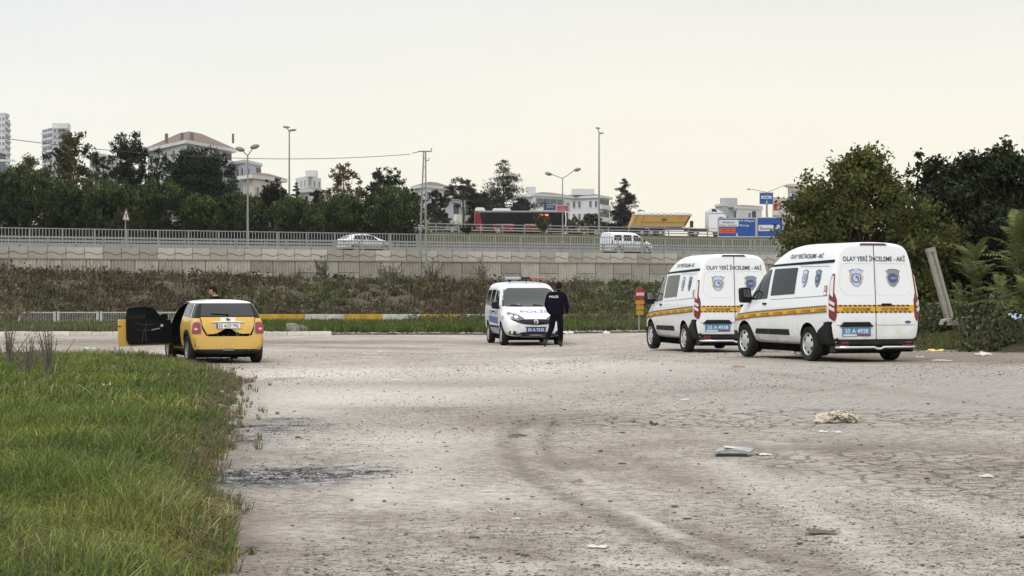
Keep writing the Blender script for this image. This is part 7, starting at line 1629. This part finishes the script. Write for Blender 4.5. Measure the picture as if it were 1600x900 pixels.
parts = [meadow(64000, 10.2, 17, .10, .25, .0036, 1, .9), meadow(62000, 17, 27, .09, .24, .0048, 2, .9), meadow(60000, 27, 50, .08, .22, .0080, 3, .85)]
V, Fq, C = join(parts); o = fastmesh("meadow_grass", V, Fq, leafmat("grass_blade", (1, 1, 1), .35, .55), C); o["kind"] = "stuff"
# thin dry fringe running out over the dirt
r = np.random.default_rng(9); n = 2600; D = 10.5 + 39 * r.random(n) ** 1.4; off_ = r.exponential(.07, n) * (D / 14) - .34 + .10 * np.sin(D * 2.1); X = meadow_edge(D) + off_; kk = off_ < .03 * D
weeds("verge_fringe", np.stack([X[kk], D[kk], gz(X[kk], D[kk])], -1), r.uniform(.04, .15, kk.sum()) * np.clip(1.1 - off_[kk], .4, 1), None, per=16, leaf=.022, cols=np.array([(.17, .14, .09), (.13, .14, .055), (.20, .15, .12), (.10, .13, .04)])[r.integers(0, 4, kk.sum())], seed=29, stemfrac=.7, asp=.25, up=.8, stem_w=.004)
# low ground leaves between the blades
r = np.random.default_rng(8); n = 2600; D = 10.5 + 39 * r.random(n) ** 1.3; e = meadow_edge(D); X = e - r.random(n) * np.minimum(7, e + .29 * D + .6); kk = X < e - .1
weeds("clover_leaves", np.stack([X[kk], D[kk], gz(X[kk], D[kk])], -1), r.uniform(.08, .2, kk.sum()), None, per=14, leaf=.013, cols=np.array([(.10, .14, .04), (.075, .11, .03)])[r.integers(0, 2, kk.sum())], seed=27, stemfrac=.1, asp=.7)
# soil under the meadow
nu, nv = 30, 120; dd = np.linspace(8, 51, nv); UU, DD = np.meshgrid(np.linspace(0, 1, nu), dd); XX = meadow_edge(DD) + .16 * np.sin(DD * 3.1) + .10 * np.sin(DD * 7.7 + 1) - .30 - UU * 16; ZZ = gz(XX, DD) + .012 + .0 * UU
Fc = np.arange(XX.size).reshape(XX.shape); Fq = np.stack([Fc[:-1, :-1], Fc[:-1, 1:], Fc[1:, 1:], Fc[1:, :-1]], -1).reshape(-1, 4)
tag(fastmesh("meadow_soil", np.stack([XX, DD, ZZ], -1).reshape(-1, 3), Fq, soil_material("meadow_soil", (.055, .06, .028), (.08, .08, .04), (.04, .035, .025), 3), smooth=True), kind="structure")
# tall thin dry weed in the meadow
for x, y, h_, w_, sd, lab in ((80, 596, 1.25, .9, 38, "tall thin dry weed standing in the meadow at the left"), (12, 575, 1.3, 1.1, 39, "tall pale weed at the left edge of the meadow"), (45, 590, .9, .8, 40, "low brown weed between the two tall weeds at the left")):
    X, D_ = gpt(x, y); shrub("dry_weed", lab, X, D_, -.02, h_, w_, leafmat("leaf_dry", (.13, .10, .065), .2), 16, .035, 8, sd, cat="plant")
# ------------------------------------------------------------------ loose things on the lot
lean_c = mat("concrete_old", (.28, .265, .23), .9, var=.25, vscale=5, bump=.5, bscale=14)
D_ = 56.0; X = px(1483, D_); zb = float(gz(X, D_)); t = thing("leaning_pole", "broken square concrete pole leaning left out of the bushes", "concrete pole", (X, D_, pz(497, D_)), 0)
o = MB().prism([(-.105, -.09), (-.025, -.09), (-.025, -.05), (.03, -.05), (.03, -.09), (.105, -.09), (.105, .09), (-.105, .09)], 0, 1.86, 'Z').build("shaft", lean_c, t); o.rotation_euler = (R(-4), R(-14.5), R(8))
o = MB().prism([(-.115, -.10), (.11, -.10), (.12, .10), (-.11, .10)], 1.80, 1.93, 'Z').build("broken_end", lean_c, t); o.rotation_euler = (R(-4), R(-14.5), R(8))
t2 = thing("concrete_footing", "rectangular concrete footing lying at the foot of the leaning pole", "concrete block", (px(1490, 55.6), 55.6, pz(508, 55.6)), R(10)); MB().prism(rpoly([(-.34, 0), (.30, 0), (.32, .22), (-.28, .16)], .03), -.2, .2, 'Y').build("block", lean_c, t2)
t2 = thing("concrete_chunk", "broken pale concrete chunk among rubble between yellow car and grass strip", "concrete block", (px(457, 77), 77, float(hill(px(457, 77), 77.)) - .05), R(12))
MB().prism(rpoly([(-.22, 0), (.24, 0), (.26, .32), (.10, .42), (-.20, .40)], .03), -.25, .25, 'Y').build("chunk", lean_c, t2)
MB().prism(rpoly([(.28, 0), (.62, 0), (.5, .3), (.3, .36)], .03), -.2, .2, 'Y').build("shard", lean_c, t2)

def rocks(name, P, S, m, seed, cols=None):
    r = np.random.default_rng(seed); base = np.array([(-1, 0, 0), (1, 0, 0), (0, -1, 0), (0, 1, 0), (0, 0, -.7), (0, 0, .7), (.6, .6, .35), (-.6, .5, .4), (.5, -.6, .4), (-.5, -.6, .3)], float)
    bm = bmesh.new(); [bm.verts.new(p) for p in base]; bmesh.ops.convex_hull(bm, input=bm.verts[:]); bmesh.ops.triangulate(bm, faces=bm.faces); bm.verts.ensure_lookup_table(); bm.verts.index_update(); T = np.array([[v.index for v in f.verts] for f in bm.faces]); B = np.array([v.co for v in bm.verts]); bm.free()
    N = len(P); V = B[None] * (1 + r.normal(0, .16, (N, len(B), 3))); V = V * S[:, None, None] * np.array([1, 1, .5]) * (.75 + .5 * r.random((N, 1, 3))); a = r.uniform(0, 6.28, N); c, s = np.cos(a)[:, None], np.sin(a)[:, None]
    x, y = V[..., 0] * c - V[..., 1] * s, V[..., 0] * s + V[..., 1] * c; V = np.stack([x, y, V[..., 2]], -1) + P[:, None, :]
    F_ = (np.arange(N)[:, None, None] * len(B) + T[None]).reshape(-1, 3); C = np.repeat((.35 + 1.45 * r.random((N, 1)) ** 1.6) * (np.ones((N, 3)) if cols is None else cols), len(B), 0)
    o = fastmesh(name, V.reshape(-1, 3), F_, m, C); o["kind"] = "stuff"; return o
stone_m = mat("stone_grey", (.27, .25, .22), .95, attr=True)
r = np.random.default_rng(12); n = 42000; D = 11 + 42 * r.random(n) ** 2.0; X = r.uniform(-.27, .27, n) * D; k = X > meadow_edge(D) - .05; X, D = X[k], D[k]
cl = (np.sin(X * 1.3 + 1) * np.sin(D * .6 + X) + np.sin(X * .5 - D * .4)); k = r.random(len(X)) < np.clip(.42 + .5 * cl, .06, 1); X, D = X[k], D[k]
S = .0040 + .010 * r.random(len(X)) ** 4 + .00020 * D; rocks("gravel", np.stack([X, D, gz(X, D) + S * .15], -1), S, stone_m, 1)
n = 260; D = 12 + 40 * r.random(n) ** 1.5; X = r.uniform(-.25, .27, n) * D; k = X > meadow_edge(D) - .05; X, D = X[k], D[k]; rocks("loose_stones", np.stack([X, D, gz(X, D) + .006], -1), .016 + .022 * r.random(len(X)) ** 2, mat("stone_dark", (.20, .185, .165), .95, attr=True), 2)
# rubble line along the far edge of the lot
n = 1500; xx = r.uniform(405, 1010, n); D = 75.2 + 1.1 * np.abs(r.normal(0, 1, n)); X = (xx - 800) * D / F; S = .03 + .09 * r.random(n) ** 2.5; S = S * np.where(np.abs(xx - 455) < 55, 1.7, 1) * np.where(xx > 860, 1.3, 1); rocks("rubble", np.stack([X, D, hill(X, D) + .02], -1), S, mat("rubble_stone", (.24, .215, .18), .95, attr=True), 3)
n = 700; xx = r.uniform(-40, 400, n); D = 77.5 + 1.3 * np.abs(r.normal(0, 1, n)); X = (xx - 800) * D / F; rocks("rubble", np.stack([X, D, hill(X, D) + .02], -1), .03 + .08 * r.random(n) ** 2.5, mat("rubble_stone", (.24, .215, .18), .95, attr=True), 4)
n = 260; X = r.normal(px(575, 118), 2.0, n); D = r.normal(118, 4, n); rocks("rubble", np.stack([X, D, hill(X, D) + .05], -1), .08 + .16 * r.random(n) ** 2, mat("rubble_pale", (.32, .27, .22), .95, attr=True), 5)
n = 500; D = r.uniform(50, 64, n); X = right_edge(D) + r.normal(-.3, .25, n); rocks("rubble", np.stack([X, D, gz(X, D) + .01], -1), .02 + .05 * r.random(n) ** 2, mat("rubble_stone", (.24, .215, .18), .95, attr=True), 6)
# ash and charred scraps on the burnt patches
P = []; 
for cx, cy, sx, sy, nn in ((470, 742, .45, .5, 420), (395, 745, .35, .5, 300), (585, 738, .15, .25, 90), (420, 668, .5, .8, 200), (360, 690, .15, .5, 150), (350, 780, .12, 1.2, 120), (350, 572, .7, .9, 160)):
    gx, gy = gpt(cx, cy); P += [(gx + r.normal(0, sx), gy + r.normal(0, sy)) for _ in range(nn)]
P = np.array(P); S = .003 + .013 * r.random(len(P)) ** 2; cb = np.where(r.random((len(P), 1)) < .3, 4.5, .45) * np.ones((len(P), 3)); rocks("ash_scraps", np.stack([P[:, 0], P[:, 1], gz(P[:, 0], P[:, 1]) + .006], -1), S, mat("char", (.10, .10, .10), .9, attr=True), 7, cb)

from mathutils import noise as mnoise
# folded plastic case
X, D_ = gpt(1143, 712); z = float(gz(X, D_)); t = thing("plastic_case", "thin folded grey blue plastic case lying open on the gravel", "case", (X, D_, z), R(-4))
V = []; nx = 12
for i in range(nx + 1):
    u = -.175 + .35 * i / nx; a = .05 * math.cos(u * 6.5) ** .8 + .012
    for y, dz in ((-.12, 0.0), (.14, .018)): V += [(u + (.05 if y > 0 else 0), y, .005 + max(a, .008) + dz), (u + (.05 if y > 0 else 0), y, max(a, .008) + dz - .006)]
Fq = []
for i in range(nx):
    b = i * 4; c = b + 4; Fq += [(b, c, c + 2, b + 2), (b + 1, b + 3, c + 3, c + 1), (b, b + 1, c + 1, c), (b + 2, c + 2, c + 3, b + 3)]
MB().add(V, Fq).build("cover", mat("case_grey_blue", (.20, .235, .27), .35, coat=.3), t, 40)
MB().prism([(-.16, .002), (.16, .002), (.14, .014), (-.14, .014)], -.12, .12, 'Y').build("lower_cover", mat("case_inside", (.02, .02, .022), .6), t)
MB().prism([(-.07, .083), (.10, .066), (.10, .072), (-.07, .09)], -.05, .12, 'Y').build("label_panel", mat("case_label", (.62, .63, .66), .4), t)
# crumpled foam or cloth bundle
def lump(name, label, cat, x, y, m, blobs, seed, rz=0.0, disp=.03):
    X, D_ = gpt(x, y); t = thing(name, label, cat, (X, D_, float(gz(X, D_))), rz); rs = random.Random(seed)
    bm = bmesh.new()
    for (cx, cy, cz, sx, sy, sz) in blobs:
        mtx = Matrix.Translation((cx, cy, cz)) @ Matrix.Diagonal((sx, sy, sz, 1)); bmesh.ops.create_icosphere(bm, subdivisions=4, radius=1, matrix=mtx)
    me = bpy.data.meshes.new("x"); bm.to_mesh(me); bm.free(); o = bpy.data.objects.new("x", me); col.objects.link(o)
    rm = o.modifiers.new("r", 'REMESH'); rm.mode = 'VOXEL'; rm.voxel_size = .011; rm.use_smooth_shade = True
    for sc, st in ((.09, disp), (.035, disp * .55)):
        tx = bpy.data.textures.new("c", 'CLOUDS'); tx.noise_scale = sc; tx.noise_depth = 3; dm = o.modifiers.new("d", 'DISPLACE'); dm.texture = tx; dm.strength = st; dm.mid_level = .5
    dg = bpy.context.evaluated_depsgraph_get(); m2 = bpy.data.meshes.new_from_object(o.evaluated_get(dg)); bpy.data.objects.remove(o); m2.materials.clear(); m2.name = name
    for v in m2.vertices:                      # sharp folds and creases
        p = v.co * 9 + Vector((seed, 0, 0)); q = v.co * 24
        d = -.032 * (1 - min(1, abs(mnoise.noise(p)) * 3.2)) ** 2 - .010 * (1 - min(1, abs(mnoise.noise(q)) * 3)) ** 2 + .012 * mnoise.noise(v.co * 40)
        v.co += v.normal * d
        v.co.z = max(v.co.z, -.005)
    finish("bundle", m2, m, t); return t
lump("cloth_bundle", "crumpled beige cloth bundle lying on the gravel", "rubbish", 1307, 661, mat("bundle_beige", (.56, .50, .40), .9, bump=.5, bscale=40), [(-.14, 0, .06, .12, .10, .065), (.0, .02, .085, .10, .09, .055), (.14, 0, .07, .12, .09, .065), (.08, .05, .09, .14, .08, .05), (-.20, -.02, .02, .08, .09, .03), (.19, -.05, .04, .06, .05, .045)], 3, R(5), .05)
lump("plastic_bag", "shiny crumpled clear plastic bag under the nearer van", "rubbish", 1252, 555, mat("bag_clear", (.62, .62, .60), .25, coat=.5), [(-.06, 0, .08, .10, .08, .09), (.05, 0, .06, .09, .08, .07)], 4, 0, .06)
def scrap(label, x, y, w, h, c, seed, name="paper_scrap", lift=.0, zz=None):
    X, D_ = gpt(x, y) if zz is None else (px(x, zz), zz); rs = random.Random(seed); z = float(gz(X, D_)) + lift; t = thing(name, label, "litter", (X, D_, z), rs.uniform(-.4, .4)); n = 6; V = []
    for i in range(n + 1):
        for j in range(n + 1):
            u, v = i / n - .5, j / n - .5; V.append((u * w * (1 + .22 * math.sin(j * 1.7 + seed)), v * w * (.5 + .3 * math.sin(seed)) * (1 + .3 * math.sin(i * 1.3 + seed)), .006 + h * (.35 + .65 * abs(math.sin(i * .55 + seed))) * (.3 + .7 * j / n) + h * .18 * math.sin(i * 2.3 + j * 1.9)))
    o = MB().add(V, [(i * (n + 1) + j, (i + 1) * (n + 1) + j, (i + 1) * (n + 1) + j + 1, i * (n + 1) + j + 1) for i in range(n) for j in range(n)]).build("sheet", mat("scrap_%02d%02d%02d" % tuple(int(q * 99) for q in c), c, .7), t, 60)
    return t
wh = (.58, .57, .53); wo = (.22, .17, .12); bk = (.05, .045, .04)
for i, (lab, x, y, w, h, c) in enumerate((("white wooden strip right of the plastic case", 1196, 712, .13, .02, wh), ("flat white scrap below the cloth bundle", 1287, 676, .10, .02, wh), ("small white scrap just below right of the cloth bundle", 1309, 677, .08, .02, wh), ("dark brown twig like scrap right of the plastic case", 1227, 716, .09, .02, wo),
    ("dark pointed clod left of the cracked plates", 1021, 666, .10, .05, bk), ("pale flat stone lying on the cracked plates", 1060, 656, .14, .03, (.45, .41, .35)), ("white scrap on the gravel above the cracked plates", 1070, 626, .13, .02, wh), ("long dark wooden scrap near the bottom of the picture", 1284, 834, .20, .02, (.10, .08, .06)),
    ("bright paper scrap in the pale patch at the bottom centre", 934, 856, .12, .01, wh), ("white scrap on the gravel at the right", 1541, 746, .11, .02, wh), ("white paper sheet on the gravel in front of the yellow car", 622, 595, .28, .02, wh), ("white paper on the far gravel right of the yellow car", 577, 553, .36, .02, wh),
    ("small white scrap on the far gravel", 593, 550, .16, .03, wh), ("rusty red scrap in front of the nearer van", 1154, 574, .22, .03, (.30, .13, .09)), ("yellow wrapper on the dark ground behind the nearer van", 1463, 549, .36, .05, (.75, .55, .16)), ("white wrapper on the gravel edge right of the yellow wrapper", 1536, 556, .34, .08, wh), ("flat white scrap below the yellow wrapper", 1472, 564, .34, .02, wh), ("tiny white scrap right beside the nearer van rear", 1437, 559, .18, .03, wh),
    ("white crumpled paper at the meadow edge, upper of two", 341, 617, .17, .06, wh), ("white crumpled paper at the meadow edge, lower of two", 346, 639, .15, .06, wh), ("small white scrap in the grass near the yellow car", 306, 580, .18, .05, wh), ("white scrap half hidden in the middle of the meadow", 166, 608, .18, .10, (.5, .5, .48)), ("blue scrap on the pale gravel", 703, 570, .16, .02, (.20, .40, .62)),
    ("thin pale plank on the gravel at the bottom left centre", 762, 769, .12, .012, (.55, .52, .46)), ("white scrap on the pale gravel at the bottom centre", 805, 812, .06, .01, wh), ("dark scrap at the head of the tyre track", 808, 682, .20, .02, bk), ("white paper by the fence side of the track", 140, 545, .36, .03, wh), ("white paper left of the open car door", 152, 552, .34, .03, wh), ("white scrap under the open car door", 185, 555, .34, .02, wh), ("black plastic scrap at the meadow edge beside the ash", 352, 672, .24, .08, bk), ("black charred scrap on the gravel", 382, 803, .07, .04, bk), ("brown scrap on the tyre track", 902, 757, .10, .04, wo),
    ("white stone like scrap on the far rubble line", 948, 523, .26, .14, wh), ("white rag on the far rubble line right of the police car", 888, 522, .34, .10, wh))):
    scrap(lab, x, y, w, h, c, i)
scrap("pale blue plastic bag caught in the bushes at the right edge", 1587, 500, .30, .16, (.40, .50, .68), 77, "plastic_bag", lift=pz(500, 52.6) - float(gz(px(1587, 52.6), 52.6)), zz=52.6)
scrap("grey rag hanging in the bushes left of the blue bag", 1540, 513, .28, .10, (.34, .33, .29), 78, "cloth_rag", lift=pz(513, 53.4) - float(gz(px(1540, 53.4), 53.4)), zz=53.4)

# ------------------------------------------------------------------ the air between
hz = MB().box((0, 0, 54), (3600, 3600, 113)).build("haze", []); hz["kind"] = "stuff"
m = bpy.data.materials.new("haze_air"); m.use_nodes = True; n, l = m.node_tree.nodes, m.node_tree.links; n.clear()
o_ = n.new("ShaderNodeOutputMaterial"); v = n.new("ShaderNodeVolumePrincipled"); v.inputs["Density"].default_value = .00010; v.inputs["Color"].default_value = (.95, .95, .94, 1); v.inputs["Anisotropy"].default_value = .2; l.new(v.outputs[0], o_.inputs["Volume"]); hz.data.materials.append(m)
